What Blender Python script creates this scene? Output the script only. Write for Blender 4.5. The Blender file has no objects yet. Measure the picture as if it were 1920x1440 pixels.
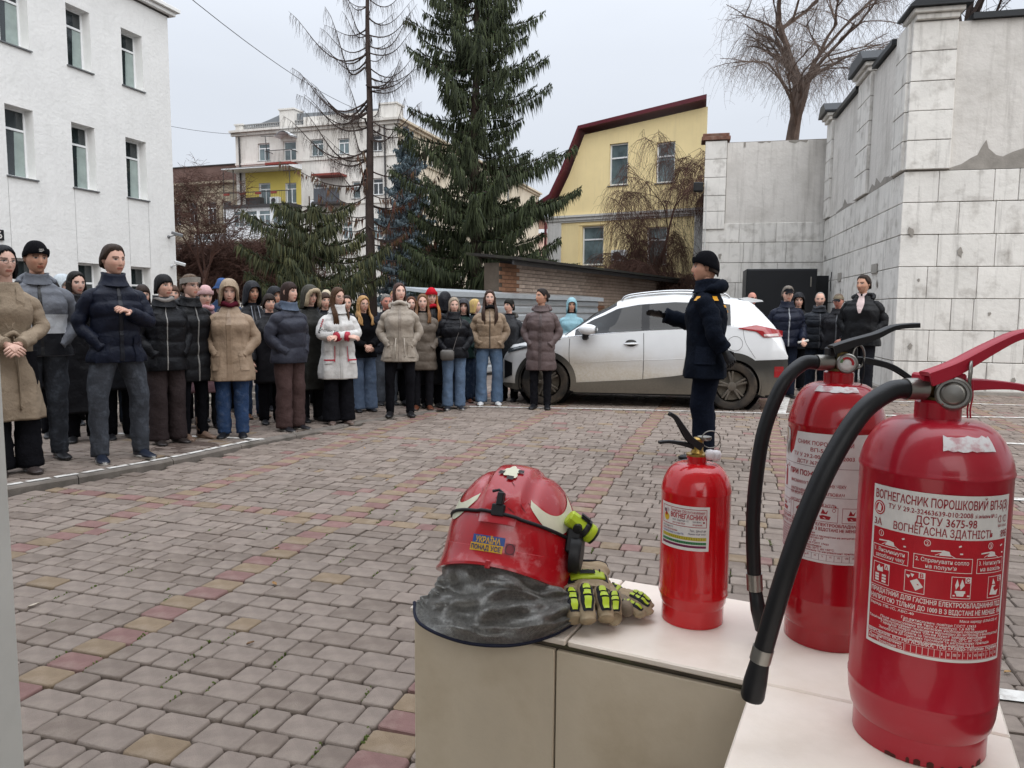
import bpy, bmesh, math, random
import numpy as np
from mathutils import Vector, Matrix, Euler, noise as mnoise

# ------------------------------------------------------------------ camera, sky, light
scene = bpy.context.scene
RAD = math.radians
cam_d = bpy.data.cameras.new('camera')
cam = bpy.data.objects.new('camera', cam_d)
scene.collection.objects.link(cam)
CAM_H = 1.36
cam_d.sensor_width = 36.0
cam_d.lens = 1390.0 * 36.0 / 1920.0
cam_d.clip_start = 0.02
cam_d.clip_end = 2000.0
cam.matrix_world = (Matrix.Translation((0, 0, CAM_H)) @ Matrix.Rotation(RAD(90 - 5.65), 4, 'X')
                    @ Matrix.Rotation(RAD(0.45), 4, 'Z'))
scene.camera = cam

world = bpy.data.worlds.new('World')
scene.world = world
world.use_nodes = True
wn, wl = world.node_tree.nodes, world.node_tree.links
wn.clear()
w_out = wn.new('ShaderNodeOutputWorld')
w_bg = wn.new('ShaderNodeBackground')
w_sky = wn.new('ShaderNodeTexSky')
w_sky.sky_type = 'NISHITA'
w_sky.sun_disc = False
w_sky.sun_elevation = RAD(38)
w_sky.sun_rotation = RAD(152)
w_sky.air_density = 1.0
w_sky.dust_density = 4.0
w_tc = wn.new('ShaderNodeTexCoord')
w_sep = wn.new('ShaderNodeSeparateXYZ')
wl.new(w_tc.outputs['Generated'], w_sep.inputs[0])
# cloud deck: thick overcast, brighter overhead than at the skyline
w_max = wn.new('ShaderNodeMath'); w_max.operation = 'MAXIMUM'; w_max.inputs[1].default_value = 0.0
wl.new(w_sep.outputs['Z'], w_max.inputs[0])
w_sq = wn.new('ShaderNodeMath'); w_sq.operation = 'POWER'; w_sq.inputs[1].default_value = 2.6
wl.new(w_max.outputs[0], w_sq.inputs[0])
w_ma = wn.new('ShaderNodeMath'); w_ma.operation = 'MULTIPLY_ADD'
w_ma.inputs[1].default_value = 3.3; w_ma.inputs[2].default_value = 1.0
wl.new(w_sq.outputs[0], w_ma.inputs[0])
w_noise = wn.new('ShaderNodeTexNoise')
w_noise.inputs['Scale'].default_value = 2.2
w_noise.inputs['Detail'].default_value = 4.0
w_map = wn.new('ShaderNodeMapping'); w_map.inputs['Scale'].default_value = (1, 1, 3.0)
wl.new(w_tc.outputs['Generated'], w_map.inputs['Vector'])
wl.new(w_map.outputs[0], w_noise.inputs['Vector'])
w_nr = wn.new('ShaderNodeMapRange')
w_nr.inputs['To Min'].default_value = 0.90; w_nr.inputs['To Max'].default_value = 1.08
wl.new(w_noise.outputs['Fac'], w_nr.inputs['Value'])
w_m2 = wn.new('ShaderNodeMath'); w_m2.operation = 'MULTIPLY'
wl.new(w_ma.outputs[0], w_m2.inputs[0]); wl.new(w_nr.outputs[0], w_m2.inputs[1])
w_cl = wn.new('ShaderNodeVectorMath'); w_cl.operation = 'SCALE'
w_cl.inputs[0].default_value = (0.522, 0.553, 0.605)
wl.new(w_m2.outputs[0], w_cl.inputs['Scale'])
w_ns = wn.new('ShaderNodeVectorMath'); w_ns.operation = 'SCALE'
w_ns.inputs['Scale'].default_value = 0.06
wl.new(w_sky.outputs[0], w_ns.inputs[0])
w_mix = wn.new('ShaderNodeMix'); w_mix.data_type = 'RGBA'
w_mix.inputs['Factor'].default_value = 0.9
wl.new(w_ns.outputs[0], w_mix.inputs['A']); wl.new(w_cl.outputs[0], w_mix.inputs['B'])
wl.new(w_mix.outputs['Result'], w_bg.inputs['Color'])
w_bg.inputs['Strength'].default_value = 1.0
wl.new(w_bg.outputs[0], w_out.inputs['Surface'])

sun_d = bpy.data.lights.new('sun', 'SUN')
sun_d.energy = 1.5
sun_d.angle = RAD(80)
sun_d.color = (1.0, 0.97, 0.93)
sun = bpy.data.objects.new('sun', sun_d)
scene.collection.objects.link(sun)
sun.rotation_euler = (RAD(50), 0, RAD(28))

scene.view_settings.view_transform = 'Standard'
scene.view_settings.look = 'None'
scene.view_settings.exposure = 0.55
scene.view_settings.gamma = 1.0
scene.view_settings.use_curve_mapping = False
scene.render.engine = 'CYCLES'
scene.cycles.max_bounces = 6
scene.cycles.transparent_max_bounces = 12
scene.cycles.use_denoising = True

# ------------------------------------------------------------------ helpers
COL = scene.collection
RND = random.Random(7)

def lin(h):
    if not isinstance(h, str):
        return tuple(h)
    h = h.lstrip('#')
    o = []
    for i in (0, 2, 4):
        c = int(h[i:i + 2], 16) / 255.0
        o.append(c / 12.92 if c <= 0.04045 else ((c + 0.055) / 1.055) ** 2.4)
    return tuple(o)

_mats = {}
def M(name, col=None, rough=0.7, metal=0.0, var=0.12, scale=6.0, bump=0.0, bscale=120.0, coat=0.0, spec=0.4,
      attr=False, dirt=None, dscale=3.0, damt=0.35, dlo=0.5, dhi=0.72, trans=0.0, weave=0.0, wscale=300.0,
      streak=None, samt=0.5, objrand=0.0, bdist=0.01, alpha=1.0, sheen=0.0, ior=1.45, detail=6.0, smap=None, slo=.52, shi=.75):
    """principled material: base colour with noise variation, optional dirt blotches, vertical streaks, bump, weave"""
    if name in _mats:
        return _mats[name]
    m = bpy.data.materials.new(name)
    m.use_nodes = True
    nt = m.node_tree; N = nt.nodes; L = nt.links
    b = N['Principled BSDF']
    b.inputs['Roughness'].default_value = rough
    b.inputs['Metallic'].default_value = metal
    b.inputs['Specular IOR Level'].default_value = spec
    b.inputs['Coat Weight'].default_value = coat
    b.inputs['Coat Roughness'].default_value = 0.08
    b.inputs['Transmission Weight'].default_value = trans
    b.inputs['IOR'].default_value = ior
    b.inputs['Alpha'].default_value = alpha
    if sheen:
        b.inputs['Sheen Weight'].default_value = sheen
        b.inputs['Sheen Roughness'].default_value = 0.5
    tc = N.new('ShaderNodeTexCoord')
    ovec = tc.outputs['Object']
    if smap:
        om = N.new('ShaderNodeMapping'); om.inputs['Scale'].default_value = smap; L.new(ovec, om.inputs['Vector']); ovec = om.outputs[0]
    if attr:
        a = N.new('ShaderNodeAttribute'); a.attribute_name = 'Col'
        csock = a.outputs['Color']
    else:
        c = N.new('ShaderNodeRGB'); c.outputs[0].default_value = lin(col) + (1.0,)
        csock = c.outputs[0]
    def mix(A, B, fac, blend='MIX'):
        x = N.new('ShaderNodeMix'); x.data_type = 'RGBA'; x.blend_type = blend
        x.clamp_result = False
        if isinstance(fac, float): x.inputs['Factor'].default_value = fac
        else: L.new(fac, x.inputs['Factor'])
        L.new(A, x.inputs['A'])
        if isinstance(B, tuple): x.inputs['B'].default_value = B
        else: L.new(B, x.inputs['B'])
        return x.outputs['Result']
    def noise(sc, det=detail, vec=None, rgh=0.6):
        n = N.new('ShaderNodeTexNoise'); n.inputs['Scale'].default_value = sc
        n.inputs['Detail'].default_value = det; n.inputs['Roughness'].default_value = rgh
        L.new(vec or ovec, n.inputs['Vector'])
        return n.outputs['Fac']
    def rng(s, lo, hi, a=0.0, bb=1.0):
        r = N.new('ShaderNodeMapRange'); r.inputs['From Min'].default_value = lo; r.inputs['From Max'].default_value = hi
        r.inputs['To Min'].default_value = a; r.inputs['To Max'].default_value = bb
        L.new(s, r.inputs['Value']); return r.outputs[0]
    def vec_of(s):
        cx = N.new('ShaderNodeCombineXYZ')
        for i in range(3): L.new(s, cx.inputs[i])
        return cx.outputs[0]
    if var:
        f = rng(noise(scale), 0.3, 0.7, 1.0 - var, 1.0 + var)
        csock = mix(csock, vec_of(f), 1.0, 'MULTIPLY')
    if objrand:
        oi = N.new('ShaderNodeObjectInfo')
        f = rng(oi.outputs['Random'], 0, 1, 1 - objrand, 1 + objrand)
        csock = mix(csock, vec_of(f), 1.0, 'MULTIPLY')
    if dirt is not None:
        f = rng(noise(dscale, 8.0), dlo, dhi, 0.0, damt)
        csock = mix(csock, lin(dirt) + (1.0,), f)
    if streak is not None:
        mp = N.new('ShaderNodeMapping'); mp.inputs['Scale'].default_value = (5.0, 5.0, 0.35)
        L.new(tc.outputs['Object'], mp.inputs['Vector'])
        f = rng(noise(1.6, 8.0, mp.outputs[0], 0.65), slo, shi, 0.0, samt)
        csock = mix(csock, lin(streak) + (1.0,), f)
    L.new(csock, b.inputs['Base Color'])
    if bump or weave:
        hs = None
        if bump:
            hs = noise(bscale, 5.0)
        bp = N.new('ShaderNodeBump'); bp.inputs['Strength'].default_value = max(bump, weave)
        bp.inputs['Distance'].default_value = bdist
        if weave:
            wv = N.new('ShaderNodeTexWave'); wv.inputs['Scale'].default_value = wscale
            wv.bands_direction = 'DIAGONAL'; wv.inputs['Distortion'].default_value = 3.0
            L.new(tc.outputs['Object'], wv.inputs['Vector'])
            if hs is None: hs = wv.outputs['Fac']
            else:
                ad = N.new('ShaderNodeMath'); ad.operation = 'ADD'
                L.new(hs, ad.inputs[0]); L.new(wv.outputs['Fac'], ad.inputs[1]); hs = ad.outputs[0]
        L.new(hs, bp.inputs['Height']); L.new(bp.outputs[0], b.inputs['Normal'])
    _mats[name] = m
    return m

def mesh_obj(name, verts, faces, mat, parent=None, smooth=False, fm=None, col=None, loc=None, rot=None, scale=None):
    me = bpy.data.meshes.new(name)
    me.from_pydata([tuple(v) for v in verts], [], faces)
    mats = mat if isinstance(mat, (list, tuple)) else [mat]
    for m in mats: me.materials.append(m)
    if fm is not None: me.polygons.foreach_set('material_index', fm)
    if smooth:
        me.polygons.foreach_set('use_smooth', [True] * len(me.polygons))
    if col is not None:
        a = me.color_attributes.new('Col', 'FLOAT_COLOR', 'POINT')
        arr = np.ones((len(verts), 4), np.float32); arr[:, :3] = np.array(col, np.float32)[:, :3]
        a.data.foreach_set('color', arr.ravel())
    me.update()
    o = bpy.data.objects.new(name, me)
    COL.objects.link(o)
    if parent is not None: o.parent = parent
    if loc is not None: o.location = loc
    if rot is not None: o.rotation_euler = rot
    if scale is not None: o.scale = scale
    return o

def inst(o, name=None, parent=None, loc=None, rot=None, scale=None):
    c = bpy.data.objects.new(name or o.name.split('.')[0], o.data)
    COL.objects.link(c)
    if parent is not None: c.parent = parent
    if loc is not None: c.location = loc
    if rot is not None: c.rotation_euler = rot
    if scale is not None: c.scale = scale
    return c

def tag(o, label=None, cat=None, group=None, kind=None):
    if label: o['label'] = label
    if cat: o['category'] = cat
    if group: o['group'] = group
    if kind: o['kind'] = kind
    return o

def empty(name, loc=(0, 0, 0), rz=0.0, label=None, cat=None, group=None, kind=None):
    o = bpy.data.objects.new(name, None)
    COL.objects.link(o)
    o.location = loc; o.rotation_euler = (0, 0, rz)
    o.empty_display_size = 0.1
    return tag(o, label, cat, group, kind)

class MB:
    """collects shapes, then builds one mesh object"""
    def __init__(s): s.v = []; s.f = []; s.m = []; s.c = []; s.mi = 0; s.cc = None
    def add(s, vs, fs):
        n = len(s.v); s.v.extend([tuple(p) for p in vs]); s.f.extend([tuple(i + n for i in f) for f in fs])
        s.m.extend([s.mi] * len(fs))
        s.c.extend([s.cc or (1, 1, 1)] * len(vs))
        return s
    def box(s, lo, hi, bev=0.0, mat=None):
        x0, y0, z0 = lo; x1, y1, z1 = hi
        if bev <= 0:
            vs = [(x0, y0, z0), (x1, y0, z0), (x1, y1, z0), (x0, y1, z0), (x0, y0, z1), (x1, y0, z1), (x1, y1, z1), (x0, y1, z1)]
            fs = [(0, 3, 2, 1), (4, 5, 6, 7), (0, 1, 5, 4), (1, 2, 6, 5), (2, 3, 7, 6), (3, 0, 4, 7)]
        else:
            b = bev; vs = []
            for z, k in ((z0, b), (z0 + b, 0), (z1 - b, 0), (z1, b)):
                # chamfered rectangle rings
                vs += [(x0 + k + (b if k == 0 else 0), y0 + k, z), (x1 - k - (b if k == 0 else 0), y0 + k, z),
                       (x1 - k, y0 + k + (b if k == 0 else 0), z), (x1 - k, y1 - k - (b if k == 0 else 0), z),
                       (x1 - k - (b if k == 0 else 0), y1 - k, z), (x0 + k + (b if k == 0 else 0), y1 - k, z),
                       (x0 + k, y1 - k - (b if k == 0 else 0), z), (x0 + k, y0 + k + (b if k == 0 else 0), z)]
            fs = [tuple(reversed(range(8))), tuple(range(24, 32))]
            for r in range(3):
                for i in range(8):
                    j = (i + 1) % 8
                    fs.append((r * 8 + i, r * 8 + j, r * 8 + 8 + j, r * 8 + 8 + i))
        if mat is not None: vs = [mat @ Vector(p) for p in vs]
        return s.add(vs, fs)
    def rings(s, rings, cap0=True, cap1=True, closed=True):
        n = len(rings[0]); vs = [p for r in rings for p in r]; fs = []
        for k in range(len(rings) - 1):
            for i in range(n if closed else n - 1):
                j = (i + 1) % n
                fs.append((k * n + i, k * n + j, (k + 1) * n + j, (k + 1) * n + i))
        if cap0: fs.append(tuple(reversed(range(n))))
        if cap1: fs.append(tuple(range((len(rings) - 1) * n, len(rings) * n)))
        return s.add(vs, fs)
    def tube(s, pts, r, n=8, cap=True, flat=1.0):
        pts = [Vector(p) for p in pts]
        rr = r if isinstance(r, (list, tuple)) else [r] * len(pts)
        rings = []; prev = None
        for i, p in enumerate(pts):
            t = (pts[min(i + 1, len(pts) - 1)] - pts[max(i - 1, 0)])
            if t.length < 1e-9: t = Vector((0, 0, 1))
            t.normalize()
            if prev is None:
                a = Vector((0, 0, 1)) if abs(t.z) < 0.9 else Vector((1, 0, 0))
                x = t.cross(a).normalized()
            else:
                x = (prev - t * prev.dot(t))
                x = x.normalized() if x.length > 1e-6 else t.orthogonal().normalized()
            prev = x; y = t.cross(x)
            rings.append([p + (x * math.cos(2 * math.pi * k / n) + y * math.sin(2 * math.pi * k / n) * flat) * rr[i] for k in range(n)])
        return s.rings(rings, cap, cap)
    def lathe(s, prof, n=32, cx=0.0, cy=0.0, cap0=True, cap1=True, mat=None):
        rings = []
        for r, z in prof:
            rr = [(cx + r * math.cos(2 * math.pi * k / n), cy + r * math.sin(2 * math.pi * k / n), z) for k in range(n)]
            if mat is not None: rr = [mat @ Vector(p) for p in rr]
            rings.append(rr)
        return s.rings(rings, cap0, cap1)
    def grid(s, fn, nu, nv, closed_u=False):
        vs = []; fs = []
        for j in range(nv + 1):
            for i in range(nu if closed_u else nu + 1):
                vs.append(fn(i / nu, j / nv))
        w = nu if closed_u else nu + 1
        for j in range(nv):
            for i in range(nu):
                i2 = (i + 1) % w if closed_u else i + 1
                fs.append((j * w + i, j * w + i2, (j + 1) * w + i2, (j + 1) * w + i))
        return s.add(vs, fs)
    def prism(s, poly, a, b, axis='y'):
        """poly: 2d outline (p,q); extruded from a to b along axis"""
        def mk(p, q, h):
            return (p, h, q) if axis == 'y' else ((h, p, q) if axis == 'x' else (p, q, h))
        n = len(poly)
        vs = [mk(p, q, a) for p, q in poly] + [mk(p, q, b) for p, q in poly]
        fs = [tuple(range(n)), tuple(reversed(range(n, 2 * n)))] + [(i, i + n, (i + 1) % n + n, (i + 1) % n) for i in range(n)]
        return s.add(vs, fs)
    def xform(s, mat, start=0):
        for i in range(start, len(s.v)): s.v[i] = tuple(mat @ Vector(s.v[i]))
        return s
    def build(s, name, mat, parent=None, smooth=False, loc=None, rot=None, col=False, auto=None, fix=True):
        o = mesh_obj(name, s.v, s.f, mat, parent, smooth, s.m if isinstance(mat, (list, tuple)) else None,
                     s.c if col else None, loc, rot)
        if fix and len(s.f) < 60000:
            bm = bmesh.new(); bm.from_mesh(o.data)
            bmesh.ops.recalc_face_normals(bm, faces=bm.faces)
            bm.to_mesh(o.data); bm.free()
        if auto is not None:
            sharp_by_angle(o.data, auto)
        return o

def sharp_by_angle(me, deg):
    me.polygons.foreach_set('use_smooth', [True] * len(me.polygons))
    me.set_sharp_from_angle(angle=RAD(deg))

def smoothstep(a, b, x):
    t = max(0.0, min(1.0, (x - a) / (b - a))); return t * t * (3 - 2 * t)
def lerp(a, b, t): return a + (b - a) * t
def interp(x, xs, ys):
    if x <= xs[0]: return ys[0]
    for i in range(1, len(xs)):
        if x <= xs[i]:
            return lerp(ys[i - 1], ys[i], (x - xs[i - 1]) / (xs[i] - xs[i - 1]))
    return ys[-1]
def sinterp(x, xs, ys):
    if x <= xs[0]: return ys[0]
    for i in range(1, len(xs)):
        if x <= xs[i]:
            t = (x - xs[i - 1]) / (xs[i] - xs[i - 1]); t = t * t * (3 - 2 * t)
            return lerp(ys[i - 1], ys[i], t)
    return ys[-1]
def catmull(pts, n):
    """smooth polyline through points, n samples per span"""
    P = [Vector(p) for p in pts]; out = []
    for i in range(len(P) - 1):
        p0 = P[max(i - 1, 0)]; p1 = P[i]; p2 = P[i + 1]; p3 = P[min(i + 2, len(P) - 1)]
        for k in range(n):
            t = k / n
            out.append(0.5 * ((2 * p1) + (p2 - p0) * t + (2 * p0 - 5 * p1 + 4 * p2 - p3) * t * t + (3 * p1 - p0 - 3 * p2 + p3) * t ** 3))
    out.append(P[-1]); return out
def nz(x, y, z, s=1.0): return mnoise.noise(Vector((x * s, y * s, z * s)))

_tc = {}
def text2d(txt, size, bold=0.0):
    """flat outline faces of a line of writing: (verts2d, faces, width)"""
    key = (txt, bold)
    if key not in _tc:
        cu = bpy.data.curves.new('t', 'FONT'); cu.body = txt; cu.size = 1.0
        cu.resolution_u = 2; cu.offset = bold
        o = bpy.data.objects.new('t', cu); COL.objects.link(o)
        dg = bpy.context.evaluated_depsgraph_get(); dg.update()
        me = o.evaluated_get(dg).to_mesh()
        vs = [(v.co.x, v.co.y) for v in me.vertices]; fs = [tuple(p.vertices) for p in me.polygons]
        o.evaluated_get(dg).to_mesh_clear()
        bpy.data.objects.remove(o); bpy.data.curves.remove(cu)
        _tc[key] = (vs, fs)
    vs, fs = _tc[key]
    w = max([p[0] for p in vs], default=0.0)
    return [(x * size, y * size) for x, y in vs], fs, w * size

FA = RAD(17.0)                       # bearing of the yard
UX, UY = math.sin(FA), math.cos(FA)
VX, VY = math.cos(FA), -math.sin(FA)
def uv2xy(u, v): return (u * UX + v * VX, u * UY + v * VY)
def xy2uv(x, y): return (x * UX + y * UY, x * VX + y * VY)
CP, SP_ = math.cos(RAD(5.65)), math.sin(RAD(5.65))
def to_px(x, y, z):
    """where a point of the place falls in the 1920x1440 picture (used only to rank what shows largest)"""
    w = y * CP - (z - CAM_H) * SP_
    if w <= 0.01: return (-9e9, -9e9, w)
    up = y * SP_ + (z - CAM_H) * CP
    u2, v2 = x / w, up / w
    c, s = math.cos(RAD(0.45)), math.sin(RAD(0.45))
    return (960 + 1390 * (u2 * c + v2 * s), 720 - 1390 * (-u2 * s + v2 * c), w)
# ------------------------------------------------------------------ ground, paving, kerb
KERB = [(-6.3, 1.8), (-4.9, 3.65), (-4.02, 4.85), (-3.65, 5.33), (-3.32, 5.78), (-2.92, 6.42), (-2.58, 7.2), (-2.27, 7.9), (-1.80, 8.88), (-1.13, 9.74), (-0.60, 10.40)]
def kerb_x(y):
    ys = [p[1] for p in KERB]; xs = [p[0] for p in KERB]
    if y > ys[-1]: return xs[-1] - (y - ys[-1]) * 0.15
    return interp(y, ys, xs)
def walk_z(y): return 0.046 if y < 6.6 else lerp(0.046, 0.004, smoothstep(6.6, 8.8, y))
def floor_z(x, y): return walk_z(y) if (x < kerb_x(y) and y < 10.4) else 0.0

m_bed = M('joint_sand', '#3f3830', 0.95, var=0.3, scale=9, bump=0.5, bscale=90, dirt='#8f867a', dscale=1.6, damt=0.9, dlo=0.55, dhi=0.62)
gr = mesh_obj('ground', [(-400, -60, -0.020), (400, -60, -0.020), (400, 700, -0.020), (-400, 700, -0.020)], [(0, 1, 2, 3)], m_bed)
tag(gr, kind='structure')

m_paver = M('paver_concrete', rough=0.85, attr=True, var=0.16, scale=14, bump=0.5, bscale=220, bdist=0.005, objrand=0.05, dirt='#8d8377', dscale=7, damt=0.4, detail=8)
PCOL = {'g': lin('#7b6f66'), 'g2': lin('#70645b'), 'r': lin('#785b56'), 'y': lin('#7b6a56')}
PLEN = [0.18, 0.12, 0.09, 0.06]
PW = 0.122
def paver_ring(L, W, k, z, bulge, rng):
    """outline of one tumbled block: slightly barrelled, corners cut"""
    a, b = L / 2 - k, W / 2 - k; c = 0.010
    return [(-a + c, -b - bulge * .3, z), (a - c, -b - bulge * .3, z), (a, -b + c, z), (a + bulge * .2, 0, z), (a, b - c, z),
            (a - c, b + bulge * .3, z), (-a + c, b + bulge * .3, z), (-a, b - c, z), (-a - bulge * .2, 0, z), (-a, -b + c, z)]
def paver_geo(L, W=PW, sd=0):
    rng = random.Random(sd)
    g = 0.0031
    j = lambda r: [(x + rng.uniform(-.0018, .0018), y + rng.uniform(-.0018, .0018), z) for x, y, z in r]
    r0 = j(paver_ring(L, W, g, -0.03, .003, rng)); r1 = j(paver_ring(L, W, g, -0.010, .003, rng))
    r2 = j(paver_ring(L, W, g + .0022, -0.0020, .002, rng)); r3 = j(paver_ring(L, W, g + .0075, 0.0, 0, rng))
    vs = r0 + r1 + r2 + r3; n = 10; fs = [tuple(range(30, 40))]
    for k in range(3):
        for i in range(n):
            q = (i + 1) % n; fs.append((k * n + i, k * n + q, (k + 1) * n + q, (k + 1) * n + i))
    return vs, fs
PGEO = {(L, s): paver_geo(L, sd=int(L * 1000) + s) for L in PLEN for s in range(3)}

def lay_pavers(test, u0, u1, v0, v1, seed, zfun, plain=False):
    """courses of blocks; returns list of (x, y, z, L, colour key, variant, rotation)"""
    rng = random.Random(seed); out = []
    nr = int((u1 - u0) / PW)
    GV, GU = 1.42, 24
    for r in range(nr):
        u = u0 + (r + .5) * PW
        cross = (r % GU) in (10, )
        v = v0 + rng.uniform(0, .1)
        nb = math.floor((v - 0.33) / GV) + 1
        alt = r
        while v < v1:
            bv = 0.33 + nb * GV            # next colour line
            left = bv - v
            if not plain and left < 0.03:
                L = 0.18; ck = 'r' if r % 2 else 'y'; nb += 1
            else:
                p = rng.random()
                L = 0.18 if p < .52 else (0.12 if p < .84 else (0.09 if p < .93 else 0.06))
                if not plain and left < 0.30:
                    L = min([q for q in PLEN], key=lambda q: abs(left - q)) if left < .2 else (0.12 if left < .27 else .18)
                q = rng.random()
                ck = 'g' if q < .60 else ('g2' if q < .955 else ('y' if q < .98 else 'r'))
                if cross and not plain: ck = 'r' if (alt % 2) else 'y'
                alt += 1
            x, y = uv2xy(u, v + L / 2)
            if test(x, y):
                out.append((x, y, zfun(x, y) + rng.gauss(0, .0018), L, ck, rng.randrange(3), rng.gauss(0, .012), rng.gauss(0, .012), rng.gauss(0, .01)))
            v += L
    return out

def in_view(x, y, m=150):
    px, py, w = to_px(x, y, 0)
    return w > 0.3 and -m < px < 1920 + m and py < 1440 + m * 1.5
yard_p = lay_pavers(lambda x, y: y < 13.4 and in_view(x, y) and x > kerb_x(y) + 0.05 - (0.3 if y > 10.4 else 0), 0, 16, -8, 10, 3, lambda x, y: 0.0)
walk_p = lay_pavers(lambda x, y: y < 11.5 and in_view(x, y, 60) and x < kerb_x(y) - 0.14 and y < 10.4, 0, 14, -9, 4, 5, lambda x, y: walk_z(y), True)

yard = empty('paved_yard', (0, 0, 0), kind='structure')
def rank(p):
    px, py, w = to_px(p[0], p[1], 0)
    if not (20 < px < 1925 and py < 1470): return 99
    if 740 < px < 1880 and py > 1085: return 50 + w       # behind the tiled ledge
    return w
order = sorted(range(len(yard_p)), key=lambda i: rank(yard_p[i]))
near = set(order[:300])
pm = {}
def paver_mesh(L, s, ck):
    k = (L, s, ck)
    if k not in pm:
        vs, fs = PGEO[(L, s)]
        me = bpy.data.meshes.new('paver'); me.from_pydata(vs, [], fs); me.materials.append(m_paver)
        a = me.color_attributes.new('Col', 'FLOAT_COLOR', 'POINT')
        a.data.foreach_set('color', np.tile(np.array(PCOL[ck] + (1,), np.float32), len(vs)))
        me.polygons.foreach_set('use_smooth', [i > 0 for i in range(len(fs))])
        pm[k] = me
    return pm[k]
for i in order[:300]:
    x, y, z, L, ck, s, rz, rx, ry = yard_p[i]
    o = bpy.data.objects.new('paver', paver_mesh(L, s, ck)); COL.objects.link(o)
    o.parent = yard; o.location = (x, y, z); o.rotation_euler = (rx * .6, ry * .6, -FA + rz)
def joined(plist, name, parent):
    V = []; Fc = []; C = []
    rng = random.Random(4)
    for (x, y, z, L, ck, s, rz, rx, ry) in plist:
        vs, fs = PGEO[(L, s)]
        a = -FA + rz; c, sn = math.cos(a), math.sin(a); n = len(V); k = rng.uniform(.9, 1.1)
        cc = tuple(q * k for q in PCOL[ck])
        for (px, py, pz) in vs:
            V.append((x + px * c - py * sn, y + px * sn + py * c, z + pz + py * rx - px * ry)); C.append(cc)
        Fc.extend([tuple(q + n for q in f) for f in fs])
    o = mesh_obj(name, V, Fc, m_paver, parent, False, None, C)
    o['kind'] = 'stuff'
    return o
joined([yard_p[i] for i in order[300:]], 'pavers', yard)
walk = empty('pavement', (0, 0, 0), kind='structure')
joined(walk_p, 'pavers', walk)
# bed under the raised pavement
mb = MB()
ys = [1.8, 3.65, 4.85, 5.33, 5.78, 6.42, 7.2, 7.9, 8.4, 8.88, 9.3, 9.74, 10.4]
for a, b in zip(ys[:-1], ys[1:]):
    mb.add([(kerb_x(a) - .12, a, walk_z(a) - .012), (kerb_x(b) - .12, b, walk_z(b) - .012), (-40, b, walk_z(b) - .012), (-40, a, walk_z(a) - .012)], [(0, 1, 2, 3)])
mb.build('pavement_bed', m_bed, walk)
# kerb stones
m_kerb = M('kerb_concrete', '#6f6861', 0.9, var=0.25, scale=7, bump=0.5, bscale=80, dirt='#3c3a30', dscale=4, damt=0.5)
kerb = empty('kerb', (0, 0, 0), kind='structure')
kp = catmull([(x, y, 0) for x, y in KERB], 40)
acc = 0; seg = [kp[0]]
rk = random.Random(2)
for a, b in zip(kp[:-1], kp[1:]):
    acc += (b - a).length; seg.append(b)
    if acc > 0.8:
        mb = MB(); rings = []
        pts = [seg[0] + (seg[1] - seg[0]).normalized() * .004] + seg[1:-1] + [seg[-1] - (seg[-1] - seg[-2]).normalized() * .004]
        for i, p in enumerate(pts):
            t = (pts[min(i + 1, len(pts) - 1)] - pts[max(i - 1, 0)]).normalized(); nrm = Vector((-t.y, t.x, 0))
            h = walk_z(p.y) + .004 + rk.uniform(-.001, .001)
            rings.append([p + Vector((0, 0, -.05)), p + Vector((0, 0, h - .018)), p + nrm * .012 + Vector((0, 0, h - .004)), p + nrm * .03 + Vector((0, 0, h)),
                          p + nrm * .115 + Vector((0, 0, h)), p + nrm * .115 + Vector((0, 0, -.05))])
        mb.rings(rings).build('kerb_stone', m_kerb, kerb, auto=35)
        acc = 0; seg = [b]
# painted white blocks along the pavement edge and the painted corner
m_white = M('road_paint', '#cfccc6', 0.7, var=0.12, scale=20, dirt='#8a8078', dscale=14, damt=0.75, dlo=0.48, dhi=0.62, bump=.3, bscale=150)
line = empty('painted_edge_line', (0, 0, 0), kind='structure')
acc = 0; last = None
for i in range(len(kp) - 1):
    p = kp[i]
    if 4.3 < p.y < 7.4:
        t = (kp[i + 1] - p).normalized(); nrm = Vector((-t.y, t.x, 0))
        if last is None or (p - last).length > 0.185:
            z = walk_z(p.y) + .0092
            a, b, w0 = p + nrm * .045, p + t * .165 + nrm * .045, nrm * rk.uniform(.05, .062)
            mesh_obj('painted_block', [a + Vector((0, 0, z)), b + Vector((0, 0, z)), b + w0 + Vector((0, 0, z)), a + w0 + Vector((0, 0, z))], [(0, 1, 2, 3)], m_white, line)
            last = p
def strip(name, pts, w, z, mat, parent=None):
    vs = []; fs = []
    for i, p in enumerate(pts):
        a = Vector(pts[max(i - 1, 0)]); b = Vector(pts[min(i + 1, len(pts) - 1)]); t = (b - a).normalized()
        n = Vector((-t.y, t.x)) * (w / 2)
        zz = z(p[0], p[1]) if callable(z) else z
        vs += [(p[0] + n.x, p[1] + n.y, zz), (p[0] - n.x, p[1] - n.y, zz)]
    fs = [(2 * i, 2 * i + 1, 2 * i + 3, 2 * i + 2) for i in range(len(pts) - 1)]
    return mesh_obj(name, vs, fs, mat, parent)
strip('painted_bay_line', [(-2.52, 7.42), (-2.75, 7.52), (-3.3, 7.62), (-4.2, 7.8)], .07, lambda x, y: walk_z(y) + .0065, m_white, line)
pk = empty('parking_lines', (0, 0, 0), kind='structure')
strip('painted_bay_line', [(-0.6, 10.42), (1.05, 10.30), (3.75, 9.93), (6.4, 9.75), (9, 9.6)], .07, .006, m_white, pk)
strip('painted_bay_line', [(3.66, 9.98), (4.6, 12.3), (5.2, 13.8)], .11, .0075, m_white, pk)
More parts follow.
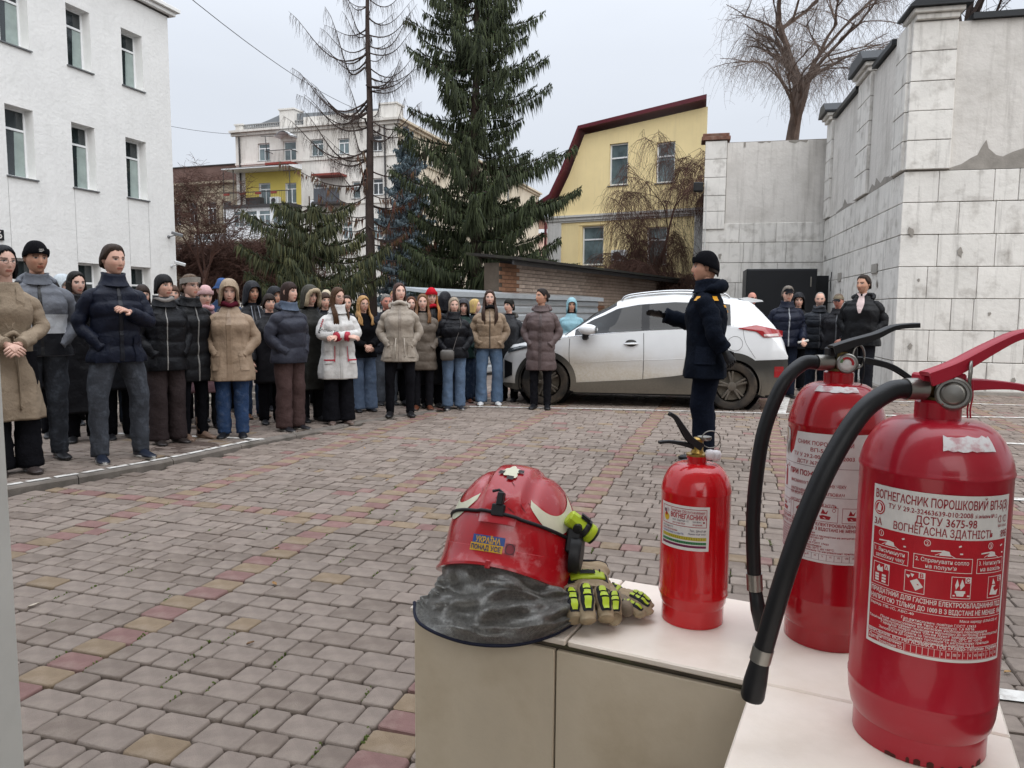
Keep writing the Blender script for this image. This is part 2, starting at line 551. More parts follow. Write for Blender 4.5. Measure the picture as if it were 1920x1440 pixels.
for yy, xx in ((2.50, 1.70), (5.36, 3.55), (7.75, 5.05)):
    strip('painted_bay_line', [(xx - .9, yy + .28), (xx + 1.5, yy - .32), (xx + 5, yy - 1.3)], .085, .006, m_white, pk)
strip('painted_bay_line', [(5.2, 11.6), (9.5, 10.7)], .07, .006, m_white, pk)
# far asphalt / paving beyond the laid blocks
m_far = M('far_paving', '#6b6058', 0.9, var=0.2, scale=3, bump=0.3, bscale=40)
fp = mesh_obj('road', [(-40, 13.2, -.010), (60, 13.2, -.010), (60, 90, -.010), (-40, 90, -.010)], [(0, 1, 2, 3)], m_far)
tag(fp, kind='structure')
# manhole cover on the pavement
mh = MB().lathe([(.30, -.02), (.30, .006), (.285, .008), (.28, .004), (.0, .004)], 40)
for k in range(9):
    a = -.24 + k * .06; hw = math.sqrt(max(0, .26 ** 2 - a * a))
    mh.box((-hw, a - .012, .003), (hw, a + .012, .0075))
o = mh.build('manhole_cover', M('cast_iron', '#5b4e47', .85, metal=.1, var=.3, bump=.4, dirt='#57493d', dscale=9, damt=.6), loc=(-3.10, 6.95, walk_z(7.15) - .001))
tag(o, 'round ribbed cast iron manhole cover set in the pavement beside beige boots', 'manhole cover')

# moss cushions in the joints and a scatter of dry leaves and litter
rm = random.Random(31); mv = MB()
for p in [yard_p[i] for i in order[:900]]:
    if rm.random() < .28 and nz(p[0] * 1.1, p[1] * 1.1, 3) > .0:
        a = -FA; cx, cy = p[0] + math.cos(a) * p[3] / 2, p[1] + math.sin(a) * p[3] / 2
        for q in range(rm.randint(4, 12)):
            x, y, r = cx + rm.gauss(0, .005), cy + rm.gauss(0, .030), rm.uniform(.003, .0065)
            mv.rings([[(x + r * k * math.cos(t), y + r * k * math.sin(t), z) for t in [2 * math.pi * w / 6 for w in range(6)]] for k, z in ((1, -.014), (.9, -.004), (.4, .0015))])
o = mv.build('moss', M('moss_green', '#4a5524', .95, var=.3, scale=60, bump=.6, bscale=400, bdist=.003), yard, True); o['kind'] = 'stuff'
lv = MB()
for k in range(46):
    x, y = rm.uniform(-2.6, 3.2), rm.uniform(1.8, 8.5); L = rm.uniform(.008, .024); a = rm.uniform(0, 6.28); T = Matrix.Translation((x, y, .004)) @ Matrix.Rotation(a, 4, 'Z')
    lv.cc = lin(rm.choice(('#8a6a44', '#a5855a', '#6a5038', '#b5ab9c'))); w = L * rm.uniform(.3, .5)
    lv.grid(lambda u, v: T @ Vector(((u - .5) * 2 * L, (v - .5) * 2 * w * math.sin(math.pi * (u * .9 + .05)), .006 * (2 * v - 1) ** 2 + .004 * u)), 5, 2)
o = lv.build('fallen_leaves', M('dry_leaf', rough=.8, attr=True, var=.2, scale=90), None, True, col=True); tag(o, 'dry brown leaf scraps scattered over the paving', 'leaves', kind='stuff')
# ------------------------------------------------------------------ tiled ledge in the foreground
LZ = 0.89
LA = Vector((-0.16, 1.14)); E1 = Vector((0.898, -0.44)); E2 = Vector((0.44, 0.898))
def led(s, t, z): p = LA + E1 * s + E2 * t; return Vector((p.x, p.y, z))
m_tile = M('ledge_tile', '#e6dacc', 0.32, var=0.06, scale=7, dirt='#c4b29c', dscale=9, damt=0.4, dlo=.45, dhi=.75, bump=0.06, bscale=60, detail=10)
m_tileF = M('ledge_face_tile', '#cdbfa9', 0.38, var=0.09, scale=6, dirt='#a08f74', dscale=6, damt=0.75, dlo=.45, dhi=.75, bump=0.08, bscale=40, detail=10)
m_grout = M('ledge_grout', '#4c443a', 0.95, var=0.3, scale=30, dirt='#4a5a20', dscale=12, damt=.6)
ledge = empty('tiled_ledge', (LA.x, LA.y, 0), 0, 'L-shaped low ledge of beige ceramic tiles carrying the helmet and extinguishers', 'ledge')
def lbox(name, s0, s1, t0, t1, z0, z1, mat, bev=0.0015):
    mb = MB(); mb.box((s0, t0, z0), (s1, t1, z1), bev)
    R = Matrix(((E1.x, E2.x, 0, 0), (E1.y, E2.y, 0, 0), (0, 0, 1, 0), (0, 0, 0, 1)))
    return mb.xform(R).build(name, mat, ledge)
TK = 0.010
# core
lbox('core', 0.012, .79, 0.012, .262, -.05, LZ - TK - .006, m_grout, 0)
lbox('core', .535, .79, -.80, .0119, -.05, LZ - TK - .006, m_grout, 0)
# top tiles (overhang the faces a little)
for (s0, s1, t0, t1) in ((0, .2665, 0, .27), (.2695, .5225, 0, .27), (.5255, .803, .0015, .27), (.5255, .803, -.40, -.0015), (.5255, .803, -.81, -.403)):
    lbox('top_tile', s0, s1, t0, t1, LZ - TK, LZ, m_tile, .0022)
lbox('joint_bed', .006, .797, .006, .264, LZ - TK - .0055, LZ - TK - .0005, m_grout, 0)
lbox('joint_bed', .531, .797, -.80, .0055, LZ - TK - .0055, LZ - TK - .0005, m_grout, 0)
# face tiles
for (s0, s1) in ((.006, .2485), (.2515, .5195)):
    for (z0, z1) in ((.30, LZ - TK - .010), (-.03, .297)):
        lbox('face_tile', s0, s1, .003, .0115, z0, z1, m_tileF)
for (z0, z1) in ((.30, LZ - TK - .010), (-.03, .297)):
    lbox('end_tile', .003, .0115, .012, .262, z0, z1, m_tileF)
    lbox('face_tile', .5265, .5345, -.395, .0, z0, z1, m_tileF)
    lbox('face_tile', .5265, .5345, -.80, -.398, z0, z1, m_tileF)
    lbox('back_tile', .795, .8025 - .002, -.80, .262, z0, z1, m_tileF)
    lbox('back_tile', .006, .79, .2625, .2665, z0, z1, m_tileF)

# door frame post at the left edge of view
m_post = M('white_door_frame', '#b9b8b2', 0.5, var=0.05, scale=8, dirt='#8d8a82', dscale=6, damt=.3)
post = empty('entrance_building', (-.573, .80, 0), 0, 'off-white door frame post of the entrance, at the left edge of the view', 'building')
MB().box((-.052, -.03, 0), (.0, .03, 2.4), .003).build('door_post', m_post, post)
MB().box((-.065, -.045, -.02), (.010, .045, .10), .003).build('plinth', m_post, post)
MB().box((-.034, -.036, .101), (-.024, -.0305, 2.39)).build('seal_strip', M('rubber_seal', '#2a2a2a', .6), post)
m_ent = M('entrance_plaster', '#b5b1aa', .9, var=.06, scale=2, bump=.2, bscale=20)
EW = Matrix.Translation((.585, -1.5, 0))
wall_e = MB()
for (a, b, c, d) in ((-9, -1.0, 0, 9), (-1.0, 1.0, 2.5, 9), (1.0, 9, 0, 9)): wall_e.box((a, -.3, c), (b, 0, d))
wall_e.xform(EW).build('unseen_facade', m_ent, post)  # unseen wall behind the camera, added to dim and bounce light on near faces
MB().box((-1.0, -3.2, .0), (1.0, -3.1, 2.49)).xform(EW).build('unseen_hallway', m_grout, post)  # unseen dark slab behind the doorway, added to cut bounced light

# ------------------------------------------------------------------ printed label canvas wrapped on a cylinder
class Wrap:
    """print laid on a cylinder: x,y in metres on the label, a0 = angle of x=0 right of the viewer's line"""
    def __init__(s, c, R, a0, z0):
        s.c = Vector((c[0], c[1])); s.R = R; s.a0 = a0; s.z0 = z0
        f = -s.c.normalized(); d = -f; r = Vector((d.y, -d.x)); s.f, s.r = f, r
        s.mb = MB(); s.sx = s.sy = 1.0
    def pt(s, x, y, off):
        a = s.a0 + x * s.sx / s.R; R = s.R + off; y = y * s.sy
        p = s.f * math.cos(a) * R + s.r * math.sin(a) * R
        return (p.x, p.y, s.z0 + y)
    def rect(s, x0, y0, x1, y1, col, off=.0006):
        n = max(1, int(abs(x1 - x0) / s.R / RAD(5)) + 1)
        s.mb.cc = lin(col); s.mb.grid(lambda u, v: s.pt(lerp(x0, x1, u), lerp(y0, y1, v), off), n, 1)
    def frame(s, x0, y0, x1, y1, t, col, off=.0007):
        s.rect(x0, y0, x1, y0 + t, col, off); s.rect(x0, y1 - t, x1, y1, col, off)
        s.rect(x0, y0 + t, x0 + t, y1 - t, col, off); s.rect(x1 - t, y0 + t, x1, y1 - t, col, off)
    def poly(s, pts, col, off=.0008):
        s.mb.cc = lin(col); s.mb.add([s.pt(x, y, off) for x, y in pts], [tuple(range(len(pts)))])
    def disc(s, x, y, r, col, off=.0008, n=16): s.poly([(x + r * math.cos(2 * math.pi * k / n), y + r * math.sin(2 * math.pi * k / n)) for k in range(n)], col, off)
    def line(s, x0, y0, x1, y1, t, col, off=.0008):
        d = Vector((x1 - x0, y1 - y0)); n = Vector((-d.y, d.x)).normalized() * t / 2
        s.poly([(x0 + n.x, y0 + n.y), (x1 + n.x, y1 + n.y), (x1 - n.x, y1 - n.y), (x0 - n.x, y0 - n.y)], col, off)
    def text(s, x, y, size, txt, col, width=None, off=.0009, bold=0.01, slant=0.0):
        vs, fs, w = text2d(txt, size, bold)
        k = width / w if width and w > 0 else 1.0
        s.mb.cc = lin(col); s.mb.add([s.pt(x + vx * k, y + vy + slant * vx * k, off) for vx, vy in vs], fs)
    def build(s, name, mat, parent): return s.mb.build(name, mat, parent, col=True, fix=False)

m_red1 = M('red_enamel_bright', '#c0121a', 0.22, var=0.05, scale=9, coat=.6, bump=.02, bscale=30)
m_red2 = M('red_enamel_dark', '#a20f1c', 0.24, var=0.06, scale=9, coat=.5, bump=.02, bscale=30, dirt='#a8505a', dscale=40, damt=.25, dlo=.6, dhi=.8)
m_red3 = M('red_enamel_dusty', '#a01024', 0.30, var=0.07, scale=7, coat=.4, bump=.03, bscale=30, dirt='#b05a66', dscale=30, damt=.2, dlo=.58, dhi=.8)
m_black = M('black_rubber', '#141416', 0.42, var=0.15, scale=30, bump=.05, bscale=200)
m_blackp = M('black_plastic', '#18181a', 0.45, var=0.1, scale=20)
m_steel = M('zinc_steel', '#8f8c86', 0.34, metal=.9, var=.12, scale=30)
m_brass = M('brass', '#a98a4a', 0.32, metal=.9, var=.15, scale=40)
m_brassD = M('aged_brass', '#6b5c3c', 0.45, metal=.8, var=.25, scale=40)
m_glass = M('gauge_glass', '#d8d8d4', 0.12, var=.03)
m_print = M('print_ink', rough=0.45, attr=True, var=.05, scale=60)
m_paper = M('label_white', '#c9c6c0', 0.45, var=.06, scale=40, dirt='#b3a79e', dscale=30, damt=.35)
m_tape = M('white_residue', '#d6d2d0', 0.6, var=.1, scale=60, dirt='#b06a70', dscale=60, damt=.7, dlo=.5, dhi=.62)
m_plast = M('white_plastic', '#d9d3d4', 0.35, var=.03)
m_rust = M('chipped_rust', '#4a2018', .8, var=.3, scale=60)

def ext_body(root, c, R, zb, zt, seam_hi, seam_lo, mat, foot=.9, footh=.028):
    """lathe of a fire extinguisher shell from foot ring to neck (world z), with two rolled weld seams"""
    mb = MB(); P = []
    P += [(R * .72, zb + footh + .004), (R * (foot - .02), zb + footh - .004), (R * .95, zb + footh + .004), (R * .985, zb + footh + .016)]
    zz = seam_lo
    P += [(R, zb + footh + .03), (R, zz - .003), (R * 1.008, zz - .0012), (R * 1.008, zz + .0012), (R * .997, zz + .003)]
    n = 6
    for k in range(1, n): P.append((R * .997, lerp(zz + .003, seam_hi - .004, k / n)))
    P += [(R * .997, seam_hi - .003), (R * 1.010, seam_hi - .001), (R * 1.012, seam_hi + .0012), (R, seam_hi + .0035)]
    hd = zt - seam_hi
    for k in range(1, 13):
        a = k / 12 * math.pi / 2
        P.append((lerp(R * .24, R, math.cos(a) ** .62), seam_hi + .0035 + hd * .55 * 0 + (hd - .0035) * (math.sin(a) ** 1.5)))
    o = mb.lathe(P, 64, 0, 0, True, True).build('shell', mat, root, auto=50)
    f = MB().lathe([(R * (foot - .03), zb + .0005), (R * foot, zb + .0005), (R * foot, zb + footh), (R * (foot - .03), zb + footh)], 48, cap0=False, cap1=False)
    f.build('foot_ring', mat, root, auto=40)
    return o
def frame_at(c, yaw=0.0):
    return None

# ---- small bright extinguisher
c1 = (0.281, 1.105); R1 = .0517
e1 = empty('fire_extinguisher', (c1[0], c1[1], 0), 0, 'smallest fire extinguisher, bright red with black levers, between the gloves and the black hoses', 'extinguisher', 'fire extinguishers standing on the ledge')
ext_body(e1, c1, R1, LZ, 1.134, 1.092, .935, m_red1)
MB().lathe([(.0145, 1.126), (.0145, 1.1415), (.016, 1.1415), (.016, 1.1445), (.013, 1.1445)], 24).build('neck', m_red1, e1, auto=40)
mb = MB().lathe([(.0135, 1.1446), (.0165, 1.1446), (.0165, 1.1475), (.010, 1.149), (.0085, 1.153), (.0085, 1.170), (.006, 1.172)], 20)
mb.build('valve', m_brass, e1, auto=40)
def lever(root, pts, w, t, mat, name='lever'):
    """channel shaped squeeze lever: a swept flat bar with folded flanges"""
    P = catmull(pts, 6); rings = []
    for i, p in enumerate(P):
        tt = (P[min(i + 1, len(P) - 1)] - P[max(i - 1, 0)]).normalized()
        side = tt.cross(Vector((0, 0, 1))).normalized(); up = side.cross(tt).normalized()
        k = i / (len(P) - 1); ww = w * lerp(1.0, .72, k) / 2; d = lerp(t * 2.6, t * 1.0, smoothstep(0, .8, k))
        rings.append([p + side * ww * sx + up * uz for sx, uz in ((-1, -d), (-1, t * .7), (-.75, t), (.75, t), (1, t * .7), (1, -d), (.72, -d), (.72, 0), (-.72, 0), (-.72, -d))])
    return MB().rings(rings).build(name, mat, root, auto=40)
lever(e1, [(.006, -.002, 1.160), (-.012, -.004, 1.172), (-.026, -.006, 1.190), (-.036, -.007, 1.203), (-.046, -.008, 1.209)], .013, .0032, m_blackp, 'upper_lever')
lever(e1, [(.0, .0, 1.158), (-.02, -.002, 1.163), (-.043, -.004, 1.166), (-.06, -.006, 1.165)], .010, .0022, m_blackp, 'carry_handle')
MB().lathe([(.009, 1.168), (.0105, 1.1705), (.0105, 1.1735), (.006, 1.1745)], 20, .010, 0).build('pin_seat', m_steel, e1, auto=40)
ring = [(.018 + .014 * math.cos(a), -.006, 1.170 + .013 * math.sin(a)) for a in [2 * math.pi * k / 20 for k in range(21)]]
MB().tube(ring, .0009, 6, False).build('pin_ring', m_steel, e1, True)
mb = MB()
for dx, dz in ((.0, 0), (.009, -.001)):
    mb.lathe([(.001, -.009), (.006, -.0075), (.0075, -.003), (.0078, .002), (.006, .006), (.001, .0075)], 14, mat=Matrix.Translation((.016 + dx, -.012, 1.1485 + dz)))
mb.build('plastic_plug', m_plast, e1, True)
w = Wrap(c1, R1, RAD(-66), 1.012); w.sx = .966
W_, H_ = .083, .066
w.rect(0, 0, W_, H_, '#d5d2cd', .0005); lab = w.build('label', m_print, e1)
w = Wrap(c1, R1, RAD(-66), 1.012); w.sx = .966
rd, bk = '#a3182a', '#4a4450'
w.frame(.004, .035, W_ - .004, H_ - .004, .0009, rd)
w.text(.022, .0555, .0058, 'Технічне Обслуговування', rd, .054)
w.text(.022, .0468, .0100, 'ВОГНЕГАСНИКА', rd, .0565, bold=.03)
w.text(.026, .0425, .0036, 'вул. Зарічна 12', bk, .026); w.text(.026, .0382, .0036, 'наступне 2024', rd, .021)
w.text(.058, .0425, .0036, 'тел./факс', bk, .013); w.text(.058, .0382, .0036, 'водяний', rd, .014); w.disc(.0745, .043, .0015, '#8c1420')
w.disc(.0105, .054, .003, '#57424a'); w.disc(.0155, .055, .0032, '#b9a4a6'); w.disc(.0135, .045, .0058, '#c9a630'); w.disc(.0125, .049, .0026, '#a03020', .0009)
w.text(.005, .0305, .0038, 'Дата останнього ТО', bk, .022); w.text(.005, .0265, .0038, 'Наступне обслуговування', rd, .03); w.text(.005, .0225, .0038, 'відповідальна особа ПБ', '#3a4a8a', .04)
w.text(.054, .0285, .0046, 'Тел.: 209-07-89', bk, .024); w.text(.052, .0242, .0034, 'Ліцензія АВ № 593467', bk, .026)
w.rect(.004, .0155, W_ - .004, .0205, '#b3a437'); w.rect(.004, .0095, W_ - .004, .0135, '#3f7d50'); w.rect(.004, .0045, W_ - .004, .0080, '#6d1e46')
for k in range(16):
    x = .021 + k * .0036; w.rect(x, .0165, x + .0007, .0198, '#6f6420', .0009); w.rect(x, .0103, x + .0012, .0126, '#2c5038', .0009)
w.build('print', m_print, lab)

# ---- middle extinguisher with big white label and black levers
c2 = (0.462, 1.045); R2 = .0640
e2 = empty('fire_extinguisher', (c2[0], c2[1], 0), 0, 'dark red fire extinguisher with black levers and torn white paper label, behind the largest one', 'extinguisher', 'fire extinguishers standing on the ledge')
ext_body(e2, c2, R2, LZ, 1.263, 1.205, .960, m_red2)
VR = Matrix.Rotation(0, 4, 'Z')
MB().lathe([(.020, 1.255), (.020, 1.277), (.017, 1.279)], 28).build('neck', m_red2, e2, auto=40)
mb = MB().lathe([(.0155, 1.2792), (.0155, 1.2825), (.0115, 1.284), (.0115, 1.306), (.007, 1.308)], 20)
mb.lathe([(.0085, 0), (.0085, .02), (.0095, .02), (.0095, .024)], 16, mat=Matrix.Translation((-.008, -.002, 1.2905)) @ Matrix.Rotation(RAD(-90), 4, 'Y'))
mb.build('valve', m_brassD, e2, auto=40)
def gauge(root, p, r, mat, face, needle=True):
    f = Vector((-p[0] - root.location.x, -p[1] - root.location.y, 0)).normalized()
    q = Vector((0, 0, 1)).rotation_difference(Vector((f.x, f.y, .05))).to_matrix().to_4x4()
    T = Matrix.Translation(p) @ q
    g = MB().lathe([(r * .5, -.014), (r * .55, -.004), (r, -.003), (r, .004), (r * .9, .0055), (r * .86, .004)], 32, mat=T).build('gauge', mat, root, auto=40)
    MB().lathe([(r * .86, .0035), (r * .5, .0048), (.0002, .0054)], 32, mat=T).build('dial', face, g, True)
    if needle:
        mb = MB()
        for a0, a1, cc in ((40, 110, '#a02026'), (110, 150, '#5a7a50'), (-40, 40, '#a02026')):
            mb.cc = lin(cc)
            mb.grid(lambda u, v: T @ Vector((math.cos(RAD(lerp(a0, a1, u))) * r * lerp(.42, .66, v), math.sin(RAD(lerp(a0, a1, u))) * r * lerp(.42, .66, v), .0058)), 5, 1)
        mb.build('dial_print', m_print, g, col=True, fix=False)
gauge(e2, (.0035, -.0165, 1.2905), .0140, m_steel, m_glass)
lever(e2, [(-.018, -.012, 1.312), (.01, -.010, 1.321), (.045, -.004, 1.330), (.075, .002, 1.341), (.112, .010, 1.344)], .018, .0035, m_blackp, 'upper_lever')
MB().box((-.019, -.009, 1.297), (.022, .009, 1.3125), .002).build('lever_bracket', m_blackp, e2)
lever(e2, [(.012, .0, 1.297), (.04, .002, 1.295), (.075, .004, 1.286), (.105, .006, 1.268), (.12, .007, 1.258)], .014, .003, m_blackp, 'carry_handle')
ring = [(.021 + .010 * math.cos(a), -.012 + .004 * math.cos(a), 1.3 + .016 * math.sin(a)) for a in [2 * math.pi * k / 22 for k in range(23)]]
MB().tube(ring, .0016, 6, False).build('pin_ring', m_steel, e2, True)
MB().tube(catmull([(.026, -.015, 1.298), (.028, -.016, 1.28), (.025, -.017, 1.262), (.027, -.016, 1.25)], 4), .0011, 6).build('seal_wire', m_blackp, e2, True)
def hose(root, pts, r, name='hose', n=16, samples=12, mat=None):
    P = catmull(pts, samples)
    return MB().tube(P, r, n).build(name, mat or m_black, root, True)
def sub(p, root): return Vector(p) - root.location
hp = [(.425, 1.038, 1.2912), (.405, 1.033, 1.289), (.375, 1.022, 1.262), (.352, 1.02, 1.20), (.343, 1.02, 1.13), (.341, 1.02, 1.06), (.346, 1.02, .985)]
hose(e2, [sub(p, e2) for p in hp], .0098)
MB().tube([sub((.449, 1.042, 1.2908), e2), sub((.426, 1.038, 1.2912), e2)], .0108, 20).build('hose_ferrule', m_steel, e2, auto=40)
P2 = [sub((.3455, 1.02, .992), e2), sub((.3475, 1.02, .968), e2)]
MB().tube(P2, .0110, 20).build('hose_clip', m_steel, e2, auto=40)
MB().tube([sub((.347, 1.02, .974), e2), sub((.353, 1.02, .94), e2), sub((.362, 1.018, .912), e2)], [.0088, .0105, .0125], 18).build('nozzle', m_black, e2, True)
w = Wrap(c2, R2, RAD(-88), 1.018); w.sx = .871
W_, H_ = .170, .180
# paper with a torn bite at the top left
pts = []
top = [(0, H_), (.026, H_ - .001), (.030, H_ - .012), (.026, H_ - .030), (.034, H_ - .037), (.043, H_ - .028), (.047, H_ - .012), (.05, H_ - .002), (W_, H_)]
def torn(x): return interp(x, [p[0] for p in top], [p[1] for p in top])
w.mb.cc = lin('#d8d5d2')
w.mb.grid(lambda u, v: w.pt(u * W_, v * torn(u * W_), .0005), 68, 2)
lab = w.build('label', m_print, e2)
w.mb = MB(); w.mb.cc = lin('#b9ad9a')
w.mb.grid(lambda u, v: w.pt(.0255 + .007 * u + .006 * v, H_ - .016 + .017 * v, .003 + .004 * v), 4, 4)
w.mb.grid(lambda u, v: w.pt(.016 + .010 * u + .004 * v, H_ - .036 + .018 * v, .0012 + .0035 * u), 4, 4)
w.build('torn_flap', m_print, lab)
w = Wrap(c2, R2, RAD(-88), 1.018); w.sx = .871
rd = '#9c2028'
X0 = .052
w.rect(.004, H_ - .048, W_ - .003, H_ - .0474, '#7a5055'); w.rect(.004, H_ - .088, W_ - .003, H_ - .0875, '#7a5055')
w.text(.008, H_ - .018, .006, 'ВОГНЕ', rd, .016)
w.disc(.0065, H_ - .021, .005, rd); w.disc(.0065, H_ - .021, .0036, '#d8d5d2', .0009); w.rect(.004, H_ - .022, .009, H_ - .020, rd, .001)
w.text(X0, H_ - .018, .0078, 'СНИК ПОРОШКОВИЙ', rd, .088); w.text(X0 + .024, H_ - .027, .0072, 'ВП-5 (3)', rd, .034)
w.text(X0 - .008, H_ - .036, .0072, 'ТУ У 29.2-00167-001-2003', rd, .098); w.text(X0, H_ - .045, .0072, 'ДСТУ 3675-98', rd, .05)
w.text(X0 - .016, H_ - .062, .0098, 'ПРИ ПОЖЕЖІ:', rd, .068, bold=.03)
for yy, tt, ww in ((.070, 'ВИСМИКНУТИ ЗАПОБІЖНУ ЧЕКУ', .092), (.0815, 'НАПРАВИТИ РОЗПИЛЮВАЧ', .09), (.0865, 'НА ВОГОНЬ', .036), (.0975, 'НАТИСНУТИ НА ВАЖІЛЬ', .08)):
    w.text(X0 - .012, H_ - yy - .004, .0060, tt, rd, ww)
w.rect(.018, H_ - .088 + .004, .026, H_ - .060, rd); w.rect(.020, H_ - .060, .024, H_ - .056, rd); w.line(.016, H_ - .058, .03, H_ - .052, .0012, rd); w.line(.016, H_ - .055, .024, H_ - .056, .001, rd)
for x, y in ((.012, H_ - .052), (.030, H_ - .053), (.011, H_ - .069)): w.disc(x, y, .0025, rd); w.disc(x, y, .0017, '#d8d5d2', .0009)
for k in range(4):
    x = .008 + k * .040; w.frame(x, H_ - .122, x + .034, H_ - .101, .0006, rd)
    w.disc(x + .028, H_ - .105, .0026, rd); w.disc(x + .028, H_ - .105, .0019, '#d8d5d2', .0009)
    if k == 1: w.poly([(x + .006, H_ - .110), (x + .014, H_ - .104), (x + .024, H_ - .114), (x + .016, H_ - .119)], rd)
    else: w.poly([(x + .009, H_ - .1185), (x + .022, H_ - .1185), (x + .024, H_ - .114), (x + .012, H_ - .1125), (x + .007, H_ - .114)], rd); w.poly([(x + .009, H_ - .111), (x + .012, H_ - .104), (x + .016, H_ - .109), (x + .02, H_ - .105), (x + .018, H_ - .111)], rd)
w.text(.004, H_ - .128, .0058, 'ПРИДАТНИЙ ДЛЯ ГАСІННЯ ЕЛЕКТРООБЛАДНАННЯ', rd, .158, bold=.025); w.text(.004, H_ - .1345, .0058, 'НАПРУГОЮ ТІЛЬКИ ДО 1000 В З ВІДСТАНІ НЕ МЕНШЕ 1М', rd, .16, bold=.025)
small = ['Забороняється повторне використання', 'Після застосування зарядити згідно з паспортом на вогнегасник', 'Порошок П-2АПМ, ТУ У6-05766362.001-97', 'Маса вогнегасного порошку 5,0±0,1 кг', 'Перед підзарядкою перевірити за ГОСТ 17433', 'Гарантія тільки від заводу виробника',
         'Експлуатація при температурі від -20°С до +50°С', 'Зберігати від дії сонячних променів та нагрівальних приладів', 'Гасити з відстані 2-3 м', 'Робочий тиск у корпусі 1,6 МПа']
for i, t in enumerate(small): w.text(.006 + .004 * (i % 3), H_ - .1400 - i * .0036, .0036, t, rd, min(.15, .0024 * len(t)), bold=.02)
for i in range(12):
    x = .03 + i * .0112; w.frame(x, .0035, x + .0112, .0125, .0003, '#7a4046')
    if 1 < i: w.text(x + .004, .0082, .004, ('I', 'II', 'III', 'IV', 'V', 'VI', 'VII', 'VIII', 'IX', 'X', 'XI', 'XII')[i - 2 if i > 1 else 0], rd)
w.build('print', m_print, lab)
# tape residue on the shoulder
def shoulder_patch(root, c, R, hi, zt, a0, a1, k0, k1, name, mat, seed):
    f = -Vector((c[0], c[1])).normalized(); d = -f; r = Vector((d.y, -d.x)); mb = MB(); hd = zt - hi; rr = random.Random(seed)
    e = [rr.uniform(-.012, .012) for _ in range(13)]; e2_ = [rr.uniform(-.02, .02) for _ in range(13)]
    def fn(u, v):
        ang = lerp(a0, a1, u); i = int(round(u * 12)); kk = lerp(k0 + e[i], k1 + e2_[i], v); a = kk * math.pi / 2
        q = lerp(R * .24, R, math.cos(a) ** .62) + .0006; z = hi + .0035 + (hd - .0035) * (math.sin(a) ** 1.5) + .0008
        p = f * math.cos(ang) * q + r * math.sin(ang) * q; return (p.x, p.y, z)
    return mb.grid(fn, 12, 6).build(name, mat, root, True)
shoulder_patch(e2, c2, R2, 1.205, 1.263, RAD(-38), RAD(34), .66, .80, 'tape_residue', m_tape, 3)

# ---- largest extinguisher, nearest
c3 = (0.4575, 0.79); R3 = .0735
e3 = empty('fire_extinguisher', (c3[0], c3[1], 0), 0, 'largest fire extinguisher with red levers and red and white instruction label, nearest the viewer', 'extinguisher', 'fire extinguishers standing on the ledge')
ext_body(e3, c3, R3, LZ, 1.2495, 1.196, .955, m_red3)
mb = MB(); rr = random.Random(5)
for k in range(16):
    a = RAD(-150 + rr.uniform(0, 140)); q = R3 * .902; zz = LZ + .0005
    hh = rr.uniform(.003, .008); da = rr.uniform(.04, .12)
    mb.grid(lambda u, v: (q * math.cos(a + da * u), q * math.sin(a + da * u), zz + hh * v * (1 - .6 * abs(u - .5))), 3, 1)
mb.build('chipped_paint', m_rust, e3)
MB().lathe([(.0225, 1.240), (.0225, 1.2665), (.020, 1.269)], 28).build('neck', m_red3, e3, auto=40)
mb = MB().lathe([(.017, 1.2692), (.017, 1.272), (.013, 1.274), (.013, 1.292), (.008, 1.294)], 20)
mb.lathe([(.0085, 0), (.0085, .022), (.0105, .022), (.0105, .03)], 16, mat=Matrix.Translation((-.004, -.004, 1.281)) @ Matrix.Rotation(RAD(-90), 4, 'Y'))
mb.build('valve', m_brassD, e3, auto=40)
gauge(e3, (.0025, -.0215, 1.2775), .0172, m_steel, m_steel, False)
m_redp = M('red_lever_paint', '#a81a30', 0.4, var=.08, scale=20)
lever(e3, [(-.026, -.018, 1.296), (.004, -.016, 1.307), (.042, -.010, 1.325), (.078, -.004, 1.339), (.12, .004, 1.343)], .019, .0042, m_redp, 'upper_lever')
MB().box((-.026, -.013, 1.284), (.022, .010, 1.2975), .002).build('lever_bracket', m_redp, e3)
lever(e3, [(.018, -.008, 1.289), (.045, -.006, 1.288), (.08, -.003, 1.284), (.115, .0, 1.276)], .016, .0035, m_redp, 'carry_handle')
ring = [(.020 + .006 * math.cos(a), -.020 + .009 * math.cos(a), 1.297 + .0145 * math.sin(a)) for a in [2 * math.pi * k / 22 for k in range(23)]]
MB().tube(ring, .0017, 6, False).build('pin_ring', m_steel, e3, True)
mb = MB()
for dx in (0, .003):
    mb.tube(catmull([(.018 + dx, -.022, 1.292), (.019 + dx, -.023, 1.275), (.0175 + dx, -.023, 1.262), (.019 + dx, -.022, 1.252)], 4), .0009, 5)
mb.build('seal_thread', m_redp, e3)
hp = [(.418, .782, 1.2805), (.398, .776, 1.2785), (.365, .766, 1.258), (.335, .757, 1.216), (.311, .752, 1.165), (.292, .752, 1.105), (.279, .757, 1.045), (.271, .762, 1.0)]
hose(e3, [sub(p, e3) for p in hp], .0103)
MB().tube([sub((.438, .785, 1.2808), e3), sub((.417, .782, 1.2806), e3)], .0117, 20).build('hose_ferrule', m_steel, e3, auto=40)
MB().tube([sub((.2715, .762, 1.003), e3), sub((.2685, .763, .988), e3)], .0112, 20).build('hose_clip', m_steel, e3, auto=40)
MB().tube([sub((.269, .763, .990), e3), sub((.265, .764, .965), e3), sub((.2625, .764, .948), e3), sub((.262, .764, .944), e3)], [.0098, .0122, .0125, .011], 20).build('nozzle', m_black, e3, auto=60)
A0 = RAD(-46); W_, H_ = .160, .168; ZL = 1.010
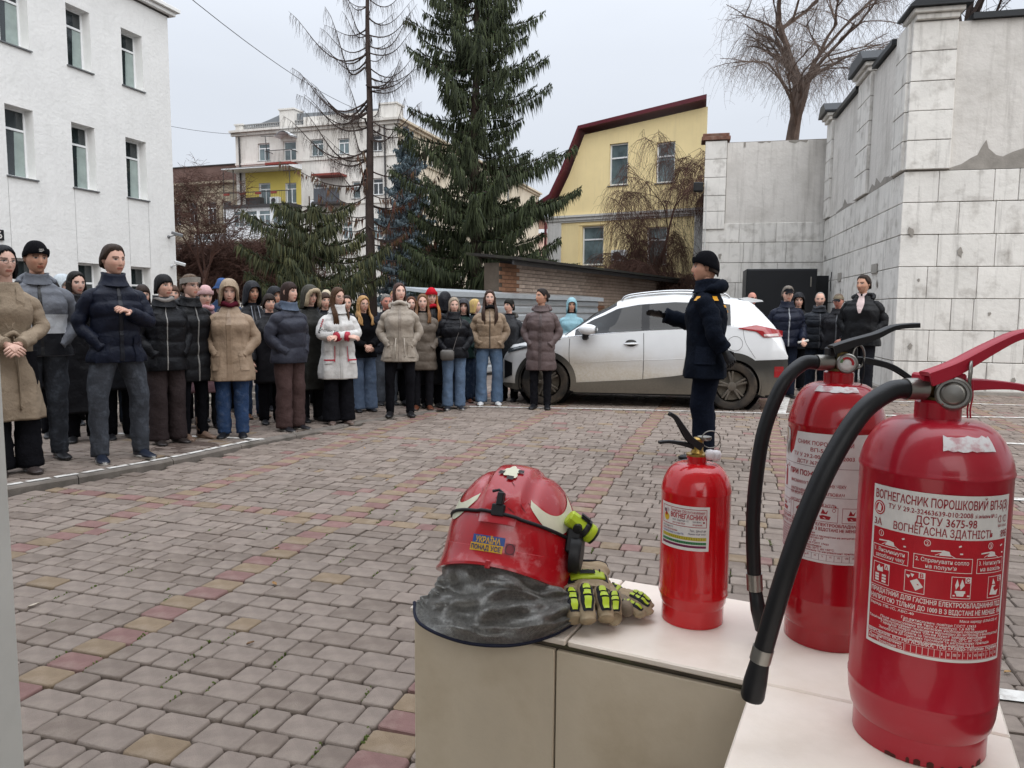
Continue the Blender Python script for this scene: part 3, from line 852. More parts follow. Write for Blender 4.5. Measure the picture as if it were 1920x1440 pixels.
w = Wrap(c3, R3, A0, ZL); w.sx = .8855; w.sy = 1.02; w.rect(0, 0, W_, H_, '#d3cfc9', .0005); lab = w.build('label', m_print, e3)
w = Wrap(c3, R3, A0, ZL); w.sx = .8855; w.sy = 1.02
rd, wt = '#8e1c26', '#d8d0ca'; rb = '#ac1522'
w.rect(.003, .003, W_ - .003, .124, rb, .0006)
w.text(.003, .1545, .0122, 'ВОГНЕГАСНИК ПОРОШКОВИЙ ВП-5(З)', rd, .153, bold=.015)
w.disc(.0095, .1445, .0075, rb); w.disc(.0095, .1445, .0062, wt, .0009); w.disc(.0095, .1445, .0052, rb, .001); w.poly([(.0065, .141), (.012, .141), (.0125, .146), (.0095, .1495), (.0075, .146)], wt, .0011)
w.text(.021, .1465, .0068, 'ТУ У 29.2-32463639-010:2008', rd, .088); w.text(.111, .1465, .0050, 'зі змінами №1,2', rd, .028)
w.disc(.1445, .1445, .0035, rd); w.disc(.1445, .1445, .0029, '#d3cfc9', .0009); w.disc(.153, .1445, .0035, rd); w.disc(.153, .1445, .0029, '#d3cfc9', .0009); w.line(.1445, .141, .1445, .148, .0008, rd, .001); w.line(.153, .141, .153, .148, .0008, rd, .001)
w.text(.1415, .1365, .0038, '001 010', rd, .014)
w.text(.051, .1365, .0112, 'ДСТУ 3675-98', rd, .063); w.text(.003, .1265, .0100, '3А', rd, .011); w.text(.028, .1262, .0112, 'ВОГНЕГАСНА ЗДАТНІСТЬ', rd, .107); w.text(.147, .1262, .0100, '89В', rd, .011)
# pictograms: three steps
for k, (x, wd, l1, l2) in enumerate(((.004, .043, '1. Висмикнути', 'запобіжну чеку'), (.052, .060, '2. Спрямувати сопло', 'на полум’я'), (.117, .037, '3. Натиснути', 'на важіль'))):
    w.frame(x, .091, x + wd, .106, .0006, wt); w.text(x + .002, .0995, .0058, l1, wt, wd - .006); w.text(x + .004 + (.008 if k == 1 else 0), .0935, .0058, l2, wt, (wd - .008) * (.6 if k == 1 else 1))
    w.disc(x + .010 + k * .003, .1185, .0034, wt); w.disc(x + .010 + k * .003, .1185, .0027, rb, .0009); w.text(x + .0088 + k * .003, .1165, .0052, str(k + 1), wt)
    cx = x + wd * .55; w.poly([(cx - .008, .1075), (cx + .004, .1075), (cx + .002, .112), (cx - .004, .113)], wt)
    w.line(cx - .004, .1105, cx + .014, .1185, .0016, wt); w.line(cx - .002, .110, cx + .016, .1105, .0014, wt); w.line(cx - .016, .111, cx - .004, .112, .0014, wt)
    for q in range(7): w.line(cx - .012 + q * .003, .1072 + .003 * math.sin(q / 6 * math.pi), cx - .009 + q * .003, .1072 + .003 * math.sin((q + 1) / 6 * math.pi), .0006, wt)
for k, (x, ch) in enumerate(((.006, 'А'), (.044, 'В'), (.091, 'С'), (.133, 'Е'))):
    w.frame(x, .0655, x + .021, .0875, .0006, wt); w.rect(x + .0145, .0815, x + .0205, .087, wt, .00075); w.text(x + .0152, .0822, .0058, ch, rb, .0042, bold=.03)
    cx = x + .009
    if k == 0:
        for q in range(3): w.line(cx - .006, .069 + q * .0028, cx + .008, .0685 + q * .0032, .0022, wt)
        w.poly([(cx - .003, .078), (cx - .0045, .0815), (cx - .001, .0855), (cx + .0005, .082), (cx + .0035, .084), (cx + .004, .0785)], wt)
    elif k == 1:
        w.poly([(cx - .003, .077), (cx + .004, .0805), (cx + .0105, .073), (cx + .003, .068)], wt); w.poly([(cx - .0075, .083), (cx - .005, .0795), (cx - .003, .083)], wt); w.poly([(cx - .003, .085), (cx - .001, .081), (cx + .001, .0845)], wt)
    elif k == 2:
        w.rect(cx - .005, .071, cx + .006, .0735, wt, .0008); w.line(cx - .007, .0685, cx + .011, .0685, .0014, wt); w.poly([(cx - .004, .0745), (cx - .005, .079), (cx - .003, .0855), (cx - .001, .079)], wt); w.poly([(cx + .001, .0745), (cx, .079), (cx + .002, .0855), (cx + .005, .079)], wt); w.poly([(cx - .003, .068), (cx - .004, .071), (cx + .005, .071), (cx + .004, .068)], wt)
    else:
        w.poly([(cx - .006, .069), (cx + .005, .068), (cx + .007, .0735), (cx + .002, .072), (cx - .001, .0755), (cx + .003, .078), (cx - .003, .0785)], wt); w.poly([(cx - .003, .0795), (cx - .002, .0855), (cx + .002, .0795)], wt)
w.frame(.003, .0465, W_ - .003, .063, .0005, wt)
w.text(.0045, .0565, .0066, 'ПРИДАТНИЙ ДЛЯ ГАСІННЯ ЕЛЕКТРООБЛАДНАННЯ ПІД', wt, .150, bold=.02); w.text(.0045, .0490, .0066, 'НАПРУГОЮ ТІЛЬКИ ДО 1000 В З ВІДСТАНІ НЕ МЕНШЕ 1М', wt, .151, bold=.02)
sm = [(.004, 'Заряд: ПВ-1С, АВС-40', .052), (.102, 'Маса заряду: (5,0±0,25) кг', .05), (.043, 'Газ-витискувач: повітря ГОСТ 17433', .078), (.045, 'Робочий тиск у корпусі: 1,6 МПа', .074), (.019, 'Після застосування вогнегасник необхідно перезарядити', .117),
      (.004, 'Технічне обслуговування проводити відповідно до інструкції з експлуатації', .15), (.020, 'Гарантія зберігання тільки пункт заводу виробника', .115), (.030, 'Експлуатувати за температури від -20°С до +50°С', .1), (.018, 'Запобігати дії сонячних променів та нагрівальних приладів', .122), (.05, 'Гасіння починати з відстані 2-3 м', .07)]
for i, (x, t, wd) in enumerate(sm): w.text(x, .0425 - (i if i > 1 else (0 if i == 0 else .3)) * .0029, .0036, t, wt, wd, bold=.015)
w.rect(.003, .0155 + .0005, W_ - .003, .0160 + .0005, wt, .0007)
w.text(.004, .0125 - .0025 + .003, .0046, 'ВИРОБНИК ВОГНЕГАСНИКА: ТОВ «Хладо-Техніка» Україна', wt, .15, bold=.02); 
w.frame(.003, .003, .048, .0118, .0005, wt); w.text(.0045, .006, .0058, 'Дата', wt, .013); w.text(.017, .0085, .0044, 'Виготовлення', wt, .028); w.text(.017, .0042, .0044, 'Проведення ТО', wt, .029)
for i in range(18):
    x = .049 + i * .0059; w.frame(x, .0036, x + .0059, .0118, .00025, wt)
    if i > 5: w.text(x + .001, .0066, .0042, ('I', 'II', 'III', 'IV', 'V', 'VI', 'VII', 'VIII', 'IX', 'X', 'XI', 'XII')[i - 6], wt, min(.004, .0012 * len(('I', 'II', 'III', 'IV', 'V', 'VI', 'VII', 'VIII', 'IX', 'X', 'XI', 'XII')[i - 6])))
w.build('print', m_print, lab)
shoulder_patch(e3, c3, R3, 1.196, 1.2495, RAD(6), RAD(52), .42, .62, 'tape_residue', m_tape, 8)

# ------------------------------------------------------------------ fire helmet
helm = empty('fire_helmet', (0.002, 1.180, .968), 0, 'scuffed red fire helmet with silver neck curtain and yellow torch, lying on the ledge', 'helmet')
HR = Matrix.Rotation(RAD(-14), 4, 'Z') @ Matrix.Rotation(RAD(-20), 4, 'X') @ Matrix.Rotation(RAD(4), 4, 'Y')
m_helm = M('helmet_red_gloss', '#a3131c', 0.24, var=.07, scale=14, coat=.45, dirt='#c47a7c', dscale=30, damt=.7, dlo=.54, dhi=.72)
m_helmD = M('helmet_ridge_scuffed', '#a01a24', 0.34, var=.1, scale=20, coat=.2, dirt='#c9a3a6', dscale=24, damt=.75, dlo=.46, dhi=.66)
HA, HB, HH = .106, .131, .134
def hsurf(th, ph, off=0.0):
    """th: 0 = back (towards -y), positive to the viewer's right; ph: 0 brim level .. pi/2 crown"""
    cx = math.cos(ph) ** .74 if ph < math.pi / 2 - 1e-6 else 0.0; sz = math.sin(ph)
    x = HA * math.sin(th) * cx; y = -HB * math.cos(th) * cx; z = HH * sz
    rid = smoothstep(.034, .024, abs(x)) * smoothstep(.15, .5, ph) * .0055
    grv = math.exp(-((abs(x) - .041) / .006) ** 2) * smoothstep(.25, .6, ph) * .0025
    n = Vector((x / HA ** 2, y / HB ** 2, z / HH ** 2)).normalized()
    return Vector((x, y, z)) + n * (rid - grv + off)
mb = MB(); rings = []
NT = 120
def brim_z(th): return -0.023 - .020 * math.sin(th) ** 2 - .004 * (1 - math.cos(th))
for k in range(30):
    ph = (k / 29) * (math.pi / 2 - .02); rings.append([HR @ hsurf(2 * math.pi * i / NT, ph) for i in range(NT)])
low = []
for q in (1.0, .92, .6, .3, .02):
    rr_ = []
    for i in range(NT):
        th = 2 * math.pi * i / NT; p = hsurf(th, 0); fl = 1 + .055 * q * q + .006
        rr_.append(HR @ Vector((p.x * fl, p.y * fl, brim_z(th) * q)))
    low.append(rr_)
lip = [[HR @ Vector((hsurf(2 * math.pi * i / NT, 0).x * f, hsurf(2 * math.pi * i / NT, 0).y * f, brim_z(2 * math.pi * i / NT) + dz)) for i in range(NT)] for f, dz in ((1.0, -.001), (1.045, -.004), (1.078, -.003), (1.078, .001))]
inner = [[HR @ (Vector((p.x * .93, p.y * .93, p.z))) for p in [hsurf(2 * math.pi * i / NT, ph) for i in range(NT)]] for ph in (1.2, .7, .2, 0)]
mb.rings(inner + lip + low + rings, False, True)
sh = mb.build('shell', m_helm, helm, auto=32)
# raised central ridge in scuffed paint
mb = MB()
def ridge_pt(u, v):
    x = lerp(-.027, .027, u); ph = lerp(.30, math.pi - .25, v)
    c = math.cos(ph); back = 1 if c >= 0 else -1
    cx = abs(c) ** .74; y = -HB * c if True else 0
    yy = -HB * back * math.sqrt(max(0, cx * cx - (x / HA) ** 2)) if cx > abs(x) / HA else 0
    zz = HH * math.sqrt(max(0.0, 1 - (x / HA) ** 2 - (yy / HB) ** 2)) ** 1.0
    n = Vector((x / HA ** 2, yy / HB ** 2, zz / HH ** 2)).normalized()
    e = 1 - abs(u - .5) * 2
    return HR @ (Vector((x, yy, zz)) + n * (.0050 + .0022 * min(1, e * 4)))
mb.grid(ridge_pt, 12, 40).build('ridge', m_helmD, helm, True)
def hpatch(name, mat, thf, phf, n=24, m=4, off=.0012, parent=None, col=None):
    mb = MB(); mb.cc = col
    mb.grid(lambda u, v: HR @ hsurf(thf(u, v), phf(u, v), off), n, m)
    return mb.build(name, mat, parent or helm, True, col=col is not None)
m_refl = M('reflective_cream', '#c9c6ae', 0.4, var=.1, scale=30, dirt='#8a8468', dscale=30, damt=.6, dlo=.55, dhi=.7)
for sgn in (1, -1):
    # crescent reflective patches on each side
    hpatch('reflective_patch', m_refl, lambda u, v, s=sgn: s * RAD(lerp(27, 82, u)),
           lambda u, v: RAD(lerp(34, 17, math.sin(u * math.pi) ** .8) + (lerp(-1, 1, v)) * (3.0 + 7.5 * u ** .8 * (1 - .35 * u)) + 9 * u), 28, 4, .0012)
# emblem: chipped cream cross of petals on the crown
mb = MB()
for k in range(7):
    a = RAD(90 + k * 51); rr2 = (.020, .012, .017, .015, .019, .011, .014)[k]
    def fn(u, v, a=a, rr2=rr2):
        r_ = rr2 * u; wv = (.0052 + .002 * math.sin(k * 2.3)) * math.sin(math.pi * min(1, u * .9 + .1)) ** .7 * (v - .5) * 2
        dx = math.cos(a) * r_ - math.sin(a) * wv; dz = math.sin(a) * r_ + math.cos(a) * wv
        return HR @ hsurf(dx / .062, 1.02 + dz / HH * 1.1, .0028)
    mb.grid(fn, 6, 4)
mb.build('emblem', m_refl, helm, True)
mb = MB()
for dx, dz in ((.013, .003), (-.012, -.006), (.002, -.019)):
    mb.grid(lambda u, v: HR @ hsurf((dx + (u - .5) * .008) / .062, 1.02 + (dz + (v - .5) * .009) / HH, .0031), 3, 3)
mb.build('emblem_wear', M('worn_black', '#2b2424', .6, var=.3), helm, True)
# scratches and chips on the shell
rs = random.Random(17); m_scr = M('scratch_dark', '#4a1216', .6, var=.2); m_scl = M('scratch_pale', '#c9a09c', .6, var=.2)
for q in range(26):
    t0, p0, da, L_ = RAD(rs.uniform(-85, 85)), RAD(rs.uniform(4, 75)), rs.uniform(-1.2, 1.2), rs.uniform(.04, .16)
    MB().grid(lambda u, v: HR @ hsurf(t0 + math.sin(da) * L_ * u, p0 + math.cos(da) * L_ * u + (v - .5) * .012 * math.sin(math.pi * (u * .9 + .05)), .0010), 8, 1).build('scratch', m_scr if q % 3 else m_scl, sh, True)
# elastic strap round the shell, with clip
m_strap = M('black_elastic', '#151417', .6, var=.1, scale=60)
st = [HR @ hsurf(RAD(a), RAD(13 + 8.5 * math.cos(RAD(a)) - 3 * math.sin(RAD(a))), .0028) for a in range(-105, 106, 5)]
MB().tube(st, .0027, 8).build('elastic_strap', m_strap, helm, True)
q0 = hsurf(0, RAD(24.5), .003)
mb = MB(); mb.box((-.010, q0.y - .004, q0.z - .012), (.010, q0.y + .004, q0.z + .006), .0015)
mb.box((-.004, q0.y - .006, q0.z + .004), (.006, q0.y + .008, q0.z + .024), .0015)
mb.tube([Vector((-.014, q0.y + .004, q0.z + .024)), Vector((-.004, q0.y + .002, q0.z + .027)), Vector((.004, q0.y + .002, q0.z + .022))], .0022, 8)
mb.xform(HR).build('strap_clip', m_blackp, helm)
mb = MB(); b = hsurf(0, 0); mb.box((-.004, b.y * 1.03 - .007, -.030), (.004, b.y * 1.03 + .004, -.018), .001); mb.xform(HR).build('rivet_lug', m_helm, helm)
# flag sticker with lettering on the rear band
def band_pt(th, q, off):
    p = hsurf(th, 0); k = -q / brim_z(th) * brim_z(th); fl = 1 + .055 * q * q + .006
    n = Vector((p.x, p.y, 0)).normalized()
    return HR @ (Vector((p.x * fl, p.y * fl, brim_z(th) * q)) + n * off)
def rear_pt(x, y, off):       # x,y metres on the rear of the shell, y up from the brim level
    if y < 0: return band_pt(x / HB * 1.0, min(1, -y / .032), off)
    return HR @ hsurf(x / HB, y / HH, off + .0006)
def rpatch(x0, y0, x1, y1, col, off, mb): mb.cc = lin(col); mb.grid(lambda u, v: rear_pt(lerp(x0, x1, u), lerp(y0, y1, v), off), 12, 6)
mb = MB(); X0, X1 = -.040, .024
rpatch(X0, .0045, X1 - .002, .0165, '#2b4a86', .0008, mb); rpatch(X0 - .003, -.009, X1 - .004, .0045, '#c79a2c', .0008, mb)
rpatch(X1 + .0005, -.008, X1 + .018, .010, '#7c1f2c', .0008, mb)
stk = mb.build('flag_sticker', m_print, helm, True, col=True, fix=False)
mb = MB()
for txt, x, y, sz, wd, cc in (('УКРАЇНА', X0 + .007, .0058, .0115, .048, '#c79a2c'), ('ПОНАД УСЕ', X0 - .001, -.0062, .0115, .058, '#23355e')):
    vs, fs, ww = text2d(txt, sz, .03); k = wd / ww; mb.cc = lin(cc)
    mb.add([rear_pt(x + vx * k, y + vy, .0016) for vx, vy in vs], fs)
mb.cc = lin('#3a1a22')
for k in range(16):
    a0, a1 = 2 * math.pi * k / 16, 2 * math.pi * (k + 1) / 16
    mb.add([rear_pt(X1 + .009 + r_ * math.cos(a), .001 + r_ * math.sin(a), .0016) for r_, a in ((.0075, a0), (.0088, a0), (.0088, a1), (.0075, a1))], [(0, 1, 2, 3)])
mb.build('sticker_print', m_print, stk, col=True, fix=False)
# visor pivot and torch on the right side
T = HR @ Matrix.Translation((HA + .004, -.045, .012)) @ Matrix.Rotation(RAD(90), 4, 'Y')
pv = MB().lathe([(.030, -.006), (.030, .006), (.026, .011), (.014, .012), (.001, .012)], 28, mat=T @ Matrix.Scale(.8, 4, (0, 1, 0))).build('visor_pivot', m_blackp, helm, auto=40)
mb = MB(); mb.box((.095, -.060, .012), (.118, -.034, .050), .003); mb.xform(HR).build('torch_bracket', m_blackp, helm)
T = HR @ Matrix.Translation((HA + .016, -.030, -.040)) @ Matrix.Rotation(RAD(90), 4, 'Y')
MB().lathe([(.013, -.008), (.013, .004), (.010, .006), (.001, .006)], 20, mat=T).build('chin_knob', m_blackp, helm, auto=40)
m_hiv = M('hi_vis_yellow', '#a9bd2c', 0.4, var=.08, scale=30, dirt='#8f9a18', dscale=40, damt=.4)
tb = HR @ Vector((.114, -.050, .054))
T = Matrix.Translation(tb) @ Matrix.Rotation(RAD(38), 4, 'Y') @ Matrix.Rotation(RAD(14), 4, 'X') @ Matrix.Scale(.86, 4)
mb = MB()
mb.lathe([(.002, -.030), (.0125, -.029), (.0150, -.026), (.0155, -.012), (.0155, .006), (.014, .008)], 8, mat=T @ Matrix.Rotation(RAD(90), 4, 'Y') @ Matrix.Rotation(RAD(22), 4, 'Z')); 
tor = mb.build('torch', m_hiv, helm, auto=30)
TT = T @ Matrix.Rotation(RAD(90), 4, 'Y')
MB().lathe([(.0165, .003), (.0172, .004), (.0172, .012), (.0165, .013)], 24, mat=TT).build('torch_grip', m_blackp, tor, auto=40)
MB().lathe([(.0145, .0132), (.0175, .015), (.0178, .022), (.016, .0265), (.0145, .027)], 24, mat=TT).build('torch_head', m_hiv, tor, auto=40)
MB().lathe([(.0158, .0272), (.0158, .031), (.012, .0315), (.001, .030)], 24, mat=TT).build('torch_lens', m_blackp, tor, auto=40)
MB().lathe([(.0085, -.006), (.0085, .0175), (.007, .0182), (.001, .0182)], 16, mat=T @ Matrix.Translation((-.006, -.002, 0)) @ Matrix.Rotation(RAD(90), 4, 'X')).build('torch_switch', m_blackp, tor, auto=40)
mb = MB(); mb.box((-.012, -.006, .0158), (.012, .006, .0195), .001); mb.box((-.014, -.004, .0196), (.006, .004, .022), .001); mb.xform(T).build('torch_clip', m_blackp, tor)
# neck curtain
m_curt = M('aluminised_cloth', '#b0aea9', 0.36, metal=.7, var=.3, scale=320, weave=.6, wscale=260, bump=1.0, bscale=170, bdist=.005, dirt='#64625e', dscale=200, damt=.4, dlo=.42, dhi=.66)  # fine light and dark speckle in the colour imitates glints on the cloth
def gpt(px, py, z):
    """a point of the ledge area from plan coordinates"""
    return Vector((px, py, z))
tops = catmull([HR @ Vector((x, y, z)) + Vector(helm.location) for x, y, z in ((-.088, -.070, -.036), (-.060, -.106, -.026), (0, -.123, -.022), (.060, -.104, -.030), (.092, -.060, -.044))], 8)
mids = catmull([(-.112, 1.120, .928), (-.080, 1.062, .944), (-.015, 1.035, .954), (.056, 1.038, .948), (.100, 1.088, .927)], 8)
low2 = catmull([(-.142, 1.130, .904), (-.112, 1.065, .908), (-.045, 1.022, .910), (.045, 1.010, .917), (.102, 1.066, .910)], 8)
bots = catmull([(-.152, 1.135, .899), (-.136, 1.072, .892), (-.074, 1.030, .884), (-.005, 1.012, .886), (.055, 1.022, .895), (.104, 1.070, .900)], 8)
def samp(L, u):
    f = u * (len(L) - 1); i = min(int(f), len(L) - 2); return L[i].lerp(L[i + 1], f - i)
def curt(u, v):
    a, b, c, d = samp(tops, u), samp(mids, u), samp(low2, u), samp(bots, u)
    if v < .4: p = a.lerp(b, smoothstep(0, .4, v) * .5 + v / .4 * .5)
    elif v < .75: p = b.lerp(c, (v - .4) / .35)
    else: p = c.lerp(d, (v - .75) / .25)
    wv = math.sin(u * 13 + v * 4) * .0055 + math.sin(u * 24 - v * 9 + 1.3) * .0032 + nz(u * 5, v * 4, 2.0) * .016 + nz(u * 13, v * 11, 5.0) * .008 + abs(nz(u * 3 + v * 5, u * 4 - v * 3, 9.0)) * .016
    nrm = Vector((u - .5, -.8, .55)).normalized()
    return p + nrm * wv * math.sin(math.pi * min(1, v * 1.02)) ** .5 - Vector(helm.location)
mb = MB(); mb.grid(curt, 70, 44)
cu = mb.build('neck_curtain', m_curt, helm, True)
md = cu.modifiers.new('thick', 'SOLIDIFY'); md.thickness = .0022; md.offset = -1
MB().tube([curt(u / 60, 1.0) for u in range(61)], .0026, 8).build('curtain_piping', M('navy_piping', '#15182a', .8, var=.1), cu, True)

# ------------------------------------------------------------------ work gloves
m_lea = M('glove_leather', '#9c8b70', .85, var=.14, scale=30, bump=.35, bscale=300, bdist=.002, dirt='#6b5d4a', dscale=26, damt=.6, dlo=.48, dhi=.7)
m_leaD = M('glove_palm_leather', '#7d7060', .9, var=.14, scale=30, bump=.3, bscale=300, bdist=.002, dirt='#4b4338', dscale=26, damt=.6)
m_gblk = M('glove_black_fabric', '#1d1e22', .8, var=.2, scale=60, bump=.4, bscale=400, bdist=.002)
def glove(loc, rz, label, curl, full=True):
    """fingers towards -y, cuff towards +y, back of the hand up"""
    g = empty('work_glove', loc, rz, label, 'glove', 'pair of rescue gloves on the ledge')
    mb = MB()
    def hand(u, v):
        a = 2 * math.pi * u; y = lerp(.078, -.014, v)
        wd = interp(v, [0, .12, .3, .55, .8, 1], [.046, .050, .041, .043, .047, .044]); th = interp(v, [0, .12, .3, .55, .8, 1], [.011, .013, .016, .020, .022, .018])
        cz = interp(v, [0, .3, .6, 1], [.052, .044, .036, .034])
        wr = math.sin(y * 380 + math.cos(a) * 3) * .0012 + nz(math.cos(a) * 2, y * 60, math.sin(a) * 2) * .002
        return (math.cos(a) * (wd + wr), y, cz + math.sin(a) * (th + wr))
    mb.grid(hand, 36, 30, True)
    mb.build('hand', m_lea, g, True)
    cf = MB().tube([Vector((math.cos(a) * .0465, .0785 + .003 * math.sin(3 * a), .052 + math.sin(a) * .0115)) for a in [2 * math.pi * k / 30 for k in range(31)]], .0018, 6, False)
    cf.build('cuff_binding', m_gblk, g, True)
    for k, (fx, ln, w_) in enumerate(((-.034, .050, .0128), (-.009, .056, .0135), (.016, .053, .0130), (.038, .042, .0118))):
        jx, jz = (.004, -.003, .002, -.006)[k], (.0, .005, .001, -.006)[k]; ln = ln * (1.0, 1.06, .94, 1.0)[k]
        pts = [(fx * .9, .006, .036), (fx, -.014, .041 + jz), (fx * 1.03 + jx * .5, -.014 - ln * .42, .042 - .006 * curl + jz), (fx * 1.04 + jx, -.014 - ln * .78, .030 - .010 * curl + jz * .5), (fx * 1.03 + jx, -.014 - ln * .88, .016)]
        P = catmull(pts, 6); n = len(P)
        rad = [w_ * (1.0 if 2 < i < n - 4 else (.86 if i <= 2 else .97 - .10 * (i - (n - 4)))) * (1 + .06 * math.sin(i * 1.5 + k) + .05 * nz(i * .6, k * 3.1, 2)) for i in range(n)]
        fo = MB().tube(P, rad, 16).build('finger', m_lea if k != 0 else m_lea, g, True)
        # hi-vis guard on the finger back: outline and stripes
        mb2 = MB(); mb3 = MB()
        for (i0, i1, ww, off, M_) in ((7, 17, .0078, .0009, mb2),):
            def fn(u, v):
                f = lerp(i0, i1, v); i = int(f); p = P[i].lerp(P[min(i + 1, n - 1)], f - i); t = (P[min(i + 1, n - 1)] - P[i]).normalized(); sd = Vector((1, 0, 0)); up = sd.cross(t); up = up if up.z > 0 or up.y < 0 else -up
                a = (u - .5) * 1.7 * math.sin(math.pi * (v * .86 + .07)) ** .35; return p + (sd * math.sin(a) + up * math.cos(a)) * (rad[i] + off)
            M_.grid(fn, 8, 12)
            def fn2(u, v):
                f = lerp(i0 + .9, i1 - .9, v); i = int(f); p = P[i].lerp(P[min(i + 1, n - 1)], f - i); t = (P[min(i + 1, n - 1)] - P[i]).normalized(); sd = Vector((1, 0, 0)); up = sd.cross(t); up = up if up.z > 0 or up.y < 0 else -up
                a = (u - .5) * .85 * math.sin(math.pi * (v * .8 + .1)) ** .4; return p + (sd * math.sin(a) + up * math.cos(a)) * (rad[i] + .0024)
            for v0_, v1_ in ((0, .26), (.36, .52), (.62, 1.0)): mb3.grid(lambda u, v: fn2(lerp(.12 * (v < .5), 1, u), lerp(v0_, v1_, v)), 6, 4)
        gd = mb2.build('finger_guard', m_gblk, fo, True); mb3.build('guard_panel', m_hiv, fo, True)
    # thumb
    MB().tube(catmull([(.040, .035, .022), (.056, .014, .020), (.062, -.010, .019), (.056, -.030, .017)], 5), [.010, .012] + [.012] * 12 + [.010, .006], 14).build('thumb', m_leaD, g, True)
    # knuckle plate
    def kp_(u, v, k=1.0, off=.0):
        x = lerp(-.033, .035, u) ; y = .016 + (v - .5) * .026 * k * (1 - .35 * abs(u - .5) * 2)
        x = (x - .001) * (k ** .3 if k < 1 else 1); return (x, y, .0625 - 5.5 * x * x + off + .25 * (y - .016) - (y - .016) ** 2 * 10)
    b1 = MB().grid(lambda u, v: kp_(u, v, 1.35, -.002), 16, 8).build('knuckle_pad', m_gblk, g, True)
    md = b1.modifiers.new('t', 'SOLIDIFY'); md.thickness = .004
    b2 = MB().grid(lambda u, v: kp_(lerp(.06, .94, u), v, .95, .0012), 16, 6).build('knuckle_guard', m_hiv, g, True); md = b2.modifiers.new('t', 'SOLIDIFY'); md.thickness = .003
    b3 = MB().grid(lambda u, v: kp_(lerp(.25, .75, u), v, .42, .0036), 10, 4).build('guard_insert', m_gblk, b2, True)
    mb = MB()
    for k in range(6): mb.box((-.026 + k * .0095, .0215, .058), (-.0255 + k * .0095 + .001, .027, .0655))
    mb.build('guard_ribs', m_gblk, b2)
    return g
g1 = glove((.120, 1.098, LZ + .004), RAD(4), 'tan leather rescue glove with yellow knuckle guard, uppermost of the pair by the helmet', 1.0)
g1.scale = (.92, .94, 1.0)
g2 = glove((.172, 1.122, LZ + .001), RAD(62), 'lower tan rescue glove of the pair, its dark fingertip poking towards the small extinguisher', .6)
g2.scale = (.74, .74, .60)
MB().tube([(.048, .05, .03), (.060, .045, .028)], [.004, .005], 8).build('pull_tab', M('red_tab', '#b0202a', .6), g1)
# ------------------------------------------------------------------ buildings and the retaining wall
m_win = M('window_glass', '#272e30', 0.05, var=.4, scale=1.2, spec=1.0)
m_winL = M('window_glass_pale', '#5f6d70', 0.08, var=.55, scale=1.3, spec=.8)  # paler base colour stands in for reflected sky and curtains
m_frame = M('white_pvc', '#e0e2e3', 0.35, var=.03)
m_sill = M('grey_sill', '#6e7072', 0.4, metal=.3, var=.1)

def wall_cells(x0, x1, z0, z1, ops, thick, mb=None, y=0.0):
    """front wall sheet with openings and their reveals; ops = (xa, xb, za, zb)"""
    mb = mb or MB()
    xs = sorted({x0, x1, *[o[0] for o in ops], *[o[1] for o in ops]}); zs = sorted({z0, z1, *[o[2] for o in ops], *[o[3] for o in ops]})
    xs = [x for x in xs if x0 <= x <= x1]; zs = [z for z in zs if z0 <= z <= z1]
    for a, b in zip(xs[:-1], xs[1:]):
        for c, d in zip(zs[:-1], zs[1:]):
            mx, mz = (a + b) / 2, (c + d) / 2
            if any(o[0] < mx < o[1] and o[2] < mz < o[3] for o in ops): continue
            mb.add([(a, y, c), (b, y, c), (b, y, d), (a, y, d)], [(0, 1, 2, 3)])
    for (a, b, c, d) in ops:
        t = y + thick
        mb.add([(a, y, c), (b, y, c), (b, y, d), (a, y, d), (a, t, c), (b, t, c), (b, t, d), (a, t, d)],
               [(0, 4, 5, 1), (1, 5, 6, 2), (2, 6, 7, 3), (3, 7, 4, 0)])
    return mb
def window(parent, xa, xb, za, zb, y, cols=1, trans=.28, fw=.05, glass=None, sill=True, sillw=.05, name='window', door=False, y_out=None):
    """framed window set at depth y; cols lights, transom at the top share trans"""
    w = empty(name, (0, 0, 0)); w.parent = parent
    mb = MB(); d = .05
    mb.box((xa, y, za), (xa + fw, y + d, zb)); mb.box((xb - fw, y, za), (xb, y + d, zb))
    mb.box((xa + fw, y, zb - fw), (xb - fw, y + d, zb)); mb.box((xa + fw, y, za), (xb - fw, y + d, za + fw))
    zt = zb - (zb - za) * trans if trans else None
    if trans: mb.box((xa + fw, y - .004, zt - fw * .5), (xb - fw, y + d, zt + fw * .5))
    for k in range(1, cols):
        xm = lerp(xa, xb, k / cols); mb.box((xm - fw * .45, y - .003, za + fw), (xm + fw * .45, y + d, (zt - fw * .5) if trans else zb - fw))
    mb.build('frame', m_frame, w)
    cells = [(za + fw, (zt - fw * .5) if trans else zb - fw)] + ([(zt + fw * .5, zb - fw)] if trans else [])
    for ci, (c, e) in enumerate(cells):
        nc = cols if ci == 0 else 1
        for k in range(nc):
            a = lerp(xa + fw, xb - fw, k / nc); b = lerp(xa + fw, xb - fw, (k + 1) / nc)
            mesh_obj('pane', [(a, y + .025, c), (b, y + .025, c), (b, y + .025, e), (a, y + .025, e)], [(0, 1, 2, 3)], glass or m_win, w)
    if sill:
        yo = -sillw if y_out is None else y_out - sillw
        MB().box((xa - .05, yo, za - .045), (xb + .05, y - .001, za - .012)).build('sill', m_sill, w)
    return w

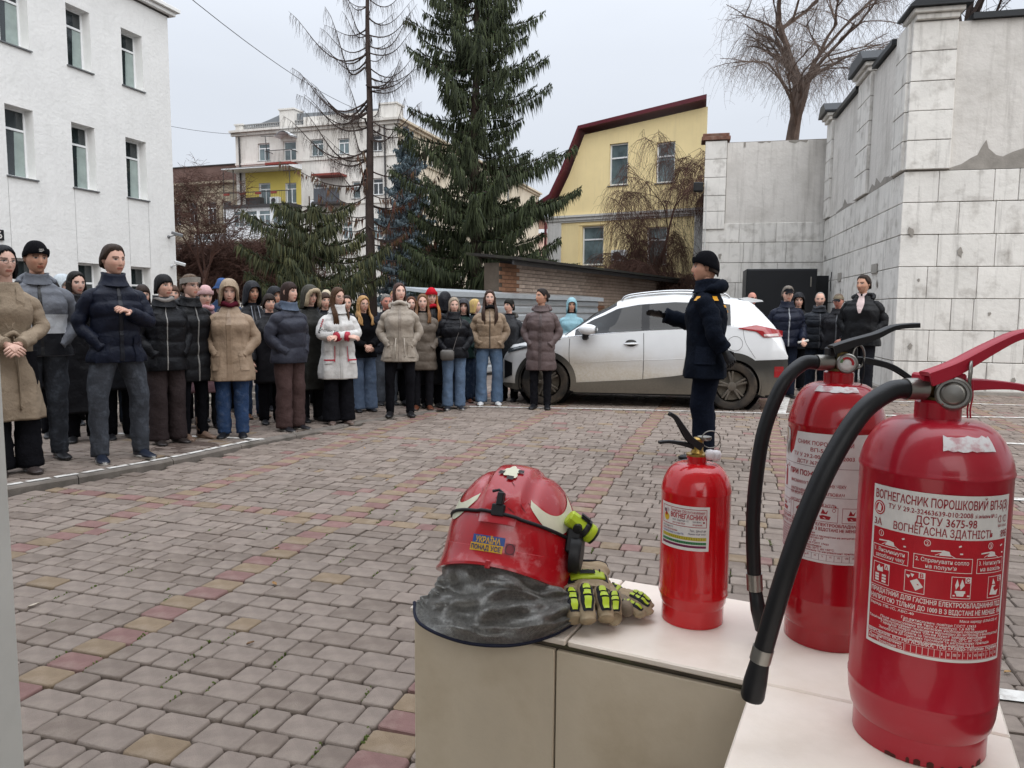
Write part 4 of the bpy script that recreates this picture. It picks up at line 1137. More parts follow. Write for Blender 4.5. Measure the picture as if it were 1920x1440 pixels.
# ---- white rendered building on the left
m_render = M('white_bark_render', '#d9d9d7', 0.9, var=.05, scale=1.2, bump=.45, bscale=8.5, bdist=.035, dirt='#c9c9c6', dscale=2.2, damt=.35, streak='#c3c3c0', samt=.3, detail=9)
m_reveal = M('smooth_white_plaster', '#e2e2e0', .8, var=.04)
LBw = empty('white_building', (-10.92, 24.3, 0), RAD(72), 'white rendered building with narrow recessed windows along the left side', 'building')
cols_ = [(-1.86, -1.08), (-3.70, -2.94), (-5.60, -4.83), (-7.44, -6.68), (-9.3, -8.5)]
rows_ = [(0.75, 2.60), (4.65, 6.39), (7.89, 9.50)]
ops = [(a, b, c, d) for (a, b) in cols_ for (c, d) in rows_]
wall_cells(-10.5, 0, 0, 10.45, ops, .001).build('wall', m_render, LBw)
for (a, b, c, d) in ops: wall_cells(a, b, c, d, [(a, b, c, d)], .34).build('reveal', m_reveal, LBw)
mb = MB(); mb.add([(0, 0, 0), (0, 9, 0), (0, 9, 10.45), (0, 0, 10.45)], [(0, 1, 2, 3)]); mb.build('end_wall', m_render, LBw)
m_curn = M('window_curtain_strip', '#8f9c98', .12, var=.15, scale=3, spec=.8)
for i, (a, b, c, d) in enumerate(ops):
    w_ = window(LBw, a + .002, b - .002, c + .002, d - .002, .28, 1, .30, .055, m_win)
    if c > 4:
        x0 = lerp(a, b, .52 + .1 * math.sin(i * 3.1)); z1 = d - (d - c) * .30 - .04
        mesh_obj('curtain', [(x0, .303, c + .06), (b - .06, .303, c + .06), (b - .06, .303, z1), (x0 + .03, .303, z1)], [(0, 1, 2, 3)], m_curn, w_)
mb = MB(); mb.box((-10.5, -.02, 10.452), (.05, 9, 10.50)); mb.build('drip_edge', M('dark_flashing', '#3f3b39', .5, var=.1), LBw)
mb = MB(); mb.box((-10.5, -.16, 10.502), (.20, 9.1, 10.62), .01); mb.box((-10.5, -.26, 10.623), (.30, 9.2, 10.74), .01); mb.box((-10.5, .10, 10.743), (-.05, 8.9, 11.9)); mb.build('cornice', m_reveal, LBw)
m_seam = M('render_joint', '#9d9d9b', .9, var=.1)
for k, x in enumerate((-1.86, -1.08, -3.70, -5.62)):
    mesh_obj('render_joint', [(x - .006, -.003, 2.61), (x + .006, -.003, 2.61), (x + .006, -.003, 4.60), (x - .006, -.003, 4.60)], [(0, 1, 2, 3)], m_seam, LBw)
m_cam = M('camera_grey', '#6a6c6e', .4, var=.05); m_camW = M('camera_white', '#b9bbbc', .4, var=.05)
def cctv(x, z, lab, mt, sc=1.0):
    r = empty('security_camera', tuple(LBw.matrix_basis @ Vector((x, -.002, z))), RAD(72), lab, 'camera', 'security cameras on the white building')
    MB().lathe([(.05, 0), (.05, .03), (.03, .05)], 16, mat=Matrix.Rotation(RAD(90), 4, 'X')).build('bracket', mt, r)
    MB().tube([(0, -.04, 0), (.02, -.16, .03), (.04, -.26, .05)], .016 * sc, 8).build('arm', mt, r, True)
    MB().box((-.05, -.17, -.04), (.05, .17, .05), .012, Matrix.Translation((.05, -.30, .08)) @ Matrix.Rotation(RAD(20), 4, 'X') @ Matrix.Rotation(RAD(40), 4, 'Z')).build('housing', mt, r)
cctv(-.30, 3.62, 'grey box security camera on an arm near the corner of the white building', m_cam)
cctv(-.22, 2.70, 'small white security camera lower down at the corner of the white building', m_camW, .8)
# house number plaque
pl = empty('house_number_plaque', tuple(LBw.matrix_basis @ Vector((-6.0, -.02, 3.0))), RAD(72), 'black house number plaque on the white building, cut by the left picture edge', 'sign')
MB().box((-.22, -.03, 0), (.16, 0, .26), .004).build('plate', m_blackp, pl)
vs, fs, ww = text2d('6', .26, .02); mesh_obj('numeral', [(x - .02, -.032, y + .045) for x, y in vs], fs, m_paper, pl)
m_maroon = M('maroon_sheet', '#5a1f28', .45, var=.12, scale=3)

# ---- apartment block in the background
m_ap = M('stained_cream_plaster', '#cfccc6', .9, var=.08, scale=.5, dirt='#8f877c', dscale=.6, damt=.45, streak='#77706a', samt=.5, bump=.2, bscale=3, bdist=.05)
m_apS = M('ochre_side_plaster', '#c8bda9', .9, var=.08, scale=.4, dirt='#8f7f6a', dscale=.5, damt=.45, streak='#776b5a', samt=.4)
m_yel = M('yellow_paint', '#bfae5c', .8, var=.06, scale=1)
m_dark = M('dark_metal', '#3a3838', .6, var=.15)
m_red = M('rust_red_metal', '#7a3830', .6, var=.15)
m_wh = M('white_panel', '#dadde0', .5, var=.05, streak='#8a8a88', samt=.3)
AL = math.hypot(13.9, 4.7); AR = math.atan2(-4.7, 13.9)
ap = empty('apartment_block', (-22.4, 60, 0), AR, 'five storey cream apartment block with balconies behind the spruces', 'building')
wins = [(2.61, 3.72, 12.79, 14.12, 2), (7.38, 8.5, 12.88, 14.13, 2), (9.75, 10.7, 12.9, 14.05, 2), (12.6, 13.45, 12.95, 14.1, 2), (4.94, 6.10, 11.95, 14.13, 2),
        (2.64, 3.70, 9.45, 11.1, 2), (5.07, 6.05, 9.45, 11.0, 2), (7.55, 8.45, 9.7, 10.85, 2), (12.6, 13.5, 9.8, 11.0, 2), (10.9, 11.6, 9.6, 10.85, 1),
        (7.6, 8.5, 6.6, 7.9, 2), (10.0, 10.9, 6.6, 7.9, 2), (12.5, 13.4, 6.6, 7.9, 2), (2.6, 3.7, 4.8, 6.0, 2), (5.3, 6.2, 4.3, 6.0, 1), (8.0, 9.0, 4.5, 5.8, 2),
        (2.55, 3.62, 2.1, 3.4, 2), (5.3, 6.4, 2.1, 3.4, 2), (8.0, 9.0, 2.0, 3.4, 2)]
wall_cells(.55, AL + .1, 0, 15.0, [w_[:4] for w_ in wins], .25).build('wall', m_ap, ap)
for (a, b, c, d, n) in wins: window(ap, a + .003, b - .003, c + .003, d - .003, .16, n, .28, .07, m_winL if int(a * 10) % 3 else m_win)
SR = Matrix.Translation((AL + .1, 0, 0)) @ Matrix.Rotation(RAD(90 - 18.5) - AR, 4, 'Z')
sw = [(x, x + 1.1, z, z + 1.5, 2) for x in (2, 5.2, 8.4, 11.6, 14.8, 18, 21.2, 24.4) for z in (12.6, 9.5, 6.4, 3.3)]
side = wall_cells(0, 36, 0, 15.0, [w_[:4] for w_ in sw], .25).xform(SR).build('side_wall', m_apS, ap)
sroot = empty('side_windows', (0, 0, 0)); sroot.parent = ap; sroot.matrix_basis = SR
for (a, b, c, d, n) in sw:
    mb = MB(); mb.box((a + .003, .16, c + .003), (a + .07, .2, d - .003)); mb.box((b - .07, .16, c + .003), (b - .003, .2, d - .003)); mb.box((a + .071, .16, d - .07), (b - .071, .2, d - .003)); mb.box((a + .071, .16, c + .003), (b - .071, .2, c + .07)); mb.box(((a + b) / 2 - .03, .158, c + .071), ((a + b) / 2 + .03, .2, d - .071)); mb.box((a + .071, .157, d - .5), ((a + b) / 2 - .031, .2, d - .44)); mb.box(((a + b) / 2 + .031, .157, d - .5), (b - .071, .2, d - .44))
    f = mb.build('window', m_frame, sroot); mesh_obj('pane', [(a, .19, c), (b, .19, c), (b, .19, d), (a, .19, d)], [(0, 1, 2, 3)], m_win, f)
mb = MB()
for z0, z1, pr_ in ((14.78, 14.98, .18), (15.0, 15.16, .42), (12.55, 12.70, .12), (9.2, 9.32, .08)):
    mb.box((.55 - (.3 if z0 > 14 else 0), -pr_, z0), (AL + .1 + pr_, -.003, z1))
mb.build('cornice', m_ap, ap)
mb = MB()
for z0, z1, pr_ in ((14.78, 14.98, .18), (15.0, 15.16, .42), (12.55, 12.70, .12)): mb.box((-.1, -pr_, z0), (36, -.003, z1))
mb.xform(SR).build('cornice', m_apS, ap)
MB().box((.45, .1, 15.165), (AL - .3, .45, 15.25)).build('parapet_base', m_ap, ap)
mb = MB()
for k in range(26):
    x = 1.3 + k * .2; mb.box((x, .2, 15.255), (x + .07, .3, 15.62)); mb.box((x + .07, .22, 15.40), (x + .2, .28, 15.47))
mb.box((1.2, .18, 15.625), (6.6, .32, 15.70)); mb.build('parapet_balustrade', M('grey_stone', '#8d8d8c', .9, var=.15, scale=2), ap)
for (a, b, z) in ((.5, 1.15, 15.75), (4.6, 5.9, 16.6), (13.2, 14.6, 16.35)):
    MB().box((a, .1, 15.26), (b, 1.2, z - .12)).build('chimney', m_ap, ap)
    MB().box((a - .08, .02, z - .118), (b + .08, 1.28, z)).build('chimney_cap', m_ap, ap)
MB().prism([(.6, 15.26), (14.6, 15.26), (13.0, 16.1), (4.4, 16.3), (3.4, 16.0)], .5, 9).build('roof', M('grey_roof_sheet', '#7e8285', .5, metal=.3, var=.12), ap)
MB().box((6.7, .15, 15.26), (14.3, .4, 15.85)).build('parapet', m_ap, ap)
# corner pipe, downpipes
for x in (1.0, 13.75):
    MB().tube([(x, -.15, 14.7), (x, -.12, 13.6), (x + .05, -.12, 9), (x, -.12, 3)], .07, 8).build('downpipe', m_dark, ap, True)
# balcony with arch on the top floor
b = empty('balcony', (0, 0, 0)); b.parent = ap
MB().box((3.95, -.95, 12.25), (6.25, -.003, 12.42)).build('slab', m_red, b)
mb = MB(); mb.tube([(3.98, -.92, 13.3), (6.22, -.92, 13.3)], .03, 6); mb.tube([(3.98, -.92, 13.3), (3.98, -.02, 13.3)], .03, 6); mb.tube([(6.22, -.92, 13.3), (6.22, -.02, 13.3)], .03, 6)
for k in range(20): mb.tube([(3.98 + k * .118, -.92, 12.42), (3.98 + k * .118, -.92, 13.3)], .014, 4)
mb.build('railing', m_dark, b)
mb = MB(); mb.rings([[(lerp(4.75, 6.25, k / 10), y, 14.28 + .35 * math.sin(k / 10 * math.pi) + dz) for k in range(11)] for y, dz in ((-.9, 0), (-.003, .05), (-.003, .14), (-.9, .08))], False, False, False); mb.build('arched_canopy', m_wh, b)
mb = MB(); mb.tube([(4.2, -.9, 12.5), (4.0, -.9, 14.4)], .03, 5); mb.tube([(3.4, -.6, 14.5), (4.75, -.9, 14.35)], .03, 5); mb.build('pergola', m_dark, b)
# yellow loggia
lg = empty('loggia', (0, 0, 0)); lg.parent = ap
MB().box((.45, -1.5, 9.05), (6.55, -.003, 9.28)).build('slab', m_dark, lg)
MB().prism([(-1.6, 11.95), (-1.6, 12.05), (-.005, 12.35), (-.005, 11.95)], .45, 6.6, 'x').build('canopy', m_wh, lg)
mb = MB(); mb.add([(.45, -1.65, 12.06), (6.6, -1.65, 12.06), (6.6, -.01, 12.37), (.45, -.01, 12.37)], [(0, 1, 2, 3)]); mb.build('canopy_sheet', m_red, lg)
ylo = [(2.64, 3.70, 9.45, 11.1), (5.07, 6.05, 9.45, 11.0)]
mb = wall_cells(1.4, 6.5, 9.285, 11.94, ylo, .003, y=-.006); mb.build('yellow_wall', m_yel, lg)
mb = MB()
for x in (.5, 1.42, 6.5): mb.tube([(x, -1.45, 9.285), (x, -1.45, 11.95)], .035, 6)
mb.tube([(.5, -1.45, 10.2), (6.5, -1.45, 10.2)], .035, 6)
for k in range(40): mb.tube([(.5 + k * .154, -1.45, 9.285), (.5 + k * .154, -1.45, 10.2)], .013, 4)
mb.build('railing', m_dark, lg)
for k, x in enumerate((.6, 2.1, 3.5, 4.9)): MB().box((x, -1.62, 10.0), (x + .45, -1.47, 10.15)).build('flower_box', m_red, lg)
MB().box((2.3, -1.2, 9.29), (3.6, -.7, 9.85)).build('table', m_dark, lg)
# enclosed white balcony below
eb = empty('enclosed_balcony', (0, 0, 0)); eb.parent = ap
eo = [(1.2, 2.2, 7.6, 8.85), (2.35, 3.4, 7.6, 8.85), (3.55, 4.6, 7.6, 8.85), (4.75, 5.7, 7.6, 8.85)]
wall_cells(.5, 5.95, 6.7, 9.04, eo, .1, y=-1.3).build('panel', m_wh, eb)
MB().box((.5, -1.299, 6.7), (.52, -.003, 9.04)).build('panel', m_wh, eb); MB().box((5.93, -1.299, 6.7), (5.95, -.003, 9.04)).build('panel', m_wh, eb)
MB().box((.4, -1.45, 6.45), (6.05, -.003, 6.695)).build('slab', m_ap, eb); MB().box((.45, -1.35, 9.0415), (6.0, -1.2, 9.0495)).build('flashing', m_frame, eb)
for (a, b_, c, d) in eo: window(eb, a + .003, b_ - .003, c + .003, d - .003, -1.26, 2, .28, .06, m_winL, False)
# grey balcony and air conditioners on the right half
gb = empty('grey_balcony', (0, 0, 0)); gb.parent = ap
MB().box((8.25, -1.0, 9.15), (10.4, -.003, 9.3)).build('slab', m_dark, gb); MB().box((8.25, -1.0, 9.302), (10.4, -.93, 10.3)).build('panel', M('slate_panel', '#4b4e54', .6, var=.1), gb)
mb = MB(); mb.box((8.2, -1.15, 11.2), (10.5, -.003, 11.35)); mb.build('canopy', m_red, gb)
for x, z in ((7.45, 9.0), (3.9, 9.4)):
    ac = MB().box((x, -.4, z), (x + .8, -.05, z + .55), .02).build('air_conditioner', m_wh, ap); MB().lathe([(.2, 0), (.2, .01), (.02, .012)], 16, mat=Matrix.Translation((x + .35, -.401, z + .27)) @ Matrix.Rotation(RAD(90), 4, 'X')).build('fan_grille', m_dark, ac)
gb2 = empty('lower_balcony', (0, 0, 0)); gb2.parent = ap
MB().box((3.8, -1.0, 4.1), (5.6, -.003, 4.25)).build('slab', m_ap, gb2); MB().box((3.8, -1.0, 4.252), (5.6, -.95, 5.0)).build('panel', M('weathered_board', '#6d675e', .9, var=.25, scale=2), gb2)

# ---- ochre brick house further left
oh = empty('ochre_brick_house', (-33.0, 64.5, 0), AR, 'old ochre brick house with a brown parapet behind the bare shrubs', 'building')
m_och = M('ochre_brick', '#998f7d', .9, var=.18, scale=2, dirt='#5f5240', dscale=.8, damt=.5, bump=.3, bscale=6, bdist=.03)
m_brn = M('brown_parapet_brick', '#64504a', .9, var=.2, scale=1.5, dirt='#4a3630', dscale=.7, damt=.5)
ow = [(x, x + .95, z, z + 1.7) for x in (1.3, 3.0, 4.7, 6.4, 8.3, 9.8) for z in (8.3, 5.1, 1.9)]
wall_cells(0, 11.35, 0, 11.4, ow, .3).build('wall', m_och, oh)
for o_ in ow: window(oh, o_[0] + .003, o_[1] - .003, o_[2] + .003, o_[3] - .003, .2, 2, .28, .06, m_win)
for z0, z1, p_ in ((11.4, 11.6, .35), (10.7, 10.85, .12), (7.6, 7.75, .12)): MB().box((0, -p_, z0 + .002), (11.38, -.003, z1)).build('cornice', m_och, oh)
MB().box((.1, .2, 11.602), (11.3, 6, 12.9)).build('parapet', m_brn, oh); MB().box((0, .1, 12.902), (11.38, 6.1, 12.98)).build('coping', m_dark, oh)
mb = MB(); mb.box((8.0, -1.2, 5.0), (11.3, -.003, 5.15)); mb.build('balcony_slab', m_ap, oh)
for k in range(4): window(oh, 8.02 + k * .82, 8.8 + k * .82, 5.2, 7.3, -1.2, 2, .25, .06, m_winL, False)

# ---- far pink building
pk_ = empty('pink_building', (-1.5, 95, 0), RAD(-8), 'distant pale pink building with small windows between spruce and yellow house', 'building')
m_pink = M('pink_plaster', '#d8b6a6', .9, var=.05, scale=.4)
pw = [(x, x + 1.3, z, z + 2.2) for x in (1.0, 3.4, 5.4, 7.6, 10) for z in (7.0, 2.5)]
wall_cells(-6, 14, 0, 11.0, pw, .2).build('wall', m_pink, pk_)
for o_ in pw: window(pk_, o_[0] + .01, o_[1] - .01, o_[2] + .01, o_[3] - .01, .12, 2, .3, .09, m_winL)
MB().box((-6, -.4, 11.002), (14, .8, 11.5)).build('cornice', m_wh, pk_)
MB().prism([(-6, 11.503), (14, 11.503), (13, 13), (-5, 13)], .3, 10).build('roof', M('brown_tile_roof', '#7a5a4c', .8, var=.15), pk_)

# ---- yellow mansard house
YR = math.atan2(-3.0, 5.3)
m_ylw = M('ochre_yellow_plaster', '#ecd8a4', .9, var=.05, scale=.8, dirt='#d8c596', dscale=1.2, damt=.3, streak='#cdbb92', samt=.35, bump=.15, bscale=20)
m_stone = M('pale_trim', '#c4c3bf', .8, var=.06, streak='#80807c', samt=.3)
yb = empty('yellow_house', (2.07, 32, 0), YR, 'yellow plastered house with a dark red mansard roof edge', 'building')
yops = [(2.10, 2.90, 6.47, 8.13), (4.08, 4.84, 6.42, 7.98), (.94, 1.91, 3.28, 4.89), (3.77, 4.61, 3.21, 4.72)]
def gable_top(x): return interp(x, [-.62, -.30, .30, .97, 6.06], [5.6, 5.95, 7.05, 8.62, 9.12])
mb = MB(); xs = sorted({-.62, -.3, .3, .97, 6.06, *[o[0] for o in yops], *[o[1] for o in yops]})
for a, b in zip(xs[:-1], xs[1:]):
    lo = 0.0
    for (oa, ob, oc, od) in sorted([o for o in yops if o[0] <= a + 1e-6 and o[1] >= b - 1e-6], key=lambda o: o[2]):
        mb.add([(a, 0, lo), (b, 0, lo), (b, 0, oc), (a, 0, oc)], [(0, 1, 2, 3)]); lo = od
    mb.add([(a, 0, lo), (b, 0, lo), (b, 0, gable_top(b)), (a, 0, gable_top(a))], [(0, 1, 2, 3)])
for (a, b, c, d) in yops: wall_cells(a, b, c, d, [(a, b, c, d)], .2, mb)
mb.build('wall', m_ylw, yb)
MB().add([(-.62, 0, 0), (-.62, 8, 0), (-.62, 8, 5.6), (-.62, 0, 5.6)], [(0, 1, 2, 3)]).build('side_wall', m_ylw, yb)
for i, (a, b, c, d) in enumerate(yops): window(yb, a + .003, b - .003, c + .003, d - .003, .10, 1, .34, .06, m_winL)
edge = [(-1.15, 5.80), (-.42, 6.10), (.16, 7.16), (.86, 8.80), (6.10, 9.32)]; edge2 = [(-1.10, 5.94), (-.47, 6.27), (.08, 7.27), (.82, 8.93), (6.10, 9.49)]
mb = MB()
for i in range(4):
    p0, p1, q1, q0 = edge[i], edge[i + 1], edge2[i + 1], edge2[i]
    vs = [(p0[0], -.35, p0[1]), (p1[0], -.35, p1[1]), (q1[0], -.35, q1[1]), (q0[0], -.35, q0[1])]; vs += [(x - 2.3 * max(0, (x - .5) / 5.6), 8, z) for x, y, z in vs]
    mb.add(vs, [(0, 1, 2, 3), (3, 2, 6, 7), (1, 0, 4, 5)])
rf = mb.build('roof', m_maroon, yb)
MB().box((-1.22, -.3, 5.70), (-1.08, 8, 5.82)).build('gutter', m_maroon, rf)
MB().tube([(-1.1, -.2, 5.75), (-.85, -.15, 5.35), (-.72, -.12, 5.0), (-.72, -.12, 0)], .06, 8).build('downpipe', m_maroon, yb, True)
for z0, z1, p_ in ((5.07, 5.14, .05), (5.143, 5.27, .10), (5.273, 5.36, .16)): MB().box((-.66 - p_, -p_, z0), (6.06, -.003, z1)).build('string_course', m_stone, yb)
MB().box((-.66, -.06, 0), (-.02, -.003, 5.066)).build('corner_pilaster', m_stone, yb)
MB().box((5.7, -.06, 0), (6.06, -.003, 5.066)).build('corner_pilaster', m_stone, yb)
MB().add([(6.06, 0, 0), (3.8, 8, 0), (3.8, 8, 9.1), (6.06, 0, 9.12)], [(0, 1, 2, 3)]).build('side_wall', m_ylw, yb)
for (a, b, c, d) in ((.68, .80, 2.97, 4.97), (2.12, 2.24, 2.97, 4.97), (.803, 2.117, 4.93, 4.97), (.803, 2.117, 2.97, 3.05), (3.55, 3.63, 2.92, 4.9), (4.8, 4.88, 2.92, 4.9), (3.633, 4.797, 2.92, 3.0)):
    MB().box((a, -.03, c), (b, -.003, d)).build('raised_panel', m_ylw, yb)
ac = MB().box((2.38, -.32, 3.38), (3.0, -.04, 3.84), .015).build('air_conditioner', m_wh, yb); MB().lathe([(.18, 0), (.18, .01), (.02, .012)], 18, mat=Matrix.Translation((2.63, -.321, 3.6)) @ Matrix.Rotation(RAD(90), 4, 'X')).build('fan_grille', m_dark, ac)

# ---- brick garage with a lean-to roof
m_brk = M('pale_brick', '#a8978a', .9, var=.2, scale=6, dirt='#5d4c40', dscale=1.5, damt=.55, objrand=.16, bump=.3, bscale=60)
m_brkO = M('orange_brick', '#84604a', .9, var=.2, scale=6, dirt='#54402f', dscale=2.5, damt=.5, objrand=.15, bump=.3, bscale=60)
m_mort = M('dirty_mortar', '#4e453c', .95, var=.25, scale=3, bump=.4, bscale=30)
GL = math.hypot(6.6, 11.2); GA = math.atan2(11.2, 6.6)
ga = empty('brick_garage', (-.3, 16.6, 0), GA, 'low weathered brick garage with a dark mossy sheet roof', 'garage')
MB().box((0, .012, 0), (GL, .4, 2.42)).build('wall_core', m_mort, ga)
bx_ = MB().box((0, 0, 0), (.243, .02, .078), .004).build('brick', m_brk, ga); bo_ = MB().box((0, 0, 0), (.243, .02, .078), .004).build('brick', m_brkO, ga)
first = [bx_, bo_]; used = [False, False]; rg = random.Random(3); rest = MB()
cnt = 0
for r in range(26, -1, -1):
    z = .02 + r * .089; x = -.125 if r % 2 else 0.0
    k = 0
    while x < GL - .25:
        if x >= -.001 and z > .9:
            t = 1 if (x < .75 or (r < 17 and rg.random() < .7)) else 0
            if x < 5.6 and cnt < 299:
                src = first[t]
                if not used[t]: src.location = (x, -.006 + rg.uniform(-.003, .003), z); used[t] = True
                else: inst(src, 'brick', ga, (x, -.006 + rg.uniform(-.003, .003), z))
                cnt += 1
            else:
                rest.box((x, -.007, z), (x + .243, .011, z + .078))
        x += .254; k += 1
o = rest.build('bricks', m_brk, ga); o['kind'] = 'stuff'
m_groof = M('bitumen_roof', '#2b2826', .9, var=.3, scale=3, dirt='#3e4426', dscale=2, damt=.6, bump=.5, bscale=20)
MB().prism([(-.55, 2.46), (-.55, 2.52), (.8, 2.66), (.8, 2.60)], -.15, GL + .2, 'x').build('roof', m_groof, ga)
MB().box((-.1, -.44, 2.36), (GL + .15, -.39, 2.455)).build('fascia', m_dark, ga)
for k in range(9): MB().box((.5 + k * 1.35, -.38, 2.425), (.62 + k * 1.35, .3, 2.50)).build('rafter', m_dark, ga)
# ---- silver metal clad shed in front of the garage
SLn = math.hypot(3.9, 6.2); SA = math.atan2(6.2, 3.9)
ms = empty('metal_shed', (-1.62, 13.9, 0), SA, 'low silver shed of horizontal metal cladding behind the crowd', 'shed')
m_silver = M('galvanised_cladding', '#c9cfd3', .35, metal=.6, var=.08, scale=2, dirt='#7c7a74', dscale=2, damt=.35)
MB().box((0, .02, 0), (SLn, .5, 1.62)).build('core', m_dark, ms)
for k in range(9):
    z = .05 + k * .178
    MB().prism([(-.012, z), (-.030, z + .03), (-.030, z + .12), (-.008, z + .168), (.019, z + .168), (.019, z)], 0, SLn, 'x').build('cladding_board', m_silver, ms)
MB().prism([(-.14, 1.66), (-.14, 1.72), (.6, 1.80), (.6, 1.74)], -.05, SLn + .1, 'x').build('roof', m_silver, ms)
for k in range(4): MB().box((-.1, -.147 - .012 * k, 1.625 + .012 * k), (SLn + .08, -.142 - .012 * k, 1.72)).build('trim', m_silver, ms) if k < 1 else None

# ---- white block retaining wall on the right
WA = RAD(12.5)
m_blk = M('whitewashed_block', '#d3d0ca', .88, var=.08, scale=2.6, dirt='#8f8981', dscale=3.2, damt=.7, dlo=.52, dhi=.74, streak='#66615b', samt=.5, slo=.53, shi=.72, bump=.35, bscale=14, bdist=.02, objrand=.05)
m_pan = M('wall_plaster', '#c9c5bf', .9, var=.06, scale=1.4, dirt='#9a958d', dscale=1.1, damt=.45, streak='#807b74', samt=.42, slo=.52, shi=.74, bump=.5, bscale=7, bdist=.03)
m_jnt = M('wall_joint', '#87817a', .95, var=.25, scale=5, dirt='#5a544d', dscale=3, damt=.6)
m_ren = M('bare_cement', '#8b867f', .95, var=.2, scale=4, bump=.5, bscale=30)
m_cap = M('black_metal_cap', '#1f2225', .45, metal=.3, var=.1)
rw = empty('retaining_wall', (6.66, 12.9, 0), 0, 'tall whitewashed block wall with pilasters and black capping on the right', 'wall')
FL = Matrix.Rotation(RAD(90) - WA, 4, 'Z')          # left face: local x runs away from the viewer; outward = +x side flipped below
CW = [0, .54, 1.08, 1.62, 2.16, 2.70, 3.24, 3.76]
def face_frame(kind):
    if kind == 'R': return Matrix.Rotation(-WA, 4, 'Z')                                             # x right, outward -y
    if kind == 'L': return Matrix.Rotation(RAD(90) - WA, 4, 'Z') @ Matrix.Scale(-1, 4, (0, 1, 0))    # x away, outward to the left
    o = Vector((8.22 - 6.66, 19.9 - 12.9, 0)); return Matrix.Translation(o) @ Matrix.Rotation(-WA, 4, 'Z') @ Matrix.Scale(-1, 4, (1, 0, 0))   # x to the left, outward -y
rgw = random.Random(11)
def wpart(name, mb, kind, mat, parent=None): return mb.xform(face_frame(kind)).build(name, mat, parent or rw)
def blocks(kind, x0, x1, zs, lens, proud=.0):
    for r, (z0, z1) in enumerate(zip(zs[:-1], zs[1:])):
        x = x0; n = r
        while x < x1 - .01:
            L = min(lens[n % len(lens)] * rgw.uniform(.85, 1.15), x1 - x)
            if x1 - (x + L) < .2: L = x1 - x
            p = proud + rgw.uniform(0, .006)
            mb = MB().box((x + .004, -.024 - p, z0 + .006), (x + L - .004, .02, z1 - .006), .007)
            wpart('block', mb, kind, m_blk); x += L; n += 1
RT = 6.16
# cores
wpart('core', MB().box((.04, .012, -.2), (9, .5, RT)), 'R', m_jnt); 
wpart('core', MB().box((.04, .012, -.2), (7.2, .4, RT - .02)), 'L', m_jnt)
wpart('core', MB().box((-.3, .012, -.2), (3.1, .5, 5.9)), 'B', m_jnt)
blocks('R', -.03, 4.2, CW, [.78, .62, .95, .40, .7]); blocks('R', 4.2, 9, CW, [1.2, .9, 1.4])
blocks('L', .0, 7.0, CW, [.8, 1.0, .7, .9]); blocks('B', 0.0, 3.12, CW, [1.2, 1.0, .9])
# pilasters (blocks) above the plinth, panels between
PZ = [3.78, 4.26, 4.74, 5.22, 5.70, 6.18]
blocks('R', -.03, .66, PZ, [.69], .05); blocks('L', .0, .70, PZ, [.7], .05); blocks('L', 2.50, 3.55, PZ, [1.05], .05); blocks('L', 6.35, 6.98, PZ, [.63], .05); blocks('B', 2.55, 3.12, [3.6, 4.08, 4.5, 4.98, 5.46, 5.94], [.57], .04)
wpart('panel', MB().box((.668, -.010, 3.78), (9, .011, RT)), 'R', m_pan)
wpart('panel', MB().box((.708, -.012, 3.78), (2.492, .011, RT - .02)), 'L', m_pan); wpart('panel', MB().box((3.558, -.012, 3.78), (6.342, .011, RT - .02)), 'L', m_pan)
wpart('panel', MB().box((.0, -.012, 3.60), (2.54, .011, 5.88)), 'B', m_pan)
# fallen plaster: bare cement along the foot of the panels
def bare(kind, pts, off=-.0155):
    mb = MB(); base = pts[0][1] - .0
    n = len(pts); vs = [(x, off, 3.765) for x, z in pts] + [(x, off, z) for x, z in pts]
    mb.add(vs, [(i, i + 1, n + i + 1, n + i) for i in range(n - 1)]); wpart('bare_patch', mb, kind, m_ren)
bare('R', [(.67, 3.80), (.85, 3.86), (.98, 3.95), (1.08, 4.0), (1.13, 4.12), (1.20, 4.24), (1.24, 4.1), (1.36, 3.99), (1.46, 3.96), (1.6, 4.03), (1.75, 4.08), (2.2, 3.98), (2.8, 4.05), (3.5, 3.82)])
bare('L', [(.71, 3.80), (.8, 3.93), (1.0, 3.86), (1.3, 3.9), (1.55, 3.83), (1.9, 3.99), (2.0, 3.85), (2.2, 3.92), (2.45, 3.80)]); bare('L', [(3.9, 3.79), (4.4, 3.84), (4.7, 4.0), (4.9, 3.84), (5.6, 3.8)])
mb = MB()
for (x, z, w_, h_) in ((.75, 5.80, .5, .1), (1.6, 5.84, .35, .06), (2.1, 5.72, .06, .12)):
    mb.add([(x - w_ / 2, -.0155, 5.882), (x + w_ / 2, -.0155, 5.882), (x + w_ * .45, -.0155, z + h_ * .4), (x + w_ * .15, -.0155, z), (x - w_ * .1, -.0155, z + h_ * .6), (x - w_ * .4, -.0155, z + h_ * .1)], [(0, 1, 2, 3, 4, 5)])
wpart('bare_patch', mb, 'B', m_ren)
rp = random.Random(9)
for kind, n, xm in (('R', 6, 3.0), ('L', 12, 6.8), ('B', 2, 3.0)):
    for k in range(n):
        x, z, r_ = rp.uniform(.05, xm), rp.uniform(.1, 3.5), rp.uniform(.02, .07)
        pts = [(x + math.cos(a) * r_ * rp.uniform(.5, 1.3), -.0385, z + math.sin(a) * r_ * rp.uniform(.6, 1.9)) for a in [2 * math.pi * q / 11 for q in range(11)]]
        wpart('flaked_patch', MB().add(pts, [tuple(range(11))]), kind, m_ren)
